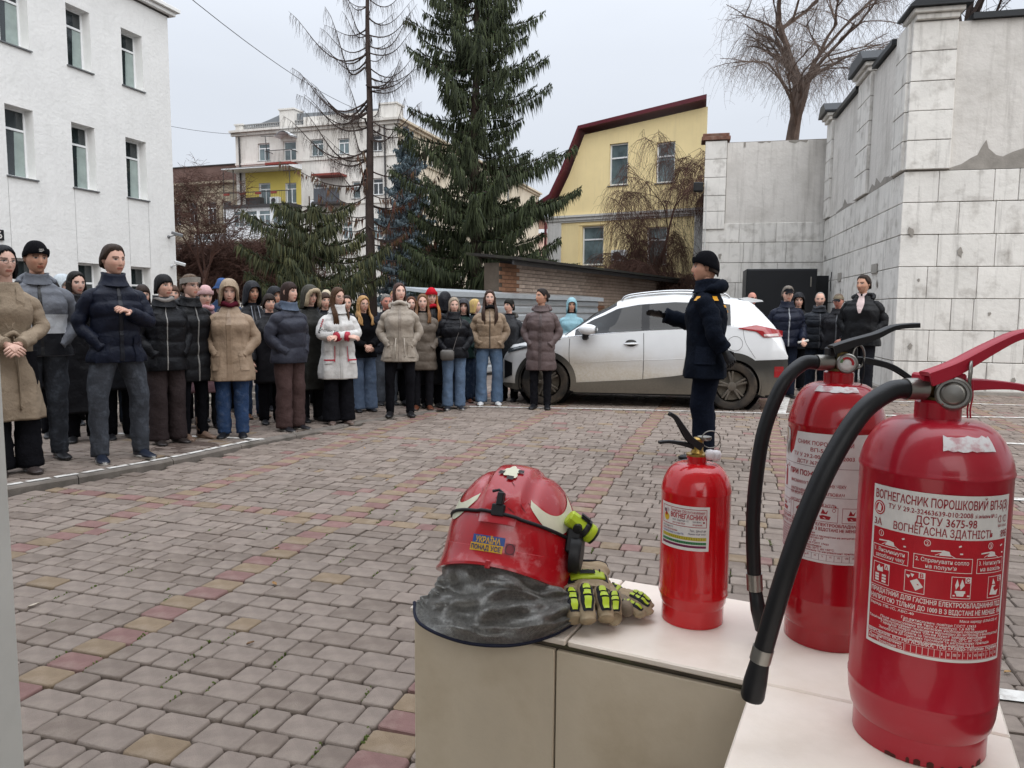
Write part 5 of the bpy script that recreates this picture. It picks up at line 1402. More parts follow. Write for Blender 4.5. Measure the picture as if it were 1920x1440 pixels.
# caps: stepped mouldings with black sheet on top
def cap(kind, x0, x1, z, dep=.45):
    c = wpart('pilaster_cap', MB().box((x0 - .05, -.14, z), (x1 + .05, dep, z + .09), .01).box((x0 - .11, -.20, z + .092), (x1 + .11, dep + .02, z + .17), .01), kind, m_blk)
    wpart('cap_sheet', MB().box((x0 - .19, -.28, z + .172), (x1 + .19, dep + .06, z + .205)).prism([(x0 - .19, z + .207), (x1 + .19, z + .207), (x1 - .05, z + .42), (x0 + .05, z + .42)], -.28, dep + .06), kind, m_cap)
cap('R', .05, .60, 6.19); cap('L', 2.55, 3.50, 6.19); cap('L', 6.40, 6.95, 6.19)
wpart('coping', MB().box((.86, -.09, RT + .005), (9, .6, RT + .10)), 'R', m_cap)
wpart('coping', MB().box((.95, -.10, RT + .005), (2.35, .5, RT + .10)), 'L', m_cap); wpart('coping', MB().box((3.72, -.10, RT + .005), (6.2, .5, RT + .10)), 'L', m_cap)
wpart('brick_cap', MB().box((2.47, -.10, 5.96), (3.22, .5, 6.06), .01).box((2.50, -.07, 6.062), (3.19, .5, 6.14), .01), 'B', M('eroded_brick_cap', '#6b4c40', .95, var=.3, scale=8, bump=.6, bscale=40, dirt='#8f8478', dscale=5, damt=.5))
for (x, z, w_, h_) in ((1.35, 2.13, .40, .18), (4.55, 2.10, .32, .20)):
    wpart('vent_plate', MB().box((x, -.055, z), (x + w_, -.037, z + h_), .004), 'L', M('painted_vent', '#97938c', .7, var=.1))
wpart('spotlight', MB().box((3.14, -.25, 4.60), (3.40, .0, 4.84), .02), 'B', m_blackp)
wpart('pipe', MB().tube([(3.05, -.07, .1), (3.05, -.07, 4.9)], .018, 6), 'B', m_stone)
wpart('cable', MB().tube([(5.6, -.06, 1.9), (5.3, -.12, 2.1), (5.35, -.10, 2.35)], .012, 5), 'L', m_blackp)
wpart('footing', MB().box((-.06, -.14, -.05), (9, -.04, .06), .01), 'R', m_ren); wpart('footing', MB().box((-.10, -.14, -.05), (7, -.04, .05), .01), 'L', m_ren)
# black steel gate cabinet
gt = empty('black_steel_cabinet', (6.02, 19.55, 0), -WA, 'large matt black steel cabinet standing against the white wall', 'cabinet')
m_bst = M('black_steel', '#14161a', .5, var=.12, scale=3)
MB().box((0, -.9, 0), (1.66, .2, 2.44), .01).build('body', m_bst, gt)
MB().box((.02, -.935, .04), (1.64, -.902, 2.41), .006).build('door', m_bst, gt)
MB().box((1.50, -.950, 2.0), (1.53, -.937, 2.24), .003).build('handle', m_steel, gt)
for k in range(4): MB().tube([(1.675, -.7 + k * .2, .1), (1.675, -.7 + k * .2, 2.3)], .014, 6).build('rib', m_steel if k in (1, 2) else m_bst, gt)
MB().box((1.69, -.30, 0), (2.05, .1, 2.30), .01).build('side_cabinet', m_bst, gt)
# ------------------------------------------------------------------ trees
m_bark = M('spruce_bark', '#3b302a', .95, var=.25, scale=6, bump=.6, bscale=30)
m_barkD = M('dead_bark', '#3a302c', .95, var=.25, scale=6, bump=.5, bscale=30)
m_barkW = M('weeping_bark', '#5e4f46', .95, var=.25, scale=5, bump=.5, bscale=30)
m_twigR = M('reddish_twigs', '#4c362e', .95, var=.25, scale=2)
m_twigG = M('grey_twigs', '#6b5f58', .95, var=.25, scale=2)
m_need = M('spruce_needles', rough=.75, attr=True, var=.2, scale=2, spec=.25)

class Tw:
    """thin twig prisms collected into one mesh"""
    def __init__(s): s.v = []; s.f = []; s.c = []
    def path(s, pts, r0, r1, n=3, col=None):
        b = len(s.v); m = len(pts); prev = None
        for i, p in enumerate(pts):
            t = pts[min(i + 1, m - 1)] - pts[max(i - 1, 0)]
            if t.length < 1e-6: t = Vector((0, 0, 1))
            x = t.orthogonal().normalized() if prev is None else (prev - t.normalized() * prev.dot(t.normalized()))
            x = x.normalized() if x.length > 1e-6 else t.orthogonal().normalized()
            prev = x; y = t.normalized().cross(x); r = lerp(r0, r1, i / (m - 1))
            for k in range(n):
                a = 2 * math.pi * k / n; s.v.append(tuple(p + x * (math.cos(a) * r) + y * (math.sin(a) * r)))
                s.c.append(col or (1, 1, 1))
        for i in range(m - 1):
            for k in range(n):
                q = (k + 1) % n; s.f.append((b + i * n + k, b + i * n + q, b + (i + 1) * n + q, b + (i + 1) * n + k))
    def spindle(s, p, q, w, col):
        b = len(s.v); d = q - p; x = d.orthogonal().normalized() * w; y = d.normalized().cross(x)
        m = p + d * .35
        s.v += [tuple(p), tuple(m + x), tuple(m - x * .5 + y * .87), tuple(m - x * .5 - y * .87), tuple(q)]
        s.c += [col] * 5
        s.f += [(b, b + 1, b + 2), (b, b + 2, b + 3), (b, b + 3, b + 1), (b + 4, b + 2, b + 1), (b + 4, b + 3, b + 2), (b + 4, b + 1, b + 3)]
    def build(s, name, mat, parent, kind=None): 
        o = mesh_obj(name, s.v, s.f, mat, parent, False, None, s.c)
        if kind: o['kind'] = kind
        return o

def spruce(loc, H, prof, cols, label, seed, spacing=.36, per=6, trunk_r=.2, droop=.25, hang=.4, dens=1.0, tw=.035, z_first=.6, extra=()):
    rg = random.Random(seed)
    root = empty('spruce_tree', loc, rg.uniform(0, 6.28) * 0, label, 'tree', 'conifers in the middle of the yard')
    T = MB(); pts = [Vector((.05 * math.sin(z * .7), .05 * math.cos(z * .9), z)) for z in np.linspace(-.2, H, 16)]
    T.tube(pts, [lerp(trunk_r, .02, i / 15) for i in range(16)], 10).build('trunk', m_bark, root, True)
    br = Tw(); nd = Tw()
    z = z_first; jobs = []
    while z < H - .1:
        L0 = interp(z / H, [p[0] for p in prof], [p[1] for p in prof]); k0 = rg.uniform(0, 6.28)
        for k in range(per if z < H * .9 else 4):
            jobs.append((z + rg.uniform(-.15, .15), k0 + k * 6.283 / per + rg.uniform(-.35, .35), L0 * rg.uniform(.35, 1.2)))
        z += spacing * rg.uniform(.7, 1.3)
    jobs += list(extra)
    for (z, az, L) in jobs:
        if L < .1: continue
        d = Vector((math.cos(az), math.sin(az), 0)); sd = Vector((-d.y, d.x, 0)); up = rg.uniform(-.05, .22) * (1 - z / H)
        n = max(5, int(L * 3.5)); path = []
        for i in range(n + 1):
            t = i / n; h = (.12 - droop * 1.5 * t + droop * 1.9 * t * t + up * t) * L * .8
            path.append(Vector((0, 0, z)) + d * (L * t) + sd * (math.sin(t * 3 + az) * .06 * L) + Vector((0, 0, h + rg.uniform(-.02, .02))))
        br.path(path, .012 + .012 * L, .005, 4)
        nt = int((18 + 46 * L) * dens * (1.7 if z < 5.2 else 1.0))
        for _ in range(nt):
            t = rg.uniform(.12, 1) ** .8; f = t * n; i = min(int(f), n - 1); p = path[i].lerp(path[i + 1], f - i)
            w = (1 - t) * .42 * L * .55 + .12; side = rg.uniform(-1, 1)
            a = p + sd * side * w * rg.random() + d * rg.uniform(-.05, .1)
            ln = rg.uniform(.5, 1.1) * hang * (1 if t < .85 else .6)
            e = a + d * rg.uniform(.05, .25) * ln + sd * side * rg.uniform(.05, .4) * ln + Vector((0, 0, -ln * rg.uniform(.35, 1.0) if rg.random() < .75 else ln * .25))
            c0, c1 = cols[0], cols[1]; m = rg.random() ** 1.4; k = rg.uniform(.7, 1.25)
            nd.spindle(a, e, tw * rg.uniform(.7, 1.3), tuple(lerp(c0[j], c1[j], m) * k for j in range(3)))
            if rg.random() < .5:
                nd.spindle(p, a + Vector((0, 0, .03)), tw * .9, tuple(lerp(c0[j], c1[j], rg.random()) * k for j in range(3)))
    br.build('branches', m_bark, root, 'stuff'); nd.build('crown', m_need, root, 'stuff')
    return root
GRN = (lin('#232a1c'), lin('#434b30')); BLU = (lin('#46545a'), lin('#717f86')); OLV = (lin('#262e20'), lin('#4e4e31'))
spruce((-1.36, 27, 0), 17.5, [(0, 2.4), (.12, 2.7), (.3, 2.6), (.5, 2.35), (.65, 2.0), (.8, 1.3), (1, .1)], GRN, 'tallest dark green spruce with drooping boughs, in the centre', 5, .40, 5, .26, .34, .72, 1.9, .021,
       extra=[(4.9, -.05, 3.7), (6.2, .1, 3.6), (6.0, -.2, 2.9), (4.6, .2, 3.4), (10.9, 3.1, 2.5), (11.3, .2, 2.4), (9.6, .0, 2.5), (8.4, -.3, 2.7)])
spruce((-4.75, 34, 0), 9.6, [(0, 1.9), (.3, 1.75), (.6, 1.2), (.85, .6), (1, .1)], BLU, 'silver blue spruce standing behind the bare dead conifer', 8, .24, 7, .16, .10, .36, 2.3, .026)
spruce((-6.6, 24.5, 0), 5.0, [(0, 2.2), (.35, 2.3), (.6, 2.2), (.85, 1.6), (1, .5)], OLV, 'short broad olive green spruce left of the bare dead conifer', 12, .46, 5, .15, .42, .75, 1.7, .020)
spruce((1.0, 21.8, 0), 2.9, [(0, 1.3), (.5, 1.2), (.85, .9), (1, .3)], GRN, 'low young spruce spreading above the brick garage roof', 15, .28, 6, .06, .05, .3, 1.6, .018)
# ---- bare dead conifer
rg = random.Random(21)
dt = empty('dead_conifer', (-5.12, 27, 0), 0, 'bare dead conifer with upturned leafless branches', 'tree', 'conifers in the middle of the yard')
MB().tube([Vector((.03 * math.sin(z), .03 * math.cos(z * 1.3), z)) for z in np.linspace(-.2, 15, 24)], [lerp(.21, .03, i / 23) for i in range(24)], 10).build('trunk', m_barkD, dt, True)
br = Tw(); nd = Tw()
z = 2.6
while z < 14.6:
    L0 = interp(z, [2.5, 5, 8, 11, 14.8], [2.6, 2.9, 2.5, 2.0, .5])
    for k in range(rg.choice((2, 3, 3))):
        az = rg.uniform(0, 6.283); az = az if rg.random() < .6 else rg.choice((math.pi, 0)) + rg.uniform(-.5, .5)
        L = L0 * rg.uniform(.5, 1.15) * (1.12 if math.cos(az) < 0 else .85); d = Vector((math.cos(az), math.sin(az), 0)); n = 10; path = []
        up = rg.uniform(.1, .55) if math.cos(az) > 0 else rg.uniform(.15, .45); inw = rg.uniform(.1, .4)
        for i in range(n + 1):
            t = i / n; path.append(Vector((0, 0, z)) + d * L * t + Vector((-d.y, d.x, 0)) * .07 * L * math.sin(t * 4 + az) + Vector((0, 0, L * (-inw * math.sin(math.pi * min(1, t * 1.15)) * .6 + up * t * t))))
        br.path(path, .010 + .011 * L, .004, 4)
        for _ in range(int(34 * L)):
            t = rg.uniform(.15, 1); f = t * n; i = min(int(f), n - 1); p = path[i].lerp(path[i + 1], f - i); ln = rg.uniform(.15, .55)
            q = p + Vector((rg.uniform(-.3, .3), rg.uniform(-.3, .3), -1)) * ln * .5 + d * .05; e = q + Vector((rg.uniform(-.25, .25), rg.uniform(-.25, .25), -1)) * ln * .5
            br.path([p, q, e], .0038, .0022, 3)
            if z < 6.2 and rg.random() < .55:
                nd.spindle(p, q + Vector((0, 0, -.08)), .022, tuple(c * rg.uniform(.7, 1.3) for c in lin('#584030')))
    z += rg.uniform(.16, .42)
br.build('branches', m_barkD, dt, 'stuff'); nd.build('dead_needles', m_need, dt, 'stuff')

def bare_tree(name, loc, label, H, seed, trunk_r, weep=0.0, lean=(0, 0), levels=4, twig_len=1.0, twigs=14, mat=None, tmat=None, spread=.6, first=.3, fork=3, tw_r=.006, group=None, stems=1):
    rg = random.Random(seed); root = empty(name, loc, 0, label, 'tree', group)
    br = Tw(); tw = Tw(); tr = MB()
    def grow(p, d, L, r, lv):
        n = 6; pts = [p]; q = p.copy(); dd = d.copy()
        for i in range(n):
            dd = (dd + Vector((rg.uniform(-1, 1), rg.uniform(-1, 1), rg.uniform(-.6, .8))) * .16 + Vector((0, 0, (.10 if lv < 2 else -.10 * weep)))).normalized()
            q = q + dd * (L / n); pts.append(q.copy())
        if lv == 0: tr.tube(pts, [lerp(r, r * .62, i / n) for i in range(n + 1)], 10)
        else: br.path(pts, r, r * .55, 5 if lv < 2 else 4)
        if lv >= levels - 1:
            for _ in range(twigs):
                t = rg.uniform(.1, 1); i = min(int(t * n), n - 1); a = pts[i].lerp(pts[i + 1], t * n - i)
                e = Vector((rg.uniform(-1, 1), rg.uniform(-1, 1), rg.uniform(-.3, .9) * (1 - weep * .6))).normalized(); ln = twig_len * rg.uniform(.4, 1.1); path = [a]; c = a.copy()
                for k in range(5):
                    e = (e + Vector((0, 0, -weep * .75)) + Vector((rg.uniform(-1, 1), rg.uniform(-1, 1), rg.uniform(-1, 1))) * .22).normalized(); c = c + e * ln / 5; path.append(c.copy())
                tw.path(path, tw_r, tw_r * .5, 3)
                for _k in range(2):
                    j = rg.randint(1, 4); s0 = path[j]; e2 = (Vector((rg.uniform(-1, 1), rg.uniform(-1, 1), -.6 * weep + rg.uniform(-.5, .5)))).normalized()
                    s1 = s0 + e2 * ln * .14; s2 = s1 + (e2 + Vector((0, 0, -weep * 1.2))).normalized() * ln * .16; tw.path([s0, s1, s2], tw_r * .7, tw_r * .45, 3)
            return
        k = fork + (1 if rg.random() < .4 else 0)
        for j in range(k):
            t = rg.uniform(first if lv == 0 else .25, 1) if j < k - 1 else 1.0; i = min(int(t * n), n - 1); a = pts[i].lerp(pts[i + 1], t * n - i)
            e = (dd * rg.uniform(.5, 1.0) + Vector((rg.uniform(-1, 1), rg.uniform(-1, 1), rg.uniform(-.1, .6))) * spread).normalized()
            grow(a, e, L * rg.uniform(.55, .82), r * rg.uniform(.42, .6), lv + 1)
    for s in range(stems):
        o = Vector((rg.uniform(-.5, .5), rg.uniform(-.3, .3), 0)) * (1 if stems > 1 else 0)
        grow(o + Vector((0, 0, -.15)), Vector((lean[0] + (rg.uniform(-.3, .3) if stems > 1 else 0), lean[1], 1)).normalized(), H * .42, trunk_r, 0)
    tr.build('trunk', mat or m_barkW, root, True); br.build('branches', mat or m_barkW, root, 'stuff'); tw.build('twigs', tmat or m_twigG, root, 'stuff')
    return root
BG = 'leafless trees'
# raised ground behind the retaining wall
te = mesh_obj('terrace', [(5.4, 20.75, 5.55), (8.6, 20.1, 5.55), (7.2, 13.6, 5.55), (30, 8.5, 5.55), (40, 60, 5.55), (9, 60, 5.55), (7.0, 29.0, 5.55), (6.0, 21.5, 5.55)], [(0, 1, 2, 3, 4, 5, 6, 7)], m_far)
tag(te, kind='structure')
bare_tree('weeping_tree', (9.3, 26.2, 5.5), 'large bare weeping tree rising behind the back of the white wall', 8.8, 36, .27, .6, (.0, 0), 5, 1.6, 13, m_barkW, m_twigG, .85, .2, 3, .0045, BG)
bare_tree('weeping_birch', (5.35, 27.6, 0), 'bare weeping birch drooping in front of the yellow house', 7.0, 47, .13, .95, (-.04, 0), 5, 2.0, 30, m_twigR, m_twigR, .95, .25, 3, .0055, BG)
bare_tree('roadside_tree', (9.6, 16.0, 5.5), 'bare tree leaning over the right hand wall, mostly out of view', 7.0, 52, .17, .35, (-.42, -.05), 4, 1.0, 12, m_barkD, m_barkD, .7, .1, 3, .006, BG)
bare_tree('bare_maple', (-18.6, 44, 0), 'bare brown tree beside the corner of the white building', 9.0, 61, .14, .1, (.05, 0), 5, 1.1, 11, m_twigR, m_twigR, .7, .2, 3, .011, BG)
for k, (x, y, h) in enumerate(((-17.2, 47, 6.5), (-15.6, 48, 6.0), (-19.5, 48, 6.2), (-14.0, 49, 5.0))):
    bare_tree('bare_shrub', (x, y, 0), ('tallest reddish brown thicket left of the apartment block', 'reddish brown thicket under the enclosed white balcony', 'reddish brown thicket nearest the white building corner', 'lowest reddish brown thicket beside the olive spruce')[k], h, 70 + k, .05, .15, (0, 0), 4, 1.2, 16, m_twigR, m_twigR, .6, .05, 4, .013, 'thickets below the apartment block', 4)
# overhead cables
wr = Tw()
def cable(a, b, sag, lab):
    P = [Vector(a).lerp(Vector(b), t / 16) - Vector((0, 0, sag * 4 * (t / 16) * (1 - t / 16))) for t in range(17)]
    o = MB().tube(P, .014, 5).build('overhead_cable', m_blackp, None, True); tag(o, lab, 'cable', 'overhead cables')
cable((-10.9, 24.2, 11.6), (-9.5, 57, 15.6), .8, 'overhead cable slanting from the white building towards the dead conifer')
cable((-24, 52, 13.8), (-15, 58, 14.9), .5, 'overhead cable between white building and apartment block roof')
cable((-3.5, 60, 12.2), (3.0, 33, 8.6), .4, 'overhead cable between the tall spruce and the yellow house roof')
# ------------------------------------------------------------------ white crossover car
def dirty_paint(name, base, dirtc, lo, hi, rough=.22, coat=.7, damt=.82):
    m = M(name, base, rough, var=.02, coat=coat)
    N, L = m.node_tree.nodes, m.node_tree.links; b = N['Principled BSDF']
    src = b.inputs['Base Color'].links[0].from_socket
    tc = N.new('ShaderNodeTexCoord'); sp = N.new('ShaderNodeSeparateXYZ'); L.new(tc.outputs['Object'], sp.inputs[0])
    n1 = N.new('ShaderNodeTexNoise'); n1.inputs['Scale'].default_value = 2.2; n1.inputs['Detail'].default_value = 8; L.new(tc.outputs['Object'], n1.inputs['Vector'])
    n2 = N.new('ShaderNodeTexNoise'); n2.inputs['Scale'].default_value = 40; n2.inputs['Detail'].default_value = 4; L.new(tc.outputs['Object'], n2.inputs['Vector'])
    # spray thrown up behind the front wheel: stronger near x = 1.2 m
    mx = N.new('ShaderNodeMapRange'); mx.inputs['From Min'].default_value = 1.0; mx.inputs['From Max'].default_value = 2.6; mx.inputs['To Min'].default_value = .16; mx.inputs['To Max'].default_value = 0
    L.new(sp.outputs['X'], mx.inputs['Value'])
    mf = N.new('ShaderNodeMapRange'); mf.inputs['From Min'].default_value = .75; mf.inputs['From Max'].default_value = 1.05; mf.inputs['To Min'].default_value = -.35; mf.inputs['To Max'].default_value = 0; L.new(sp.outputs['X'], mf.inputs['Value'])
    a = N.new('ShaderNodeMath'); a.operation = 'MULTIPLY_ADD'; a.inputs[1].default_value = .35; L.new(n1.outputs['Fac'], a.inputs[0]); L.new(mx.outputs[0], a.inputs[2])
    a1 = N.new('ShaderNodeMath'); a1.operation = 'ADD'; L.new(a.outputs[0], a1.inputs[0]); L.new(mf.outputs[0], a1.inputs[1])
    s = N.new('ShaderNodeMath'); s.operation = 'SUBTRACT'; L.new(sp.outputs['Z'], s.inputs[0]); L.new(a1.outputs[0], s.inputs[1])
    r = N.new('ShaderNodeMapRange'); r.inputs['From Min'].default_value = lo; r.inputs['From Max'].default_value = hi; r.inputs['To Min'].default_value = damt; r.inputs['To Max'].default_value = 0
    r.interpolation_type = 'SMOOTHSTEP'; L.new(s.outputs[0], r.inputs['Value'])
    q = N.new('ShaderNodeMath'); q.operation = 'MULTIPLY'; L.new(r.outputs[0], q.inputs[0])
    rr = N.new('ShaderNodeMapRange'); rr.inputs['To Min'].default_value = .6; rr.inputs['To Max'].default_value = 1.2; L.new(n2.outputs['Fac'], rr.inputs['Value']); L.new(rr.outputs[0], q.inputs[1])
    mi = N.new('ShaderNodeMix'); mi.data_type = 'RGBA'; L.new(q.outputs[0], mi.inputs['Factor']); L.new(src, mi.inputs['A']); mi.inputs['B'].default_value = lin(dirtc) + (1,)
    L.new(mi.outputs['Result'], b.inputs['Base Color'])
    ro = N.new('ShaderNodeMapRange'); ro.inputs['To Min'].default_value = rough; ro.inputs['To Max'].default_value = .8; L.new(q.outputs[0], ro.inputs['Value']); L.new(ro.outputs[0], b.inputs['Roughness'])
    return m
m_car = dirty_paint('white_car_paint', '#d8dadb', '#a4967f', .20, .66)
m_cld = dirty_paint('grey_cladding', '#33322f', '#6f675b', .0, .5, .6, 0)
m_cglass = bpy.data.materials.new('car_glass'); m_cglass.use_nodes = True
_n, _l = m_cglass.node_tree.nodes, m_cglass.node_tree.links; _n.clear()
_o = _n.new('ShaderNodeOutputMaterial'); _t = _n.new('ShaderNodeBsdfTransparent'); _g = _n.new('ShaderNodeBsdfGlossy'); _m = _n.new('ShaderNodeMixShader'); _f = _n.new('ShaderNodeFresnel')
_t.inputs[0].default_value = (.11, .135, .135, 1); _g.inputs['Roughness'].default_value = .03; _f.inputs[0].default_value = 1.55
_l.new(_f.outputs[0], _m.inputs[0]); _l.new(_t.outputs[0], _m.inputs[1]); _l.new(_g.outputs[0], _m.inputs[2]); _l.new(_m.outputs[0], _o.inputs[0])
CB = RAD(9.5); cd_, cn_ = Vector((math.cos(CB), -math.sin(CB), 0)), Vector((math.sin(CB), math.cos(CB), 0))
CO = Vector((.48, 10.71, 0)) - cd_ * .78 + cn_ * .86
car = empty('parked_car', CO, -CB, 'dusty white crossover car parked side-on behind the firefighter', 'car')
XF, XR, WR_ = .78, 3.40, .335
def c_zt(x): return sinterp(x, [.12, .16, .28, .70, 1.05], [.66, .76, .88, .965, 1.03]) if x < 1.05 else (interp(x, [1.05, 1.45, 1.80], [1.03, 1.335, 1.525]) if x < 1.8 else interp(x, [1.8, 2.1, 2.6, 3.25, 3.62, 3.70, 3.95, 4.05, 4.12, 4.15], [1.525, 1.59, 1.63, 1.605, 1.55, 1.50, 1.235, 1.10, .95, .80]))
def c_W(x): return .885 * interp(x, [.10, .16, .3, .5, .9, 3.5, 3.9, 4.08, 4.15], [.70, .80, .91, .965, 1.0, 1.0, .965, .91, .84])
def c_belt(x): return min(interp(x, [.1, .3, .7, 1.05, 2.1, 2.7, 3.4, 3.8, 4.15], [.66, .80, .90, .985, 1.085, 1.12, 1.17, 1.12, .78]), c_zt(x) - .035)
def c_zb(x):
    z = interp(x, [.10, .18, .4, 1.2, 2.9, 3.9, 4.15], [.30, .25, .22, .21, .22, .24, .34])
    for xw in (XF, XR):
        dx = abs(x - xw)
        if dx < .395: z = max(z, WR_ + math.sqrt(.395 ** 2 - dx * dx))
    return z
def c_fz(x, z): # relative half width of the lower body at height z
    return interp(z, [.15, .30, .50, .72, .85, 1.0, 1.2], [.945, .972, .985, 1.0, 1.0, .985, .955]) - .012 * math.exp(-((z - .56) / .09) ** 2)
def c_side(x, z):
    """half width of the skin at x,z"""
    zs = c_belt(x)
    if z <= zs: return c_W(x) * c_fz(x, z)
    W = c_W(x); Wb = W * c_fz(x, zs); zt = c_zt(x); c = max(0, min(1, (zt - zs) / .38)); yr = lerp(Wb * .90, W * .735, c); zr = zt - lerp(.018, .075, c)
    t = min(1, (z - zs) / max(.001, zr - zs)); return lerp(Wb - .012 * c, yr, t ** 1.15)
xs = sorted(set([round(v, 3) for v in np.linspace(.12, 4.15, 110)] + [1.05, 1.20, 2.14, 2.25, 3.06, 3.13, 3.36, 3.70, 3.95] + [round(xw + s, 3) for xw in (XF, XR) for s in (-.394, -.39, -.38, .38, .39, .394)]))
NL, NU, NR = 16, 8, 7
def section(x):
    zb, zs, zt = c_zb(x), c_belt(x), c_zt(x); W = c_W(x); Wb = W * c_fz(x, zs); pts = []
    zb = min(zb, zs - .02)
    for k in range(NL + 1): z = lerp(zb, zs, k / NL); pts.append((c_side(x, z), z))
    c = max(0, min(1, (zt - zs) / .38)); yr = lerp(Wb * .90, W * .735, c); zr = zt - lerp(.018, .075, c)
    for k in range(1, NU + 1):
        t = k / NU; pts.append((lerp(Wb - .012 * c * (1 if k else 0), yr, t ** 1.15), lerp(zs, zr, t)))
    for k in range(1, NR + 1):
        t = k / NR; pts.append((yr * math.cos(t * math.pi / 2) ** .75 if k < NR else 0.0, zr + (zt - zr) * math.sin(t * math.pi / 2) ** .8))
    return pts
secs = [section(x) for x in xs]; NP = len(secs[0])
parts = {}
def put(part, quad):
    p = parts.setdefault(part, ([], [])); n = len(p[0]); p[0].extend(quad); p[1].append((n, n + 1, n + 2, n + 3))
for sgn in (-1, 1):
    for i in range(len(xs) - 1):
        xm = (xs[i] + xs[i + 1]) / 2
        for k in range(NP - 1):
            q = [(xs[i], sgn * secs[i][k][0], secs[i][k][1]), (xs[i + 1], sgn * secs[i + 1][k][0], secs[i + 1][k][1]), (xs[i + 1], sgn * secs[i + 1][k + 1][0], secs[i + 1][k + 1][1]), (xs[i], sgn * secs[i][k + 1][0], secs[i][k + 1][1])]
            nm = 'body_shell'
            if NL <= k < NL + NU - 1 and 1.20 < xm < 3.36:
                s = 'near' if sgn < 0 else 'far'
                if xm < 2.14: nm = 'front_side_window' + s
                elif xm < 2.25: nm = 'door_pillar' + s
                elif xm < 3.06: nm = 'rear_side_window' + s
                elif xm < 3.13: nm = 'window_divider' + s
                else: nm = 'quarter_window' + s
            elif k >= NL + NU and 1.06 < xm < 1.78: nm = 'windscreen'
            elif k >= NL + NU + 1 and 3.71 < xm < 3.95: nm = 'rear_window'
            put(nm, q)
for nm, (vs, fs) in parts.items():
    mt = m_cglass if 'window' in nm and 'divider' not in nm or nm == 'windscreen' else (m_blackp if ('pillar' in nm or 'divider' in nm) else m_car)
    if nm == 'rear_window': mt = m_win
    o = mesh_obj(nm.replace('near', '').replace('far', ''), vs, fs, mt, car, True)
    bm = bmesh.new(); bm.from_mesh(o.data); bmesh.ops.remove_doubles(bm, verts=bm.verts, dist=.0004); bmesh.ops.recalc_face_normals(bm, faces=bm.faces); bm.to_mesh(o.data); bm.free(); sharp_by_angle(o.data, 40)
for xi, nm, mt in ((0, 'front_fascia', m_blackp), (-1, 'tailgate_panel', m_car)):
    S = secs[xi]; x = xs[xi]; poly = [(x, -y, z) for y, z in S] + [(x, y, z) for y, z in reversed(S[:-1])]
    mesh_obj(nm, poly, [tuple(range(len(poly)))], mt, car)
def cpatch(name, x0, x1, zlo, zhi, mat, off=.006, nx=30, nz_=6, sides=(-1,), parent=None):
    for sg in sides:
        mb = MB(); mb.grid(lambda u, v: (lerp(x0, x1, u), sg * (c_side(lerp(x0, x1, u), lerp(zlo(lerp(x0, x1, u)), zhi(lerp(x0, x1, u)), v)) + off), lerp(zlo(lerp(x0, x1, u)), zhi(lerp(x0, x1, u)), v)), nx, nz_)
        o = mb.build(name, mat, parent or car, True, fix=True)
    return o
def zc(x): return interp(x, [1.1, 2.1, 2.6, 3.0, 3.3, 3.64, 4.1, 4.15], [.33, .40, .46, .53, .70, .70, .72, .72])
cpatch('sill_cladding', 1.16, 3.02, lambda x: c_zb(x) - .015, zc, m_cld, .012, 60, 5, (-1, 1))
cpatch('rear_bumper_cladding', 3.70, 4.15, lambda x: c_zb(x) - .02, zc, m_cld, .012, 20, 6, (-1, 1))
cpatch('front_lip', .13, .42, lambda x: c_zb(x) - .02, lambda x: .30, m_cld, .01, 12, 3, (-1, 1))
for sg in (-1, 1):
    for xw in (XF, XR):
        mb = MB()
        def arc(u, v, xw=xw, sg=sg):
            a = lerp(-.30, math.pi + .30, u); r = lerp(.372, .452 if xw == XF else .47, v); x, z = xw + r * math.cos(a), max(.19, WR_ + r * math.sin(a))
            return (x, sg * (c_side(x, min(z, c_belt(x))) + .016 - .004 * v), z)
        mb.grid(arc, 44, 4).build('arch_cladding', m_cld, car, True)
        mb = MB(); mb.lathe([(.40, 0), (.40, .30)], 32, cap0=False, cap1=True, mat=Matrix.Translation((xw, sg * .86, WR_)) @ Matrix.Rotation(RAD(90 * sg), 4, 'X')); mb.build('wheel_well', m_blackp, car)
MB().box((.3, -.75, .17), (3.95, .75, .235)).build('underbody', m_blackp, car)
MB().box((4.10, -.72, .30), (4.165, .72, .70), .03).build('rear_bumper', m_cld, car)
# lamps
m_tail = M('tail_lamp_red', '#8c0d16', .12, var=.12, scale=14, coat=1); m_tailW = M('reverse_lamp', '#b9a9a6', .15, var=.1, scale=20, coat=1); m_hl = M('head_lamp', '#3b4044', .08, var=.3, scale=20, coat=1)
cpatch('tail_lamp', 3.46, 4.08, lambda x: interp(x, [3.46, 3.70, 3.80, 4.08], [1.135, 1.10, 1.02, 1.03]), lambda x: interp(x, [3.46, 3.70, 4.08], [1.145, 1.19, 1.11]), m_tail, .012, 20, 5, (-1, 1))
cpatch('reverse_lamp', 3.80, 4.02, lambda x: 1.035, lambda x: interp(x, [3.80, 4.02], [1.065, 1.075]), m_tailW, .016, 8, 2, (-1, 1))
cpatch('head_lamp', .20, .56, lambda x: interp(x, [.2, .56], [.74, .835]), lambda x: interp(x, [.2, .4, .56], [.80, .85, .862]), m_hl, .010, 14, 3, (-1, 1))
cpatch('air_intake', .15, .28, lambda x: interp(x, [.15, .28], [.36, .42]), lambda x: interp(x, [.15, .28], [.64, .60]), m_blackp, .012, 8, 4, (-1, 1))
cpatch('reflector', 3.96, 4.09, lambda x: .47, lambda x: .62, m_tail, .016, 6, 3, (-1, 1))
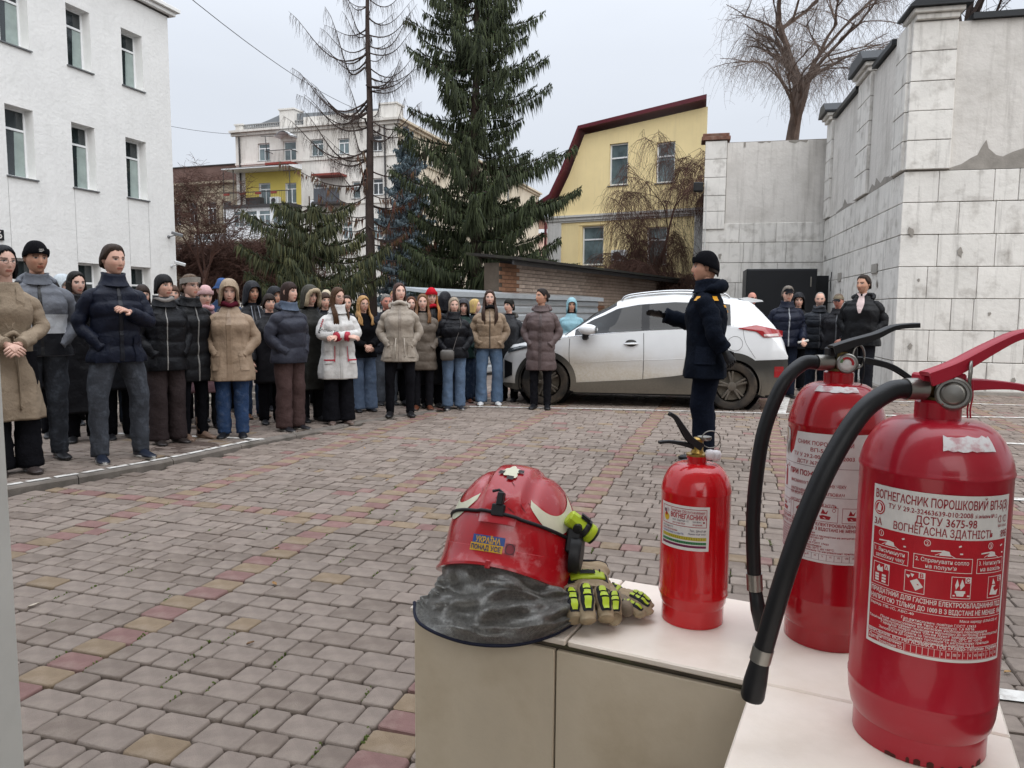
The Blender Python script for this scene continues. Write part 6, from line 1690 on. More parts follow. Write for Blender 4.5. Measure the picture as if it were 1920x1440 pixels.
# door seams, belt trim, fuel flap, handles
m_gap = M('panel_gap', '#1c1b1a', .8, var=.1)
def seam(pts, r=.0035, mat=None, name='door_seam', off=.001):
    P = catmull([(x, 0, z) for x, z in pts], 6); MB().tube([(p.x, -(c_side(p.x, p.z) + off), p.z) for p in P], r, 5).build(name, mat or m_gap, car, True)
seam([(1.13, .97), (1.125, .7), (1.16, .42), (1.22, .26)]); seam([(2.17, 1.09), (2.18, .7), (2.17, .25)]); seam([(3.10, 1.13), (3.08, .9), (2.98, .72), (2.97, .55), (2.90, .25)])
seam([(.36, .80), (.60, .865), (1.0, .955)]); seam([(3.52, 1.135), (3.56, .95), (3.70, .73)], .002)
seam([(3.42 + .10 * math.cos(a), .93 + .10 * math.sin(a)) for a in [2 * math.pi * k / 16 for k in range(17)]], .002, None, 'fuel_flap')
m_chr = M('satin_chrome', '#b9babb', .25, metal=.9, var=.05)
seam([(x, c_belt(x) + .004) for x in np.linspace(1.1, 3.4, 14)], .007, m_chr, 'belt_trim', .004)
seam([(1.2, .62), (1.8, .66), (2.6, .70), (3.0, .72)], .003, m_car, 'crease', .001)
for (x0, x1, z0) in ((1.90, 2.10, .905), (2.78, 2.98, .93)):
    hd = MB().tube([(lerp(x0, x1, t / 6), -(c_side(x0, z0) + .012 + .022 * math.sin(math.pi * t / 6)), z0 + .008 * t / 6) for t in range(7)], [.010, .014, .016, .016, .016, .014, .010], 8).build('door_handle', m_car, car, True)
    MB().lathe([(.001, 0), (.045, .001), (.05, .003)], 20, mat=Matrix.Translation(((x0 + x1) / 2, -(c_side(x0, z0) + .002), z0 + .012)) @ Matrix.Rotation(RAD(90), 4, 'X') @ Matrix.Scale(1.6, 4, (1, 0, 0))).build('handle_recess', m_cld, hd, True)
for sg in (-1, 1):
    mb = MB(); mb.grid(lambda u, v: (1.39 + .145 * math.cos(2 * math.pi * u) * math.sin(math.pi * v) * (1.0 if math.cos(2 * math.pi * u) > 0 else .9), sg * (1.0 - .085 * math.cos(math.pi * v)), 1.105 + .075 * math.sin(2 * math.pi * u) * math.sin(math.pi * v) ** .8), 24, 12, True)
    mi = mb.build('wing_mirror', m_car, car, True)
    MB().tube([(1.37, sg * .86, .985), (1.35, sg * .93, .99), (1.37, sg * .985, 1.05)], [.035, .045, .05], 10).build('mirror_foot', m_blackp, mi, True)
    MB().box((1.505, sg * 1.0 - .07, 1.05), (1.522, sg * 1.0 + .07, 1.15), .006).build('mirror_glass', m_win, mi)
    rp_ = catmull([(1.85, sg * .60, c_zt(1.85) - .02), (1.98, sg * .61, c_zt(1.98) + .035), (2.6, sg * .62, c_zt(2.6) + .03), (3.2, sg * .61, c_zt(3.2) + .03), (3.36, sg * .60, c_zt(3.36) - .02)], 8)
    MB().tube(rp_, .016, 8).build('roof_rail', m_chr, car, True)
MB().prism([(3.48, 1.555), (3.60, 1.575), (3.80, 1.535), (3.82, 1.515), (3.66, 1.50)], -.58, .58).build('spoiler', m_car, car, auto=50)
MB().tube([(3.80, -.1, 1.30), (3.93, .1, 1.235), (4.0, .25, 1.19)], .010, 6).build('rear_wiper', m_blackp, car)
# wheels
m_tyre = M('tyre_rubber', '#1b1a19', .85, var=.25, scale=6, dirt='#5b4f42', dscale=5, damt=.6, dlo=.4, dhi=.7); m_rim = M('dusty_alloy', '#6b655d', .45, metal=.6, var=.2, scale=8, dirt='#5d5142', dscale=6, damt=.6)
tprof = [(.225, -.075), (.235, -.095), (.28, -.108), (.318, -.104), (.333, -.085), (.335, -.05), (.335, .05), (.333, .085), (.318, .104), (.28, .108), (.235, .095), (.225, .075)]
def make_wheel():
    w = empty('wheel'); RX = Matrix.Rotation(RAD(90), 4, 'X')
    ty = MB().lathe(tprof, 48, cap0=False, cap1=False, mat=RX)
    for k in range(48):
        a = 2 * math.pi * k / 48
        for y in (-.06, 0, .06): ty.box((-.016, -.026, -.004), (.016, .026, .004), 0, Matrix.Rotation(a + y * 3, 4, 'Y') @ Matrix.Translation((0, y, .336)))
    t_ = ty.build('tyre', m_tyre, w, auto=40)
    r = MB().lathe([(.228, -.09), (.228, .09), (.21, .085), (.205, .02), (.19, .015)], 40, cap0=False, cap1=False, mat=RX)
    for k in range(5):
        for da in (-.13, .13):
            a = 2 * math.pi * k / 5 + da
            r.box((-.014, .045, .03), (.014, .078, .212), .004, Matrix.Rotation(a, 4, 'Y'))
    r.lathe([(.06, .04), (.06, .085), (.03, .092), (.001, .092)], 20, mat=Matrix.Rotation(RAD(-90), 4, 'X'))
    r_ = r.build('rim', m_rim, w, auto=40); MB().lathe([(.2, -.02), (.2, 0), (.02, .0)], 24, mat=RX).build('brake_disc', m_cld, w)
    return w
w0 = make_wheel(); fw = True
for xw in (XF, XR):
    for sg in (-1, 1):
        if fw: w_ = w0; fw = False
        else:
            w_ = empty('wheel')
            for ch in w0.children: inst(ch, ch.name.split('.')[0], w_)
        w_.parent = car; w_.location = (xw, sg * .775, WR_); w_.rotation_euler = (0, .4 * xw, math.pi if sg < 0 else 0)
# cabin
m_lin = M('grey_headliner', '#3a3936', .9, var=.1)
MB().grid(lambda u, v: (lerp(1.82, 3.5, u), lerp(-.6, .6, v), c_zt(lerp(1.82, 3.5, u)) - .075), 10, 4).build('headliner', m_lin, car)
m_int = M('dark_interior', '#23211f', .8, var=.15)
MB().box((1.15, -.74, .24), (3.6, .74, .95), .05).build('cabin_floor', m_int, car)
MB().box((1.10, -.70, .951), (1.50, .70, 1.03), .03).build('dashboard', m_int, car)
for x in (2.15, 2.98):
    for y in (-.36, .36):
        s_ = MB().box((-.07, -.24, 0), (.07, .24, .52), .04, Matrix.Translation((x, y, .80)) @ Matrix.Rotation(RAD(14), 4, 'Y')).build('seat_back', m_int, car)
        MB().box((-.05, -.13, 0), (.05, .13, .17), .03, Matrix.Translation((x + .16, y, 1.30)) @ Matrix.Rotation(RAD(10), 4, 'Y')).build('headrest', m_int, s_)
MB().tube([Vector((1.62 + .06 * math.sin(a), -.36 + .185 * math.cos(a), 1.06 + .165 * math.sin(a))) for a in [2 * math.pi * k / 24 for k in range(25)]], .014, 6, False).build('steering_wheel', m_blackp, car, True)
MB().tube([(1.63, -.36, 1.06), (1.45, -.36, 1.0)], .03, 8).build('steering_column', m_int, car)
# ------------------------------------------------------------------ people
def fab(h, kind='cloth'):
    n = 'clothing_%s_%s' % (kind, h.lstrip('#'))
    if kind == 'nylon': return M(n, h, .5, var=.14, scale=11, bump=.5, bscale=13, bdist=.03, spec=.22, detail=7)
    if kind == 'denim': return M(n, h, .9, var=.18, scale=9, bump=.6, bscale=28, bdist=.02, dirt='#8e98a6', dscale=14, damt=.18, spec=.2, detail=9)
    if kind == 'knit': return M(n, h, .95, var=.12, scale=20, bump=.9, bscale=160, bdist=.006, spec=.1)
    if kind == 'hair': return M(n, h, .55, var=.3, scale=1.0, smap=(70, 70, 5), bump=.6, bscale=1.0, bdist=.006, spec=.22)
    if kind == 'leather': return M(n, h, .4, var=.12, scale=14, bump=.15, bscale=60, spec=.4)
    return M(n, h, .9, var=.14, scale=9, bump=.6, bscale=26, bdist=.022, spec=.1)
m_skin = M('skin', rough=.55, attr=True, var=.06, scale=18, spec=.3, bump=.08, bscale=90)
SK = {'l': lin('#cfa592'), 'p': lin('#d3ac9b'), 't': lin('#bd9079'), 'r': lin('#bb8272'), 'd': lin('#8e6450')}
def head_pt(th, z, fem):
    """face surface; th 0 = front; z relative to the middle of the head"""
    rx, ry, rz = (.069, .088, .112) if fem else (.073, .092, .116)
    s = max(0.0, 1 - (z / rz) ** 2) ** .5; s = s ** .82
    nx, ny = math.sin(th), -math.cos(th)
    jaw = max(0.0, min(1.0, (-.015 - z) / .09))
    x = rx * s * nx * (1 - .20 * jaw); y = ry * s * ny
    if ny < 0:
        fr = (-ny) ** 1.5
        y *= 1 + .10 * jaw * fr
        y = y * (1 - .05 * fr)
        nose = math.exp(-(x / .0105) ** 2) * (smoothstep(.038, -.022, z) if z > -.022 else smoothstep(-.042, -.028, z)) * (.020 if not fem else .0165)
        sock = math.exp(-((abs(x) - .031) / .015) ** 2 - ((z - .012) / .011) ** 2) * .0085
        brow = math.exp(-((z - .031) / .008) ** 2) * (.0035 if not fem else .0015) * (1 if abs(x) < .05 else 0)
        lip = math.exp(-(x / .020) ** 2) * (math.exp(-((z + .054) / .005) ** 2) + math.exp(-((z + .064) / .0055) ** 2)) * .0048
        mz = math.exp(-(x / .022) ** 2 - ((z + .059) / .0025) ** 2) * .002
        chin = math.exp(-(x / .02) ** 2 - ((z + .094) / .013) ** 2) * .006
        chk = math.exp(-((abs(x) - .042) / .018) ** 2 - ((z + .02) / .02) ** 2) * .003
        y += -nose + sock - brow - lip + mz - chin - chk
    return (x, y, z), rz
def build_head(mb, Mx, fem, skin, browc, lod, beard=0.0, lips=None, smile=0.0):
    nt, nzr = (56, 58) if lod == 0 else ((44, 44) if lod == 1 else (28, 26))
    rz = .112 if fem else .116
    rows = []
    for j in range(nzr + 1):
        u = j / nzr * 2 - 1; z = rz * math.sin(u * math.pi / 2) if lod > 1 else rz * (.55 * u + .45 * math.sin(u * math.pi / 2)); rows.append(z)
    ths = []
    for i in range(nt):
        u = i / nt * 2 - 1; ths.append(math.pi * (.62 * u + .38 * u ** 3))
    vs = []; cs = []
    lipc = lips or tuple(a * b for a, b in zip(skin, (.80, .52, .50)))
    for z in rows:
        for th in ths:
            p, _ = head_pt(th, max(-rz * .9995, min(rz * .9995, z)), fem); x, y, zz = p; c = skin
            vs.append(Mx @ Vector(p))
            if y < -.03:
                k = math.exp(-((abs(x) - .038) / .02) ** 2 - ((zz + .025) / .02) ** 2) * .35; c = tuple(lerp(a, b, k) for a, b in zip(c, (skin[0] * 1.0, skin[1] * .72, skin[2] * .70)))
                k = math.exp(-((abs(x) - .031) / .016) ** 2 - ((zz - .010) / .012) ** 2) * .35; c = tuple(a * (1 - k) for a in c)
                if .012 < abs(x) < .050 and abs(zz - .0295 - .05 * (.03 - abs(abs(x) - .03))) < .0055: c = tuple(lerp(a, b, .8) for a, b in zip(c, browc))
                if .018 < abs(x) < .044 and abs(zz - .011) < .0062 * (1 - ((abs(x) - .031) / .0145) ** 2) ** .5 if abs(abs(x) - .031) < .0144 else False:
                    c = (.05, .04, .035) if abs(abs(x) - .031) < .0065 else (.42, .39, .37)
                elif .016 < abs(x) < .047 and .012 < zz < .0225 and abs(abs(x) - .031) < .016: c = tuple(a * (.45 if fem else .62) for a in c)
                if abs(x) < .024 - .3 * abs(zz + .059) and abs(zz + .059 - smile * x * x * 10) < .0105: c = lipc if abs(zz + .059) > .0014 else tuple(a * .4 for a in lipc)
                if beard and zz < -.028 - max(0, .03 - abs(x)) * .4: c = tuple(lerp(a, b, beard) for a, b in zip(c, browc))
            cs.append(c)
    fs = []
    n = nt
    for j in range(nzr):
        for i in range(n):
            q = (i + 1) % n; fs.append((j * n + i, j * n + q, (j + 1) * n + q, (j + 1) * n + i))
    b = len(mb.v); mb.add(vs, fs); mb.c[b:] = cs
    mb.cc = tuple(a * .93 for a in skin)
    for s in (-1, 1):
        mb.grid(lambda u, v: Mx @ Vector((s * (.0715 + .012 * math.sin(math.pi * v) * (.6 + .4 * math.cos(2 * math.pi * u))), .012 + .017 * math.cos(2 * math.pi * u) * math.sin(math.pi * v), .004 + .030 * math.cos(math.pi * v))), 10, 8, True)
def shell(zend, off, fem, N=64, m=26, rim=.010, amp=.0, fq=9.0, flare=0.0, back=0.0, sd=0.0, top=0.0, wave=0.0, strand=0.0, taper=0.0):
    """hair, hats and hoods: surface over the head ending at height zend(theta)"""
    rx, ry, rz = (.069, .088, .112) if fem else (.073, .092, .116)
    mb = MB(); rows = [[] for _ in range(m + 2)]
    for i in range(N):
        th = math.pi * (2 * i / N - 1); ze = zend(th) + (amp * 1.1 * nz(th * 5 + sd, sd, 0) + amp * .9 * nz(th * 21, sd, 4) if amp > .003 else 0); bo = back * max(0, -math.cos(th)) 
        def P(z, o, th=th):
            zt = rz + off + top
            s = (max(0, 1 - (z / zt) ** 2) ** .5) ** .8 if z > 0 else 1.0
            k = 1 + flare * max(0, -z); ox, oy = (rx + o) * s * k, (ry + o + bo) * s * k
            return Vector((ox * math.sin(th), -oy * math.cos(th) + .006, z))
        zt = rz + off + top; tot = math.pi / 2 + max(0, -ze) / zt if ze < 0 else math.pi / 2 - math.asin(min(.999, ze / zt))
        for j in range(m + 1):
            l = tot * (j / m); z = zt * math.cos(l) if l < math.pi / 2 else -(l - math.pi / 2) * zt
            a = amp * nz(math.sin(th) * fq + sd, math.cos(th) * fq, z * 6 + sd) + amp * .6 * nz(math.sin(th) * fq * 3, math.cos(th) * fq * 3 + sd, z * 9)
            a += strand * math.sin(th * 46 + z * 10 + 2 * math.sin(th * 9 + sd)) + wave * math.sin(z * 55 + th * 3 + sd) * smoothstep(0, -.1, z)
            tp = smoothstep(ze - .002, ze + taper, z) if taper and ze > -.03 else 1.0
            rows[j].append(P(z, (off + a) * tp + .001))
        rows[m + 1].append(P(max(ze, -9) + .004, off - rim))
    return mb.rings(rows, False, False)
def hair_style(style, fem):
    d = math.degrees
    def short(th): a = abs(d(th)); return interp(a, [0, 25, 50, 62, 80, 95, 120, 180], [.080, .089, .074, .046, .006, -.012, -.045, -.065])
    def crop(th): a = abs(d(th)); return interp(a, [0, 30, 55, 70, 85, 110, 180], [.080, .088, .066, .036, .006, -.025, -.06])
    def bob(th): a = abs(d(th)); return interp(a, [0, 42, 60, 72, 82, 180], [.044, .038, .012, -.095, -.122, -.115])
    def bobp(th): a = abs(d(th)); return interp(a, [0, 30, 56, 70, 80, 180], [.090, .076, .035, -.085, -.122, -.115])
    def long_(th): a = abs(d(th)); return interp(a, [0, 30, 56, 69, 80, 120, 180], [.090, .076, .04, -.10, -.27, -.27, -.25])
    def vlong(th): a = abs(d(th)); return interp(a, [0, 30, 56, 68, 78, 120, 180], [.090, .074, .04, -.16, -.37, -.30, -.28])
    def tied(th): a = abs(d(th)); return interp(a, [0, 30, 60, 90, 130, 180], [.074, .070, .035, -.01, -.05, -.07])
    def fringe(th): a = abs(d(th)); return interp(a, [0, 35, 55, 70, 90, 130, 180], [.040, .036, .02, -.01, -.04, -.07, -.08])
    def rim_(th): a = abs(d(th)); return interp(a, [0, 62, 75, 100, 130, 180], [.112, .112, .03, .0, -.04, -.06])
    return dict(short=short, crop=crop, bob=bob, bobp=bobp, long=long_, vlong=vlong, tied=tied, fringe=fringe, rim=rim_)[style]

POSE = {'pocket': ((.262, .045, 1.10), (.118, -.062, .915)), 'down': ((.245, .03, 1.10), (.245, -.04, .84)), 'clasp': ((.245, -.01, 1.12), (.045, -.200, 1.00)),
        'cross': ((.235, -.06, 1.15), (-.07, -.215, 1.12)), 'chest': ((.245, -.05, 1.13), (.035, -.205, 1.20)), 'back': ((.24, .12, 1.10), (.10, .26, .98)),
        'point': ((.23, -.08, 1.16), (.16, -.32, 1.22)), 'hip': ((.27, .07, 1.09), (.24, .15, .96)), 'front': ((.245, -.02, 1.1), (.10, -.19, .98)), 'hold': ((.245, .02, 1.08), (.20, -.20, .92))}
def hand_geo(mb, w, d, up, sc=1.0, curl=.8):
    """palm with four bent fingers and a thumb; w wrist, d direction, up back-of-hand normal"""
    d = d.normalized(); s = d.cross(up).normalized(); up = s.cross(d).normalized()
    mb.rings([[w + d * (t * sc) + s * (math.cos(a) * wd * sc) + up * (math.sin(a) * th_ * sc) for a in [2 * math.pi * k / 10 for k in range(10)]] for t, wd, th_ in ((-.02, .024, .019), (.02, .030, .016), (.06, .040, .015), (.09, .040, .013), (.097, .034, .009))])
    for k, (o, L) in enumerate(((-.029, .062), (-.010, .074), (.010, .070), (.029, .054))):
        p0 = w + d * .085 * sc + s * o * sc; p1 = p0 + (d * .9 - up * .25 * curl) * L * .4 * sc; p2 = p1 + (d * .6 - up * .8 * curl) * L * .35 * sc; p3 = p2 + (d * .1 - up * curl) * L * .25 * sc
        mb.tube([p0, p1, p2, p3], [.0095 * sc, .009 * sc, .0085 * sc, .006 * sc], 7)
    p0 = w + d * .03 * sc - s * .030 * sc; p1 = p0 + (d * .6 - s * .6 - up * .2) * .035 * sc; p2 = p1 + (d * .9 - up * .4) * .030 * sc
    mb.tube([p0, p1, p2], [.012 * sc, .0105 * sc, .008 * sc], 7)

PEOPLE = 'people gathered in the yard'
def person(lab, x, y, h, f, coat, legs, shoes, hair=None, hat=None, ht=0, tilt=0, fem=True, skin='l', pose=('pocket', 'pocket'), lod=1, glasses=False, beard=0, scarf=None,
           collar=None, hood_down=None, z=None, lips=None, gloves=None, group=PEOPLE, sole='#2a2826', stance=.095, extra=None, bulkx=1.0, smile=0):
    k = h / 1.72; zf = floor_z(x, y) if z is None else z
    root = empty('person', (x, y, zf), RAD(f), lab, 'person', group)
    root.scale = (k * bulkx, k * bulkx, k) if bulkx != 1 else (k, k, k)
    sd = x * 7.3 + y * 3.1
    hz = 1.72 - (.112 if fem else .116)
    HM = Matrix.Translation((0, -.022, hz)) @ Matrix.Rotation(RAD(ht), 4, 'Z') @ Matrix.Rotation(RAD(tilt), 4, 'X')
    col, hem, bulk = coat['col'], coat['hem'], coat.get('bulk', .02) * .72
    ck = coat.get('kind', 'cloth'); pit, amp = coat.get('puff', (0, 0)); fl = coat.get('flare', 0.0)
    cm = fab(col, ck); sh = .158 if fem else .182
    na, nr = (44, 60) if lod == 0 else ((36, 46) if lod == 1 else (22, 26))
    shk = coat.get('neck', 1.455)
    A = [(hem, sh + bulk + .022 + fl), (max(hem + .02, .98), sh - (.0 if bulk > .03 else .018) + bulk), (max(hem + .03, 1.08), sh - .012 + bulk), (1.25, sh + .008 + bulk), (1.335, sh - .004 + bulk * .6), (1.385, sh - .045 + bulk * .2), (1.43, .102), (shk, .086)]
    B = [(hem, .122 + bulk * .8 + fl * .7), (max(hem + .02, .98), .115 + bulk * .9), (max(hem + .03, 1.08), .112 + bulk), (1.25, .122 + bulk), (1.335, .104 + bulk * .6), (1.385, .090 + bulk * .3), (1.43, .086), (shk, .080)]
    if coat.get('belt'): 
        for Q, v in ((A, -.02), (B, -.016)): Q[2] = (1.08, Q[2][1] + v)
    def tpt(a, zz, off=0.0):
        ax = sinterp(zz, [q[0] for q in A], [q[1] for q in A]); bx = sinterp(zz, [q[0] for q in B], [q[1] for q in B])
        pf = 0.0
        if pit and zz < 1.43: pf = amp * 1.5 * (abs(math.sin(math.pi * (zz - hem + .012 * math.sin(a * 2 + sd)) / pit)) ** .45 - .8)
        c, s_ = math.cos(a), math.sin(a); e = 2 / 2.35
        w = nz(c * 2.2 + sd, s_ * 2.2, zz * 5.5) * .014 + nz(c * 5 + zz * 4, s_ * 5 + sd, zz * 11) * .009 + abs(nz(c * 5 - zz * 7, s_ * 5 + sd, zz * 8)) * .008
        w *= smoothstep(1.45, 1.35, zz) * (1 if lod < 2 else .6)
        if fl and zz < .95: w += .012 * math.sin(a * 7 + sd) * smoothstep(.98, hem, zz)
        r = 1.0
        X = math.copysign(abs(c) ** e, c) * (ax + pf + w + off); Y = math.copysign(abs(s_) ** e, s_) * (bx + pf + w + off)
        Y -= (.011 if fem else .006) * math.exp(-((zz - 1.24) / .10) ** 2) * (1 if s_ < 0 else 0)
        return Vector((X, Y + .006, zz))
    # ---- body (head, neck, trunk, limbs: one mesh)
    sk = SK[skin]; mb = MB()
    browc = lin(hair[1]) if hair else lin('#4a3a30')
    build_head(mb, HM, fem, sk, tuple(min(.12, q) for q in browc), lod, beard, lin(lips) if lips else None, smile)
    mb.cc = tuple(q * .92 for q in sk)
    mb.rings([[Vector((r * math.cos(a), r * .95 * math.sin(a) + yo, zz)) for a in [2 * math.pi * q / 14 for q in range(14)]] for r, yo, zz in ((.050, -.008, 1.535), (.050, -.004, 1.49), (.050, .004, 1.45), (.062, .010, 1.41), (.085, .008, 1.33), (.09, .004, 1.05), (.09, .004, .92), (.05, .004, .86))])
    arms = []
    for s, ps in ((-1, pose[0]), (1, pose[1])):
        e, w = POSE[ps] if isinstance(ps, str) else ps
        S = Vector((s * (sh - .022 + bulk * .2), .0, 1.345)); E = Vector((s * (e[0] + bulk * .35 - (.028 if fem else .014)), e[1], e[2])); W = Vector((s * w[0], w[1] - bulk * .6 if w[1] < 0 else w[1], w[2])); arms.append((s, S, E, W, ps))
        mb.tube([S, E, W if (ps != 'pocket') else E.lerp(W, .6)], [.040, .035, .025], 8)
    for s in (-1, 1): mb.tube([(s * .085, 0, .90), (s * stance, 0, .48), (s * stance, .01, .08)], [.07, .05, .035], 8)
    vis = ('down', 'clasp', 'cross', 'chest', 'point', 'hip', 'front', 'hold', 'back')
    gms = []
    for s, S, E, W, ps in arms:
        if ps in vis or not isinstance(ps, str):
            d = (W - E).normalized(); up = Vector((s * .4, -.3, .8)) if ps != 'down' else Vector((s, 0, .1))
            if ps in ('clasp', 'front'): up = Vector((s * .3, -.9, .4))
            gms.append(MB()); hand_geo(gms[-1] if gloves else mb, W + d * .01, d, up, 1.15 if gloves else 1.0, .25 if ps == 'point' else .9)
    mb.build('body', m_skin, root, True, col=True, fix=False)
    if gloves:
        for gm in gms: gm.build('glove', fab(gloves, 'leather'), root, True)
    # ---- coat
    mb = MB(); zs = [hem + (shk - hem) * j / nr for j in range(nr + 1)]
    rings = [[tpt(2 * math.pi * q / na, zz) for q in range(na)] for zz in zs]
    inn = [[p * 1 - Vector((p.x * .10, p.y * .10, -.02)) for p in rings[0]]]
    mb.rings(inn + rings + [[Vector((p.x * .78, p.y * .78, p.z - .03)) for p in rings[-1]]], False, True)
    ct = mb.build('coat', cm, root, True, fix=False)
    cols2 = coat.get('bands')
    if cols2:     # (z0, z1, colour) cloth panels over the front and sides
        for (z0, z1, cc) in cols2:
            MB().grid(lambda u, v: tpt(2 * math.pi * u, lerp(z0, z1, v), .004), na, 8, True).build('coat_panel', fab(cc, ck), ct, True)
    for s, S, E, W, ps in arms:
        P = catmull([S + Vector((-s * .05, 0, .015)), S + Vector((s * .016, 0, -.035)), S.lerp(E, .5) + Vector((s * .006, .01, 0)), E, E.lerp(W, .5) + Vector((0, 0, -.008)), W], 6 if lod < 2 else 4)
        n = len(P); nn = 18 if lod < 2 else 10
        R0, R1 = (.060 + bulk * .30, .046 + bulk * .26) if 'slv' not in coat else (coat['slv'][0] * .80, coat['slv'][1] * .80); rad = []
        L = 0; ls = [0]
        for q in range(1, n): L += (P[q] - P[q - 1]).length; ls.append(L)
        for q in range(n):
            t = ls[q] / L; r = lerp(R0, R1, t) * (1 - .42 * max(0, 1 - t * 6)) + nz(t * 9, sd + s, 3) * .006
            if pit: r += amp * 1.1 * (abs(math.sin(math.pi * ls[q] / (pit * .9))) ** .5 - .7)
            else: r += .004 * math.sin(t * 38 + sd)
            rad.append(r)
        m2 = MB().tube(P, rad, nn)
        for q in range(len(m2.v)):
            v = m2.v[q]; w = nz(v[0] * 12 + sd, v[1] * 12, v[2] * 16) * .010 + abs(nz(v[0] * 24, v[1] * 24 + sd, v[2] * 30)) * .006; c = P[min(q // nn, n - 1)]; dv = (Vector(v) - c); m2.v[q] = tuple(Vector(v) + dv.normalized() * w if dv.length > 1e-6 else v)
        m2.build('sleeve', fab(coat.get('slvcol', col), ck), ct, True, fix=False)
        if coat.get('cuff'): MB().tube([W - (W - E).normalized() * .035, W + (W - E).normalized() * .004], R1 * 1.08, 14).build('cuff', fab(coat['cuff'], ck), ct, True)
    # front placket or zip
    if coat.get('zip'):
        zz = [lerp(max(hem + .01, coat.get('zlo', 0)), 1.43, t / 18) for t in range(19)]
        m2 = MB(); x0 = coat.get('zx', 0.0); wv = coat.get('zw', .006)
        m2.rings([[tpt(-math.pi / 2 + (x0 + dx) / .2, q, of) for dx, of in ((-wv, .001), (-wv * .7, .006), (wv * .7, .006), (wv, .001))] for q in zz], True, True, False)
        m2.build('front_fastening', fab(coat['zip'], 'leather'), ct)
    for s in (-1, 1):
        if coat.get('pocket'):
            pz = coat.get('pz', .98)
            m2 = MB().grid(lambda u, v: tpt(-math.pi / 2 + s * (lerp(.42, .95, u)), pz + lerp(-.16, .02, v), .007 + .004 * math.sin(math.pi * u)), 8, 8); m2.build('pocket', cm, ct, True)
            m2 = MB().grid(lambda u, v: tpt(-math.pi / 2 + s * (lerp(.40, .97, u)), pz + lerp(-.005, .045, v), .013), 8, 3); m2.build('pocket_flap', fab(coat.get('pcol', col), ck), ct, True)
    if coat.get('belt'):
        bl = MB().grid(lambda u, v: tpt(2 * math.pi * u, lerp(1.03, 1.085, v), .008), na, 3, True).build('belt', cm, ct, True)
        MB().tube(catmull([tpt(-1.5, 1.06, .02), tpt(-1.45, .95, .03), tpt(-1.4, .75, .012), tpt(-1.42, .5, .012)], 5), .017, 6, True, .35).build('belt_end', cm, bl, True); MB().tube(catmull([tpt(-1.75, 1.05, .02), tpt(-1.5, 1.085, .035), tpt(-1.3, 1.05, .02)], 4), .018, 8).build('belt_knot', cm, bl, True)
        for s in (-1, 1): MB().add([tpt(-1.57 + s * .02, 1.10, .006), tpt(-1.57 + s * .55, 1.30, .014), tpt(-1.57 + s * .80, 1.40, .014), tpt(-1.57 + s * .45, 1.425, .012), tpt(-1.57 + s * .25, 1.33, .012)], [(0, 1, 2, 3, 4)]).build('lapel', cm, ct)
    if collar:
        hh, cc, rr = collar
        MB().rings([[Vector((r * math.cos(a), r * .98 * math.sin(a) - .002 + (.012 if math.sin(a) > 0 else 0), zz - .018 * max(0, -math.sin(a)))) for a in [2 * math.pi * q / 28 for q in range(28)]] for r, zz in ((rr + .03, 1.42), (rr + .012, 1.455), (rr + .004, 1.47 + hh * .5), (rr + .006, 1.47 + hh), (rr - .006, 1.472 + hh), (rr - .008, 1.46))], False, False).build('collar', fab(cc, ck), ct, True)
    if not scarf and not coat.get('belt'):
        MB().rings([[Vector((r * math.cos(a), r * math.sin(a) + .002, zz)) for a in [2 * math.pi * q / 20 for q in range(20)]] for r, zz in ((.075, 1.40), (.064, 1.44), (.060, 1.475), (.056, 1.482))], False, False).build('jumper_collar', fab(coat.get('inner', '#1b1b20'), 'knit'), root, True)
    if scarf:
        m2 = MB().tube([Vector((.076 * math.cos(a), .080 * math.sin(a) - .006, 1.478 + .012 * math.sin(3 * a + sd))) for a in [2 * math.pi * q / 20 for q in range(21)]], .026, 10); m2.build('scarf', fab(scarf, 'knit'), root, True)
    if hood_down:
        cc, big, fur = hood_down
        HP = [Vector((math.cos(a) * (.100 + .018 * big), math.sin(a) * .088 + .030, 1.432 + .030 * math.sin(a) + .006 * math.sin(a * 5 + sd))) for a in [lerp(RAD(-28), RAD(208), q / 18) for q in range(19)]]
        m2 = MB().tube(HP, [lerp(.012, .036 * big, math.sin(math.pi * q / 18) ** .8) * (1 + .16 * nz(q * .9, sd, 1)) for q in range(19)], 12)
        hdn = m2.build('hood', fab(cc, ck), ct, True)
        if fur: MB().tube([p + Vector((0, -.01, .035)) for p in HP], [.02 + .014 * abs(math.sin(q * 2.7)) for q in range(19)], 8).build('fur_trim', fab(fur, 'knit'), hdn, True)
    # ---- trousers
    lc, rk, ra = legs[:3]; lk = legs[3] if len(legs) > 3 else 'cloth'
    m2 = MB(); nl = 30 if lod < 2 else 14
    for s in (-1, 1):
        rings = []
        for q in range(nl + 1):
            t = q / nl; zz = lerp(.94, .045, t); cx = s * lerp(.082, stance, smoothstep(0, .5, t)); r = interp(t, [0, .12, .5, .85, 1], [.112, .112, rk, lerp(rk, ra, .7), ra]); r = r if not (len(legs) > 4 and t > .8) else r
            ring = []
            for p in range(16):
                a = 2 * math.pi * p / 16; w = nz(math.cos(a) * 2 + s * 5, math.sin(a) * 2 + sd, zz * 9) * .013 + nz(math.cos(a) * 3, math.sin(a) * 3 + sd, zz * 24 + s) * .012 * smoothstep(.2, .9, t)
                ring.append(Vector((cx + (r + w) * math.cos(a) * .94, (r + w) * math.sin(a) + .012 - .02 * math.exp(-((t - .5) / .1) ** 2), zz)))
            rings.append(ring)
        m2.rings(rings, True, True)
    if hem > .55: m2.rings([[Vector((rx_ * math.cos(a), .118 * math.sin(a) + .008, zz)) for a in [2 * math.pi * q / 20 for q in range(20)]] for rx_, zz in ((.165, .84), (.175, .92), (.165, 1.0))])
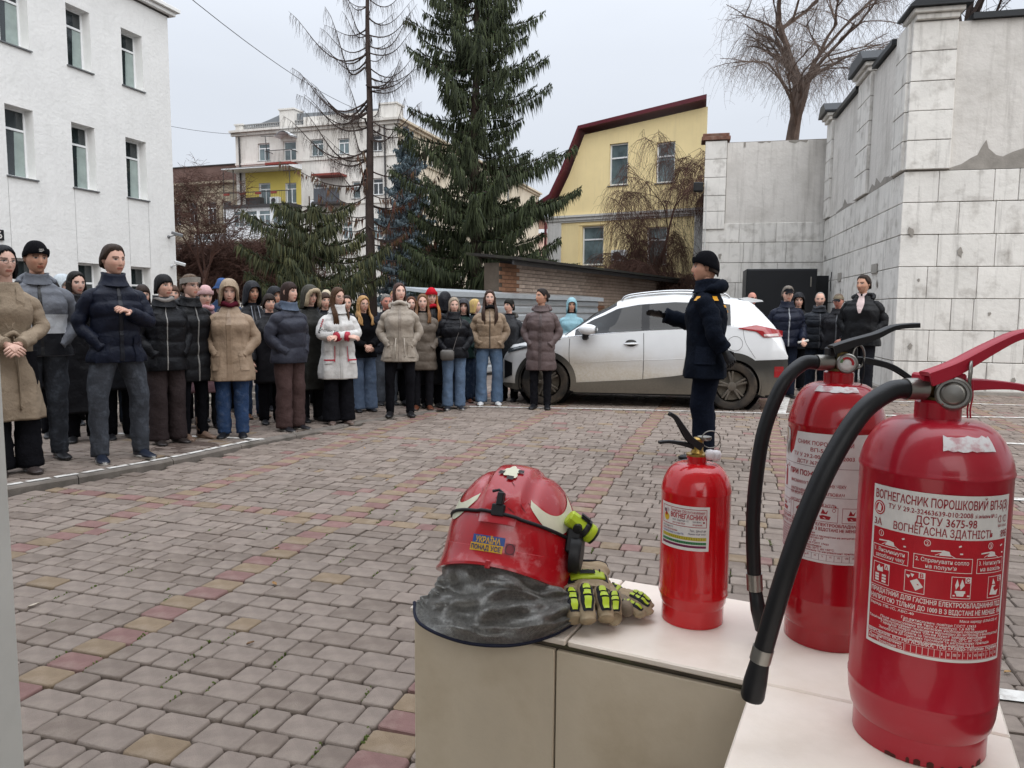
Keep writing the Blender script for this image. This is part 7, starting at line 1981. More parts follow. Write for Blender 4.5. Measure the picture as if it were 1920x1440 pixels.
    m2.build('trousers', fab(lc, lk), root, True, fix=False)
    # ---- shoes
    boot = shoes[1] if len(shoes) > 1 else 0.0
    for s in (-1, 1):
        T = Matrix.Translation((s * stance, .0, 0)) @ Matrix.Rotation(RAD(s * 9), 4, 'Z')
        m2 = MB(); rings = []
        for (yy, w_, hh) in ((.085, .022, .055), (.075, .034, .085), (.04, .040, .098), (-.0, .041, .092), (-.05, .044, .070), (-.10, .048, .052), (-.145, .046, .042), (-.18, .034, .033), (-.192, .015, .024)):
            rings.append([T @ Vector((w_ * math.cos(a) * (1 if math.sin(a) > 0 else 1.05), yy, .016 + max(0, math.sin(a)) * (hh - .016))) for a in [math.pi * 2 * q / 14 for q in range(14)]])
        m2.rings(rings)
        if boot: m2.rings([[T @ Vector((r * math.cos(a), r * 1.15 * math.sin(a) + .028, zz)) for a in [2 * math.pi * q / 14 for q in range(14)]] for r, zz in ((.046, .06), (.050, .10), (.054, boot), (.050, boot + .004))])
        so = m2.build('shoe', fab(shoes[0], 'leather'), root, True)
        MB().rings([[T @ Vector((w_ * math.sin(2 * math.pi * q / 18) * (1.0 if math.cos(2 * math.pi * q / 18) < 0 else 1.1), -.053 - .145 * math.cos(2 * math.pi * q / 18), zz)) for q in range(18)] for w_, zz in ((.041, .001), (.044, .006), (.044, .020), (.040, .024))]).build('sole', fab(sole, 'leather'), so, auto=50)
    # ---- hair and headgear
    lodn = (64, 26) if lod < 2 else (36, 14)
    if hair:
        st, hc = hair[0], hair[1]
        zf_ = hair_style(st, fem); am = .009 if st in ('short', 'crop', 'rim') else .009
        o = {'short': .017, 'crop': .009, 'rim': .004, 'tied': .008}.get(st, .013)
        wv = .010 if len(hair) > 2 else 0.0
        shell(zf_, o + (.008 if len(hair) > 2 else 0), fem, *lodn, rim=o + .003, taper=.045 if st in ('short', 'crop', 'rim') else .02, strand=.0016 if am > .01 else .0006, amp=am, fq=14 if am < .0095 and st in ('short', 'crop') else 7, flare=.35 if st in ('long', 'vlong') else .12, back=.012 if fem else .004, sd=sd, top=.004, wave=wv).xform(HM).build('hair', fab(hc, 'hair'), root, True)
        if st in ('long', 'vlong'):
            ll = .30 if st == 'long' else .40
            for s in (-1, 1):
                for q in range(3):
                    P = catmull([(s * (.070 + .006 * q), -.022 + .022 * q, .02), (s * (.080 + .006 * q), -.040 + .02 * q, -.10), (s * (.086 + .012 * q), -.118 + .016 * q, -.19), (s * (.080 + .016 * q), -.150 + .014 * q, -.28), (s * (.074 + .016 * q), -.150 + .012 * q, -ll + .02 * q)], 5)
                    MB().tube([HM @ (p + Vector((.006 * math.sin(i * .9 + q + sd) * (1 if wv else .4), 0, 0))) for i, p in enumerate(P)], [lerp(.018, .024, math.sin(math.pi * i / (len(P) - 1))) * (1 if i < len(P) - 3 else .75 - .2 * (i - len(P) + 3)) for i in range(len(P))], 8, True, .6).build('hair_lock', fab(hc, 'hair'), root, True)
        if st == 'tied': MB().lathe([(.001, -.035), (.024, -.028), (.034, 0), (.024, .028), (.001, .035)], 12, mat=HM @ Matrix.Translation((0, .115, .02))).build('hair_bun', fab(hc, 'hair'), root, True)
    if hat:
        ht_, hc = hat[0], hat[1]
        if ht_ == 'beanie':
            b = shell(lambda th: interp(abs(math.degrees(th)), [0, 60, 90, 180], [.048, .040, .018, -.03]), .014, fem, *lodn, rim=.012, amp=.004, fq=12, top=.016, sd=sd).xform(HM).build('beanie', fab(hc, 'knit'), root, True)
            MB().grid(lambda u, v: HM @ Vector(((.069 + .019 + .004 * math.sin(math.pi * v)) * math.sin(2 * math.pi * u), -(.088 + .021 + .004 * math.sin(math.pi * v)) * math.cos(2 * math.pi * u) + .006, interp(abs(180 - abs(360 * u - 180)), [0, 60, 90, 180], [.046, .038, .016, -.032]) + .045 * v)), 40, 5, True).build('beanie_cuff', fab(hc, 'knit'), b, True)
        elif ht_ == 'cap':
            b = shell(lambda th: interp(abs(math.degrees(th)), [0, 90, 180], [.052, .042, .02]), .012, fem, *lodn, rim=.011, amp=.002, top=-.004).xform(HM).build('cap', fab(hc), root, True)
            MB().grid(lambda u, v: HM @ Vector((lerp(-.068, .068, u) * (1 - .18 * v * v), -.088 - .075 * v * math.sin(math.pi * lerp(.12, .88, u)) ** .6, .056 - .02 * v - .028 * (2 * u - 1) ** 2)), 14, 6).build('visor', fab(hat[2] if len(hat) > 2 else hc), b, True)
        elif ht_ == 'bucket':
            shell(lambda th: .015, .016, fem, *lodn, rim=.012, amp=.004, top=.01, flare=.1).xform(HM).build('hat', fab(hc), root, True)
            MB().lathe([(.09, .035), (.125, .0), (.123, -.003), (.088, .03)], 28, cap0=False, cap1=False, mat=HM).build('hat_brim', fab(hc), root, True)
        elif ht_ in ('hood', 'furhood'):
            op = hat[2] if len(hat) > 2 else 52
            def hz_(th): a = abs(math.degrees(th)); return interp(a, [0, op * .6, op, op + 14, op + 40, 180], [.082, .070, .02, -.10, -.155, -.17])
            hd = shell(hz_, .030, fem, *lodn, rim=.016, amp=.012, fq=4, flare=.25, back=.03, sd=sd, top=.012).xform(HM).build('hood', fab(hc, ck), root, True)
            ed = [HM @ Vector((math.sin(RAD(q)) * .112, -math.cos(RAD(q)) * .125 + .01, interp(abs(q), [0, op * .6, op, op + 12], [.085, .072, .02, -.12]))) for q in range(-op - 12, op + 13, 6)]
            if ht_ == 'furhood': MB().tube(ed, [.028 + .014 * nz(q * 1.7, sd, 0) for q in range(len(ed))], 10).build('fur_trim', fab('#a89880', 'knit'), hd, True)
            else: MB().tube(ed, .009, 8).build('hood_edge', fab(hc, ck), hd, True)
        elif ht_ == 'band':
            MB().grid(lambda u, v: HM @ Vector(((.069 + .024) * math.sin(2 * math.pi * u), -(.088 + .026) * math.cos(2 * math.pi * u) + .006, lerp(.045, .10, v) - .03 * (1 - math.cos(2 * math.pi * u)) * .5)), 36, 5, True).build('headband', fab(hc, 'knit'), root, True)
    if glasses:
        m2 = MB()
        for s in (-1, 1):
            m2.tube([HM @ Vector((s * .032 + .0195 * math.cos(a), -.098 + .004 * abs(math.cos(a)), .008 + .0145 * math.sin(a))) for a in [2 * math.pi * q / 14 for q in range(15)]], .0015, 5, False)
            m2.tube([HM @ Vector((s * .054, -.094, .012)), HM @ Vector((s * .077, -.05, .014)), HM @ Vector((s * .078, .01, .010))], .0018, 5)
        m2.tube([HM @ Vector((-.010, -.103, .010)), HM @ Vector((0, -.108, .012)), HM @ Vector((.010, -.103, .010))], .0018, 5)
        m2.build('glasses', m_blackp, root, True)
    if extra: extra(root, tpt, ct, HM, arms)
    return root
# ------------------------------------------------------------------ the crowd, one by one
def ex_flag_hat(root, tpt, ct, HM, arms):
    vs = [(-.020, 0), (-.012, -.006), (.002, -.004), (.024, .010), (.004, .002), (-.010, .001)]
    P = lambda x, z: HM @ Vector((math.sin(x / .1) * .0960, -math.cos(x / .1) * .1145 + .006, .066 + z))
    MB().add([P(x, z) for x, z in vs], [tuple(range(len(vs)))]).build('hat_emblem', m_paper, root)
    v2, f2, w2 = text2d('NIKE', .016, .02); MB().add([P(-.018 + x * .034 / w2, y + .006) for x, y in v2], f2).build('hat_lettering', m_paper, root)
def ex_lanyard(root, tpt, ct, HM, arms):
    MB().tube(catmull([tpt(-1.9, 1.44, .01), tpt(-1.7, 1.25, .012), tpt(-1.57, 1.08, .014), tpt(-1.4, 1.25, .012), tpt(-1.2, 1.44, .01)], 5), .005, 5).build('lanyard', fab('#8a8f98'), root, True)
    p = tpt(-1.57, 1.03, .02); MB().box((p.x - .028, p.y - .006, p.z - .05), (p.x + .028, p.y, p.z + .04), .003).build('badge', fab('#5874a0', 'leather'), root)
def ex_bag(root, tpt, ct, HM, arms):
    p = tpt(-1.9, .86, .06); MB().box((p.x - .12, p.y - .05, p.z - .09), (p.x + .09, p.y + .02, p.z + .075), .028).build('shoulder_bag', fab('#57534f', 'leather'), root, auto=50)
    MB().tube(catmull([(p.x + .07, p.y - .01, p.z + .06), tpt(-1.5, 1.1, .014), tpt(-1.15, 1.3, .014), tpt(-.9, 1.42, .012)], 6), .008, 6, True, .5).build('bag_strap', fab('#6a6562', 'leather'), root, True)
def ex_white(root, tpt, ct, HM, arms):
    rd = fab('#a8283a', 'leather')
    for s in (-1, 1):
        MB().grid(lambda u, v: tpt(-1.57 + s * lerp(.28, 1.02, u), lerp(.815, .833, v), .013), 10, 1).build('pocket_trim', rd, ct, True)
        MB().grid(lambda u, v: tpt(-1.57 + s * lerp(.28, .33, u), lerp(.80, 1.0, v), .0135), 1, 8).build('pocket_trim', rd, ct, True)
    MB().grid(lambda u, v: tpt(-1.57 + lerp(-.06, .06, u), lerp(1.42, 1.47, v), .02), 6, 3).build('collar_trim', rd, ct, True)
    for s, S, E, W, ps in arms:
        d = (W - E).normalized(); MB().tube([W - d * .03, W + d * .012], .062, 16).build('cuff_lining', rd, ct, True)
    s, S, E, W, ps = arms[0]
    d = (E - S).normalized(); out = Vector((-.5, -.85, .1)).normalized(); v2, f2, w2 = text2d('fashion tag', .05, .02)
    right = (W - E).normalized(); b0 = E - right * .02 + Vector((0, -.085, .035)); upv = Vector((0, -.3, 1)).normalized()
    MB().add([b0 + right * (x * .22 / w2) + upv * y + Vector((0, -.012, 0)) for x, y in v2], f2).build('sleeve_lettering', m_blackp, ct)
    for q in range(7): MB().box((-.008, -.004, -.012), (.008, .004, .012), .002, Matrix.Translation(S.lerp(E, .1 + q * .13) + Vector((-.05, -.075, 0))) @ Matrix.Rotation(q, 4, 'Y')).build('sleeve_print', rd if q < 4 else m_blackp, ct)
def ex_parka(root, tpt, ct, HM, arms):
    MB().grid(lambda u, v: tpt(2 * math.pi * u, lerp(1.03, 1.045, v), .003), 40, 1, True).build('drawstring_channel', fab('#8a8175'), ct, True)
    for s in (-1, 1): MB().tube([tpt(-1.57 + s * .2, 1.03, .016), tpt(-1.57 + s * .22, .9, .018), tpt(-1.57 + s * .2, .78, .016)], .006, 6).build('drawcord', fab('#b5aca0'), ct, True)
def ex_shirt(root, tpt, ct, HM, arms):
    MB().grid(lambda u, v: tpt(-1.57 + (u - .5) * 2 * lerp(.30, .03, v), lerp(1.45, 1.22, v), .006), 8, 10).build('shirt', fab('#c9b5b2'), root, True)
    for s in (-1, 1): MB().grid(lambda u, v: Vector((s * lerp(.012, .062, u), -.062 - .018 * (1 - u) - .012 * v, 1.492 - .012 * (1 - u) - .045 * v * (1.2 - u))), 4, 4).build('shirt_collar', fab('#c9b5b2'), root, True)
def ex_paper(root, tpt, ct, HM, arms):
    s, S, E, W, ps = arms[1]; d = (W - E).normalized(); MB().tube([W + d * .06 + Vector((-.09, -.02, -.015)), W + d * .06 + Vector((.07, .01, .02))], .017, 10).build('rolled_paper', m_paper, root, True)
def ex_fire(root, tpt, ct, HM, arms):
    yl = M('yellow_reflective', '#c58a12', .5, var=.1)
    for s in (-1, 1):
        for (a, z_) in ((-1.57 + s * 1.0, 1.36), (-1.57 + s * 2.1, 1.36)):
            MB().grid(lambda u, v: tpt(a + (u - .5) * .42, z_ + (v - .5) * .036, .008), 5, 2).build('shoulder_tab', yl, ct, True)
    for k, zz in enumerate((1.30, 1.26)): MB().grid(lambda u, v: tpt(1.57 + (u - .5) * (.9 - .3 * k), zz + (v - .5) * .020, .007), 8, 2).build('back_marking', yl, ct, True)
    MB().grid(lambda u, v: tpt(.05 + (u - .5) * .9, lerp(.84, .98, v), .010), 6, 6).build('side_pocket', fab('#161b26', 'cloth'), ct, True)
    MB().grid(lambda u, v: tpt(.35 + (u - .5) * .3, lerp(1.16, 1.32, v), .008), 4, 4).build('chest_patch', fab('#10141c'), ct, True)
BJ = 'denim'
BLK, BLK2 = '#0e0e12', '#1b1b20'
C = lambda **k: k
# near left
person('woman in a long beige belted wrap coat and glasses, nearest on the left', -3.93, 5.78, 1.77, 42, C(col='#8f806e', hem=.42, bulk=.012, flare=.022, belt=1, neck=1.46), ('#141418', .085, .105), ('#3c3432',), ('bobp', '#151316'), None, 18, 4, True, 'p', ('clasp', 'clasp'), 0, True, sole='#332c2a')
person('man in black knit hat with white emblem and grey, white and black jacket', -4.04, 6.35, 1.84, 38, C(col='#6a6d74', hem=.84, bulk=.02, kind='nylon', zip='#1a1a1c', zw=.008, bands=((.845, 1.02, '#1a1b20'), (1.02, 1.17, '#bfc2c6')), puff=(.3, .004)), ('#34373d', .08, .066, BJ), ('#17171a', .13), ('crop', '#2a221d'), ('beanie', '#131316'), 14, 4, False, 't', ('pocket', 'pocket'), 0, collar=(.03, '#5c5f66', .078), hood_down=('#5c5f66', 1.0, None), extra=ex_flag_hat)
person('man in navy quilted jacket and grey jeans, hand held at his chest', -3.40, 6.37, 1.83, 46, C(col='#121726', hem=.80, bulk=.018, kind='nylon', puff=(.12, .009), zip='#11151f', zw=.012, pocket=1, pz=.96), ('#3b3e44', .078, .068, BJ), ('#1c2230',), ('short', '#33271f'), None, 14, 2, False, 'l', ('pocket', 'chest'), 0, collar=(.045, '#171c2b', .082), sole='#b9b6b0', stance=.155, beard=.12)
person('woman in a full length black coat standing between knit hat and navy jacket', -4.27, 7.31, 1.66, 35, C(col=BLK, hem=.30, bulk=.045, kind='nylon', flare=.02), (BLK, .08, .07), ('#1a1a1c',), ('long', '#17130f'), None, 20, 5, True, 'p', ('pocket', 'pocket'), 1, collar=(.05, BLK, .085))
person('woman with short black hair in a black puffer jacket and wide brown trousers', -3.36, 7.18, 1.63, 48, C(col='#111216', hem=.76, bulk=.05, kind='nylon', puff=(.15, .010), zip='#8d8a86', zx=-.03, zw=.005), ('#352d2d', .092, .10), ('#2a2422',), ('fringe', '#141214'), None, 12, 2, True, 'l', ('pocket', 'pocket'), 0, scarf='#8f8a86', collar=(.05, '#111216', .095))
person('woman with glasses and grey headband in long black puffer and beige boots', -3.24, 7.49, 1.65, 52, C(col='#0f1013', hem=.62, bulk=.045, kind='nylon', puff=(.14, .011), zip='#6f6d6a', zw=.005), ('#0e0e12', .062, .055), ('#6f5b4e', .22), ('short', '#5a4a3c'), ('band', '#8d8780'), 10, 0, True, 'p', ('pocket', 'down'), 1, True, collar=(.04, '#0f1013', .09), sole='#7a6656', hood_down=('#0f1013', 1.1, None))
person('woman in pale pink knit hat and pink scarf with a mauve quilted coat', -3.42, 8.30, 1.58, 30, C(col='#6d5358', hem=.45, bulk=.045, kind='nylon', puff=(.13, .011)), ('#1a1a1e', .075, .065), ('#27242a',), ('short', '#8a6a50'), ('beanie', '#c6a3a3'), 10, 8, True, 'p', ('pocket', 'pocket'), 1, scarf='#b98e92', smile=.4)
person('woman in beige hooded parka, hood up, with blue jeans and black boots', -2.90, 7.64, 1.60, 14, C(col='#94806c', hem=.64, bulk=.06, kind='nylon', flare=.02, pocket=1, pz=.92, zip='#8a7662', zw=.02, puff=(.42, .004)), ('#2c4060', .086, .075, BJ), ('#17171a', .14), ('bobp', '#2a1d18'), ('hood', '#9a8873', 50), 8, 6, True, 'p', ('pocket', 'pocket'), 0, scarf='#541d2a')
person('man with black hood up and a blue badge on a lanyard', -3.22, 9.20, 1.66, 40, C(col='#131418', hem=.80, bulk=.035, kind='nylon', zip='#2b2c30'), ('#2b3c55', .082, .07, BJ), ('#6b4a34',), ('short', '#241a15'), ('hood', '#1a1b20', 46), 6, 2, False, 't', ('pocket', 'pocket'), 1, beard=.25, extra=ex_lanyard)
person('woman with dark brown bob in slate grey quilted jacket and brown trousers', -2.46, 8.19, 1.63, 58, C(col='#30323c', hem=.80, bulk=.065, kind='nylon', puff=(.17, .009), slv=(.10, .075)), ('#4a3a38', .094, .10), ('#1d1c20',), ('bob', '#2b1c17'), None, 12, -2, True, 'p', ('pocket', 'pocket'), 0, collar=(.045, '#4a5566', .092), hood_down=('#30323c', 1.2, None), sole='#a09a92')
person('woman in dark olive coat with fur trimmed hood, behind the slate jacket', -2.43, 8.93, 1.61, 40, C(col='#1e1e1b', hem=.42, bulk=.05, kind='nylon', flare=.02), ('#17171a', .075, .065), ('#1a1a1c',), ('bobp', '#3a2a20'), ('furhood', '#3a3830', 48), 10, 4, True, 'p', ('pocket', 'pocket'), 1)
person('woman in long white parka with red trim and lettering, long brown hair', -2.06, 8.77, 1.60, 26, C(col='#c3c1be', hem=.58, bulk=.06, kind='nylon', flare=.02, puff=(.30, .006), pocket=1, pz=.94, zip='#b3b1ae', zw=.01), ('#131317', .095, .125), ('#5e504a',), ('vlong', '#46301f'), None, 22, 8, True, 'p', ('cross', 'cross'), 0, True, collar=(.06, '#c3c1be', .092), sole='#8c7a70', extra=ex_white)
person('smiling woman with curly blonde hair and glasses in black fleece, wide blue jeans', -1.98, 9.85, 1.52, 30, C(col='#0e0e11', hem=.82, bulk=.035, kind='knit'), ('#55647a', .10, .13, BJ), ('#202024',), ('long', '#a07c50', 1), None, 6, 4, True, 'l', ('clasp', 'clasp'), 1, True, smile=.5)
person('grey haired man in dark jacket and grey jeans behind the curly blonde woman', -1.80, 10.60, 1.57, 24, C(col='#25272d', hem=.82, bulk=.03), ('#565b63', .085, .08, BJ), ('#2a2a2c',), ('crop', '#6d6a66'), None, 6, 4, False, 'r', ('pocket', 'pocket'), 1)
person('woman in light stone parka with drawcords, brown bob, black leggings and boots', -1.43, 9.42, 1.68, 10, C(col='#968c80', hem=.72, bulk=.045, kind='nylon', flare=.02, pocket=1, pz=.94, zip='#877d72', zw=.014, slv=(.088, .066)), ('#131317', .068, .055), ('#1b1a1c', .24), ('bobp', '#43302a'), None, 18, -3, True, 'p', ('pocket', 'pocket'), 0, scarf='#b5aca0', hood_down=('#968c80', 1.1, None), extra=ex_parka, stance=.13)
person('woman in taupe puffer coat half hidden behind the stone parka', -1.22, 10.10, 1.56, 8, C(col='#625950', hem=.60, bulk=.05, kind='nylon', puff=(.14, .010)), ('#1a1a1e', .07, .06), ('#5a3424', .2), ('long', '#6a4c34'), None, 0, 4, True, 'p', ('pocket', 'pocket'), 1)
person('woman in bright red knit hat with long ginger hair and black quilted coat', -1.13, 10.35, 1.64, 12, C(col='#101116', hem=.34, bulk=.04, kind='nylon', puff=(.16, .010), zip='#2a2a2e'), ('#0e0e12', .07, .06), ('#1d1c1e', .2), ('vlong', '#a06a3c'), ('beanie', '#b01c2a'), 4, 4, True, 'p', ('pocket', 'pocket'), 1, True, scarf='#a81e2c')
person('person in a plain black hooded jacket with back turned, beside the red hat', -1.00, 10.95, 1.60, 165, C(col='#0d0d11', hem=.75, bulk=.05, kind='nylon'), (BLK, .08, .07), ('#1a1a1c',), ('short', '#1a1512'), ('hood', '#121217', 40), 0, 0, False, 'l', ('pocket', 'pocket'), 2)
person('woman with fair hair in black puffer jacket with grey crossbody bag and jeans', -0.80, 10.16, 1.52, 10, C(col='#101116', hem=.80, bulk=.065, kind='nylon', puff=(.16, .012), slv=(.10, .078)), ('#56687f', .086, .095, BJ), ('#24252a',), ('bobp', '#8f8272'), None, 2, 8, True, 'p', ('pocket', 'pocket'), 0, collar=(.055, '#101116', .092), extra=ex_bag, sole='#b5b2ae')
person('woman with long dark hair in beige cropped puffer, blue jeans and white trainers', -0.33, 10.68, 1.64, 4, C(col='#8d7a66', hem=.86, bulk=.06, kind='nylon', puff=(.19, .011), slv=(.098, .074), zip='#4a4036', zw=.005), ('#586d86', .084, .098, BJ), ('#c9c9c8',), ('vlong', '#3a2a22'), None, 0, 3, True, 'p', ('pocket', 'pocket'), 0, scarf='#17171a', sole='#d0d0ce', stance=.12)
person('blonde woman turned away behind the black puffer jacket with bag', -0.58, 11.25, 1.52, 60, C(col='#1d2528', hem=.80, bulk=.04, kind='nylon'), ('#27354a', .085, .08, BJ), ('#3a2f2a',), ('bobp', '#b59a63'), None, 20, 0, True, 'p', ('pocket', 'pocket'), 2)
person('person with short dark hair in a dark jacket behind the beige cropped puffer', -0.05, 11.15, 1.53, -20, C(col='#26272a', hem=.75, bulk=.05, kind='nylon'), (BLK, .08, .07), ('#26262a',), ('fringe', '#15130f'), None, -20, 0, True, 'l', ('pocket', 'pocket'), 2, hood_down=('#3d3a34', 1.2, None))
person('woman in long mauve brown quilted coat looking left, in front of the car', 0.40, 10.30, 1.66, -8, C(col='#5b4e4d', hem=.56, bulk=.05, kind='nylon', puff=(.14, .010), slv=(.088, .068), zip='#4d4241', zw=.015), ('#17171b', .068, .055), ('#17171a',), ('tied', '#1d1512'), None, -48, -2, True, 't', ('pocket', 'pocket'), 0, hood_down=('#5b4e4d', 1.3, None), collar=(.03, '#5b4e4d', .088))
person('woman in a pale blue hooded raincoat standing behind the car bonnet', 1.02, 12.90, 1.56, 0, C(col='#7fa3ad', hem=.6, bulk=.045, kind='nylon'), ('#2a3340', .08, .07, BJ), ('#2a2a2c',), ('bobp', '#2a1d18'), ('hood', '#86a9b2', 48), 0, 4, True, 't', ('pocket', 'pocket'), 1)
# heads further back
person('person in white quilted hood among the back rows on the left', -5.10, 8.47, 1.69, 30, C(col='#a9b0b5', hem=.7, bulk=.05, kind='nylon', puff=(.1, .01)), (BLK, .08, .07), ('#222226',), ('bobp', '#8a6a4a'), ('hood', '#b0b7bb', 46), 40, 0, True, 'p', ('pocket', 'pocket'), 2)
person('person with sandy hair in the back row behind the black knit hat', -5.50, 9.00, 1.62, 40, C(col='#3a3634', hem=.7, bulk=.04), (BLK, .08, .07), ('#222226',), ('bob', '#8f7455'), None, 0, 0, True, 'p', ('pocket', 'pocket'), 2)
person('dark haired woman with white collar behind the navy jacket', -4.72, 9.50, 1.64, 40, C(col='#23242a', hem=.7, bulk=.04), (BLK, .08, .07), ('#222226',), ('fringe', '#171316'), None, 0, 0, True, 'l', ('pocket', 'pocket'), 2, scarf='#b9b6b0')
person('person in dark jacket with brown hair behind the shoulder of the navy jacket', -4.51, 8.40, 1.64, 40, C(col='#202127', hem=.6, bulk=.045, kind='nylon'), ('#2a2f3a', .08, .07), ('#222226',), ('short', '#4a372b'), None, 0, 0, True, 'l', ('pocket', 'pocket'), 2)
person('man in a blue bucket hat behind the beige parka hood', -3.93, 10.10, 1.74, 20, C(col='#2b3a52', hem=.75, bulk=.04), (BLK, .08, .07), ('#222226',), ('short', '#3a2c22'), ('bucket', '#3a5078'), 0, 0, False, 'l', ('pocket', 'pocket'), 2)
person('woman with brown hair in grey coat between headband and pink knit hat', -4.10, 9.00, 1.62, 30, C(col='#4c4a4c', hem=.5, bulk=.05, kind='nylon'), (BLK, .08, .07), ('#222226',), ('bob', '#4e3a30'), None, 0, 0, True, 'l', ('pocket', 'pocket'), 2)
person('person in black jacket behind the pink knit hat', -3.79, 8.82, 1.58, 30, C(col='#0f1013', hem=.6, bulk=.045, kind='nylon'), (BLK, .08, .07), ('#222226',), ('fringe', '#201814'), None, 0, 0, True, 'l', ('pocket', 'pocket'), 2)
person('second person with black hood up, behind the man with the blue badge', -3.18, 9.95, 1.62, 40, C(col='#111216', hem=.7, bulk=.045, kind='nylon'), (BLK, .08, .07), ('#222226',), ('short', '#241a15'), ('hood', '#15161a', 44), 10, 0, False, 't', ('pocket', 'pocket'), 2)
person('dark haired man in the far row behind the fur trimmed hood', -3.00, 11.40, 1.66, 20, C(col='#2a2d33', hem=.7, bulk=.04), (BLK, .08, .07), ('#222226',), ('short', '#2a211c'), None, 0, 0, False, 't', ('pocket', 'pocket'), 2)
person('person in cream knit hat in the far row left of the white parka', -2.75, 11.00, 1.62, 20, C(col='#3d3a36', hem=.7, bulk=.04), (BLK, .08, .07), ('#222226',), ('bob', '#6a5138'), ('beanie', '#b9ad97'), 0, 0, True, 'l', ('pocket', 'pocket'), 2)
person('woman with dark beret in the far row right of the white parka', -2.25, 11.20, 1.58, 20, C(col='#23242a', hem=.7, bulk=.04), (BLK, .08, .07), ('#222226',), ('bob', '#2a1f19'), ('bucket', '#1d1d22'), 0, 0, True, 'l', ('pocket', 'pocket'), 2)
person('fair haired man in the far row left of the stone parka', -1.90, 12.00, 1.66, 15, C(col='#3a3c40', hem=.7, bulk=.04), (BLK, .08, .07), ('#222226',), ('crop', '#9a7c58'), None, 0, 0, False, 'r', ('pocket', 'pocket'), 2)
person('woman with auburn hair in the far row right of the stone parka', -1.55, 11.40, 1.55, 10, C(col='#4a4440', hem=.6, bulk=.045, kind='nylon'), (BLK, .08, .07), ('#222226',), ('long', '#5a3a28'), None, 0, 0, True, 'p', ('pocket', 'pocket'), 2)
person('woman in dark green jacket behind the grey crossbody bag', -0.72, 10.95, 1.50, 10, C(col='#1f3430', hem=.75, bulk=.04, kind='nylon'), ('#27354a', .085, .08, BJ), ('#5a3424',), ('bobp', '#4a3226'), ('hood', '#3a3a3e', 46), -10, 0, True, 'p', ('pocket', 'pocket'), 2)
for lab_, x_, y_, h_, f_, cc_, hr_ in (('person in black coat hidden behind the short haired woman in black puffer', -3.85, 7.75, 1.56, 40, '#101114', ('bob', '#2a1d17')), ('person in charcoal coat hidden behind the grey headband woman', -3.62, 8.35, 1.55, 35, '#1d1d20', ('bobp', '#3a2a20')),
        ('person in black jacket hidden between beige hood and slate jacket', -2.86, 8.75, 1.52, 35, '#121216', ('fringe', '#241a14')), ('person in dark coat hidden between slate jacket and white parka', -2.42, 9.6, 1.56, 30, '#15161a', ('bob', '#3b2b22')),
        ('person in dark blue coat hidden between white parka and blonde curls', -2.32, 10.4, 1.54, 20, '#161b26', ('short', '#33261e')), ('person in black coat hidden behind the stone parka shoulder', -1.66, 10.7, 1.55, 15, '#111115', ('bobp', '#4a3526')),
        ('person in dark coat hidden behind ginger hair and red hat', -1.32, 11.1, 1.54, 10, '#18181c', ('bob', '#2e221b')), ('person in grey coat hidden between black hood and fair hair', -.92, 11.5, 1.54, 5, '#2a2a2c', ('short', '#4a3a2e')),
        ('person in black coat hidden between grey jacket and full length black coat', -4.7, 7.6, 1.60, 40, '#121216', ('bob', '#1d1613')), ('person in dark jacket hidden behind the navy quilted jacket', -4.0, 7.5, 1.58, 40, '#14151a', ('short', '#2b211b')),
        ('person in black jacket in the back row near the window of the white building', -4.95, 9.6, 1.62, 35, '#101114', ('fringe', '#1c1512')), ('person in dark grey coat in the back row behind the pink knit hat', -3.75, 9.7, 1.60, 30, '#232327', ('bobp', '#4a3729')),
        ('person in black coat in the back row right of the black hood', -2.85, 10.3, 1.60, 25, '#121216', ('bob', '#34261e')), ('person in dark jacket in the back row behind the stone parka', -1.75, 11.5, 1.60, 15, '#1a1b20', ('short', '#3a2c22'))):
    person(lab_, x_, y_, h_, f_, C(col=cc_, hem=.55, bulk=.05, kind='nylon'), (BLK, .08, .07), ('#1d1d20',), hr_, None, 0, 3, True, 'l', ('down', 'pocket'), 2)
# firefighter
person('firefighter in dark navy coat with yellow tabs and black knit hat, gesturing left', 1.72, 6.62, 1.87, -106, C(col='#0d121c', hem=.72, bulk=.055, kind='cloth', flare=.02, slv=(.098, .078), zip='#10141d'), ('#0f1420', .094, .085), ('#141416', .16), ('crop', '#2a211c'), ('beanie', '#101014'), 4, -2, False, 't', ('point', 'hip'), 0, collar=(.05, '#121722', .088), hood_down=('#0d121c', 1.5, None), gloves='#0e0e12', z=0, group='firefighter', extra=ex_fire)
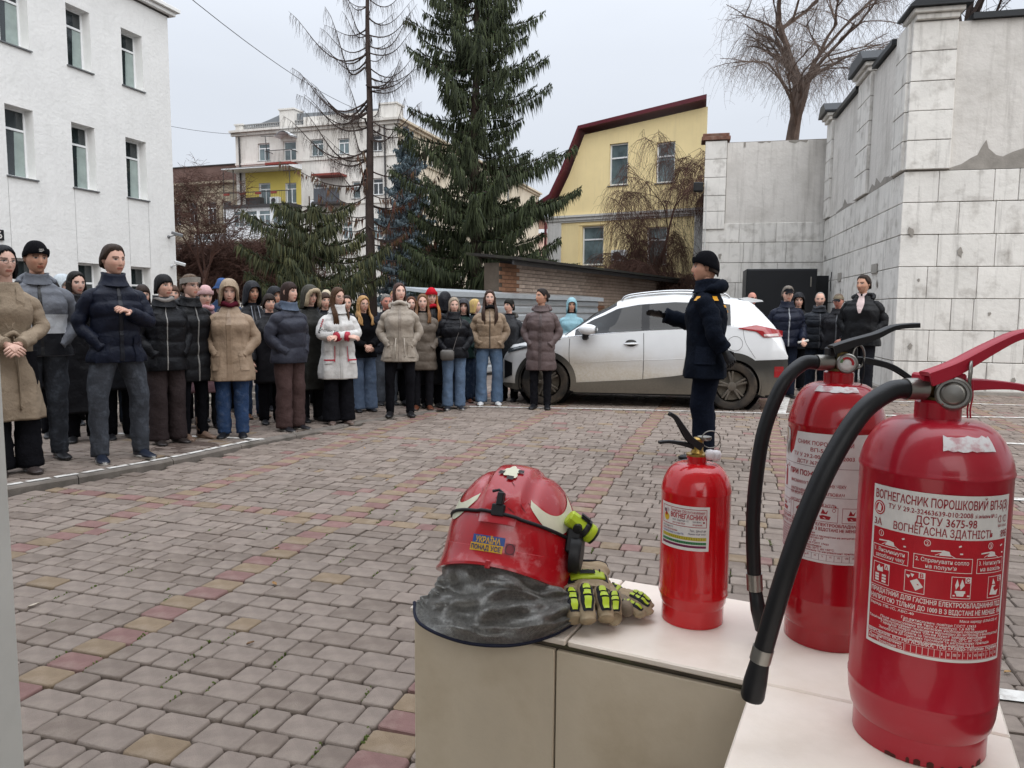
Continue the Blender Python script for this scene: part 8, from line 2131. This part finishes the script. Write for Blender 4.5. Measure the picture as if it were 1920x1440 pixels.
# men by the wall
G2 = 'men standing by the white wall'
person('bald man with glasses seen over the car tailgate', 4.32, 13.50, 1.72, 10, C(col='#22242a', hem=.75, bulk=.05, kind='nylon'), (BLK, .085, .075), ('#1a1a1c',), None, None, 0, 0, False, 'r', ('pocket', 'pocket'), 1, True, group=G2)
person('man in black flat cap and navy puffer holding a rolled paper', 4.38, 11.90, 1.77, -4, C(col='#131828', hem=.80, bulk=.06, kind='nylon', puff=(.13, .011), zip='#8a8d92', zw=.005), ('#1a1f2b', .088, .08), ('#1a1a1c',), ('short', '#6a625a'), ('cap', '#17171a'), -4, 6, False, 'l', ('down', 'hold'), 0, collar=(.04, '#131828', .09), group=G2, extra=ex_paper)
person('man in black hood between the flat cap and the grey bearded man', 4.98, 13.00, 1.68, -10, C(col='#0f1013', hem=.75, bulk=.05, kind='nylon'), (BLK, .085, .075), ('#1a1a1c',), ('crop', '#2a2420'), ('hood', '#15161a', 56), -6, 4, False, 'l', ('pocket', 'pocket'), 1, beard=.15, group=G2)
person('bald grey bearded man in charcoal puffer jacket', 5.02, 12.20, 1.69, -14, C(col='#1b1f26', hem=.80, bulk=.06, kind='nylon', puff=(.12, .011), zip='#3a3d42', zw=.005), ('#1d222c', .088, .08), ('#1a1a1c',), ('rim', '#8a8782'), None, -8, 6, False, 'l', ('pocket', 'pocket'), 0, beard=.55, collar=(.04, '#1b1f26', .09), scarf='#4a4c50', group=G2)
person('man in camouflage cap and black jacket, flushed face', 5.22, 11.95, 1.66, -30, C(col='#1d1d21', hem=.80, bulk=.05, kind='nylon', zip='#55575b'), ('#2c3f58', .088, .08, BJ), ('#2a2624',), ('crop', '#5a4c40'), ('cap', '#776d5c', '#1d1d20'), -12, 10, False, 'r', ('pocket', 'front'), 1, collar=(.03, '#1d1d21', .088), group=G2)
person('tallest man in black winter jacket over a pink shirt, leaning by the wall', 5.30, 11.30, 1.92, -36, C(col='#0f1013', hem=.78, bulk=.06, kind='nylon', pocket=1, pz=.95), ('#1a1b20', .088, .08), ('#1a1a1c',), ('short', '#2a201a'), None, -22, 0, False, 't', ('pocket', 'pocket'), 0, beard=.3, hood_down=('#0f1013', 1.4, None), group=G2, extra=ex_shirt)
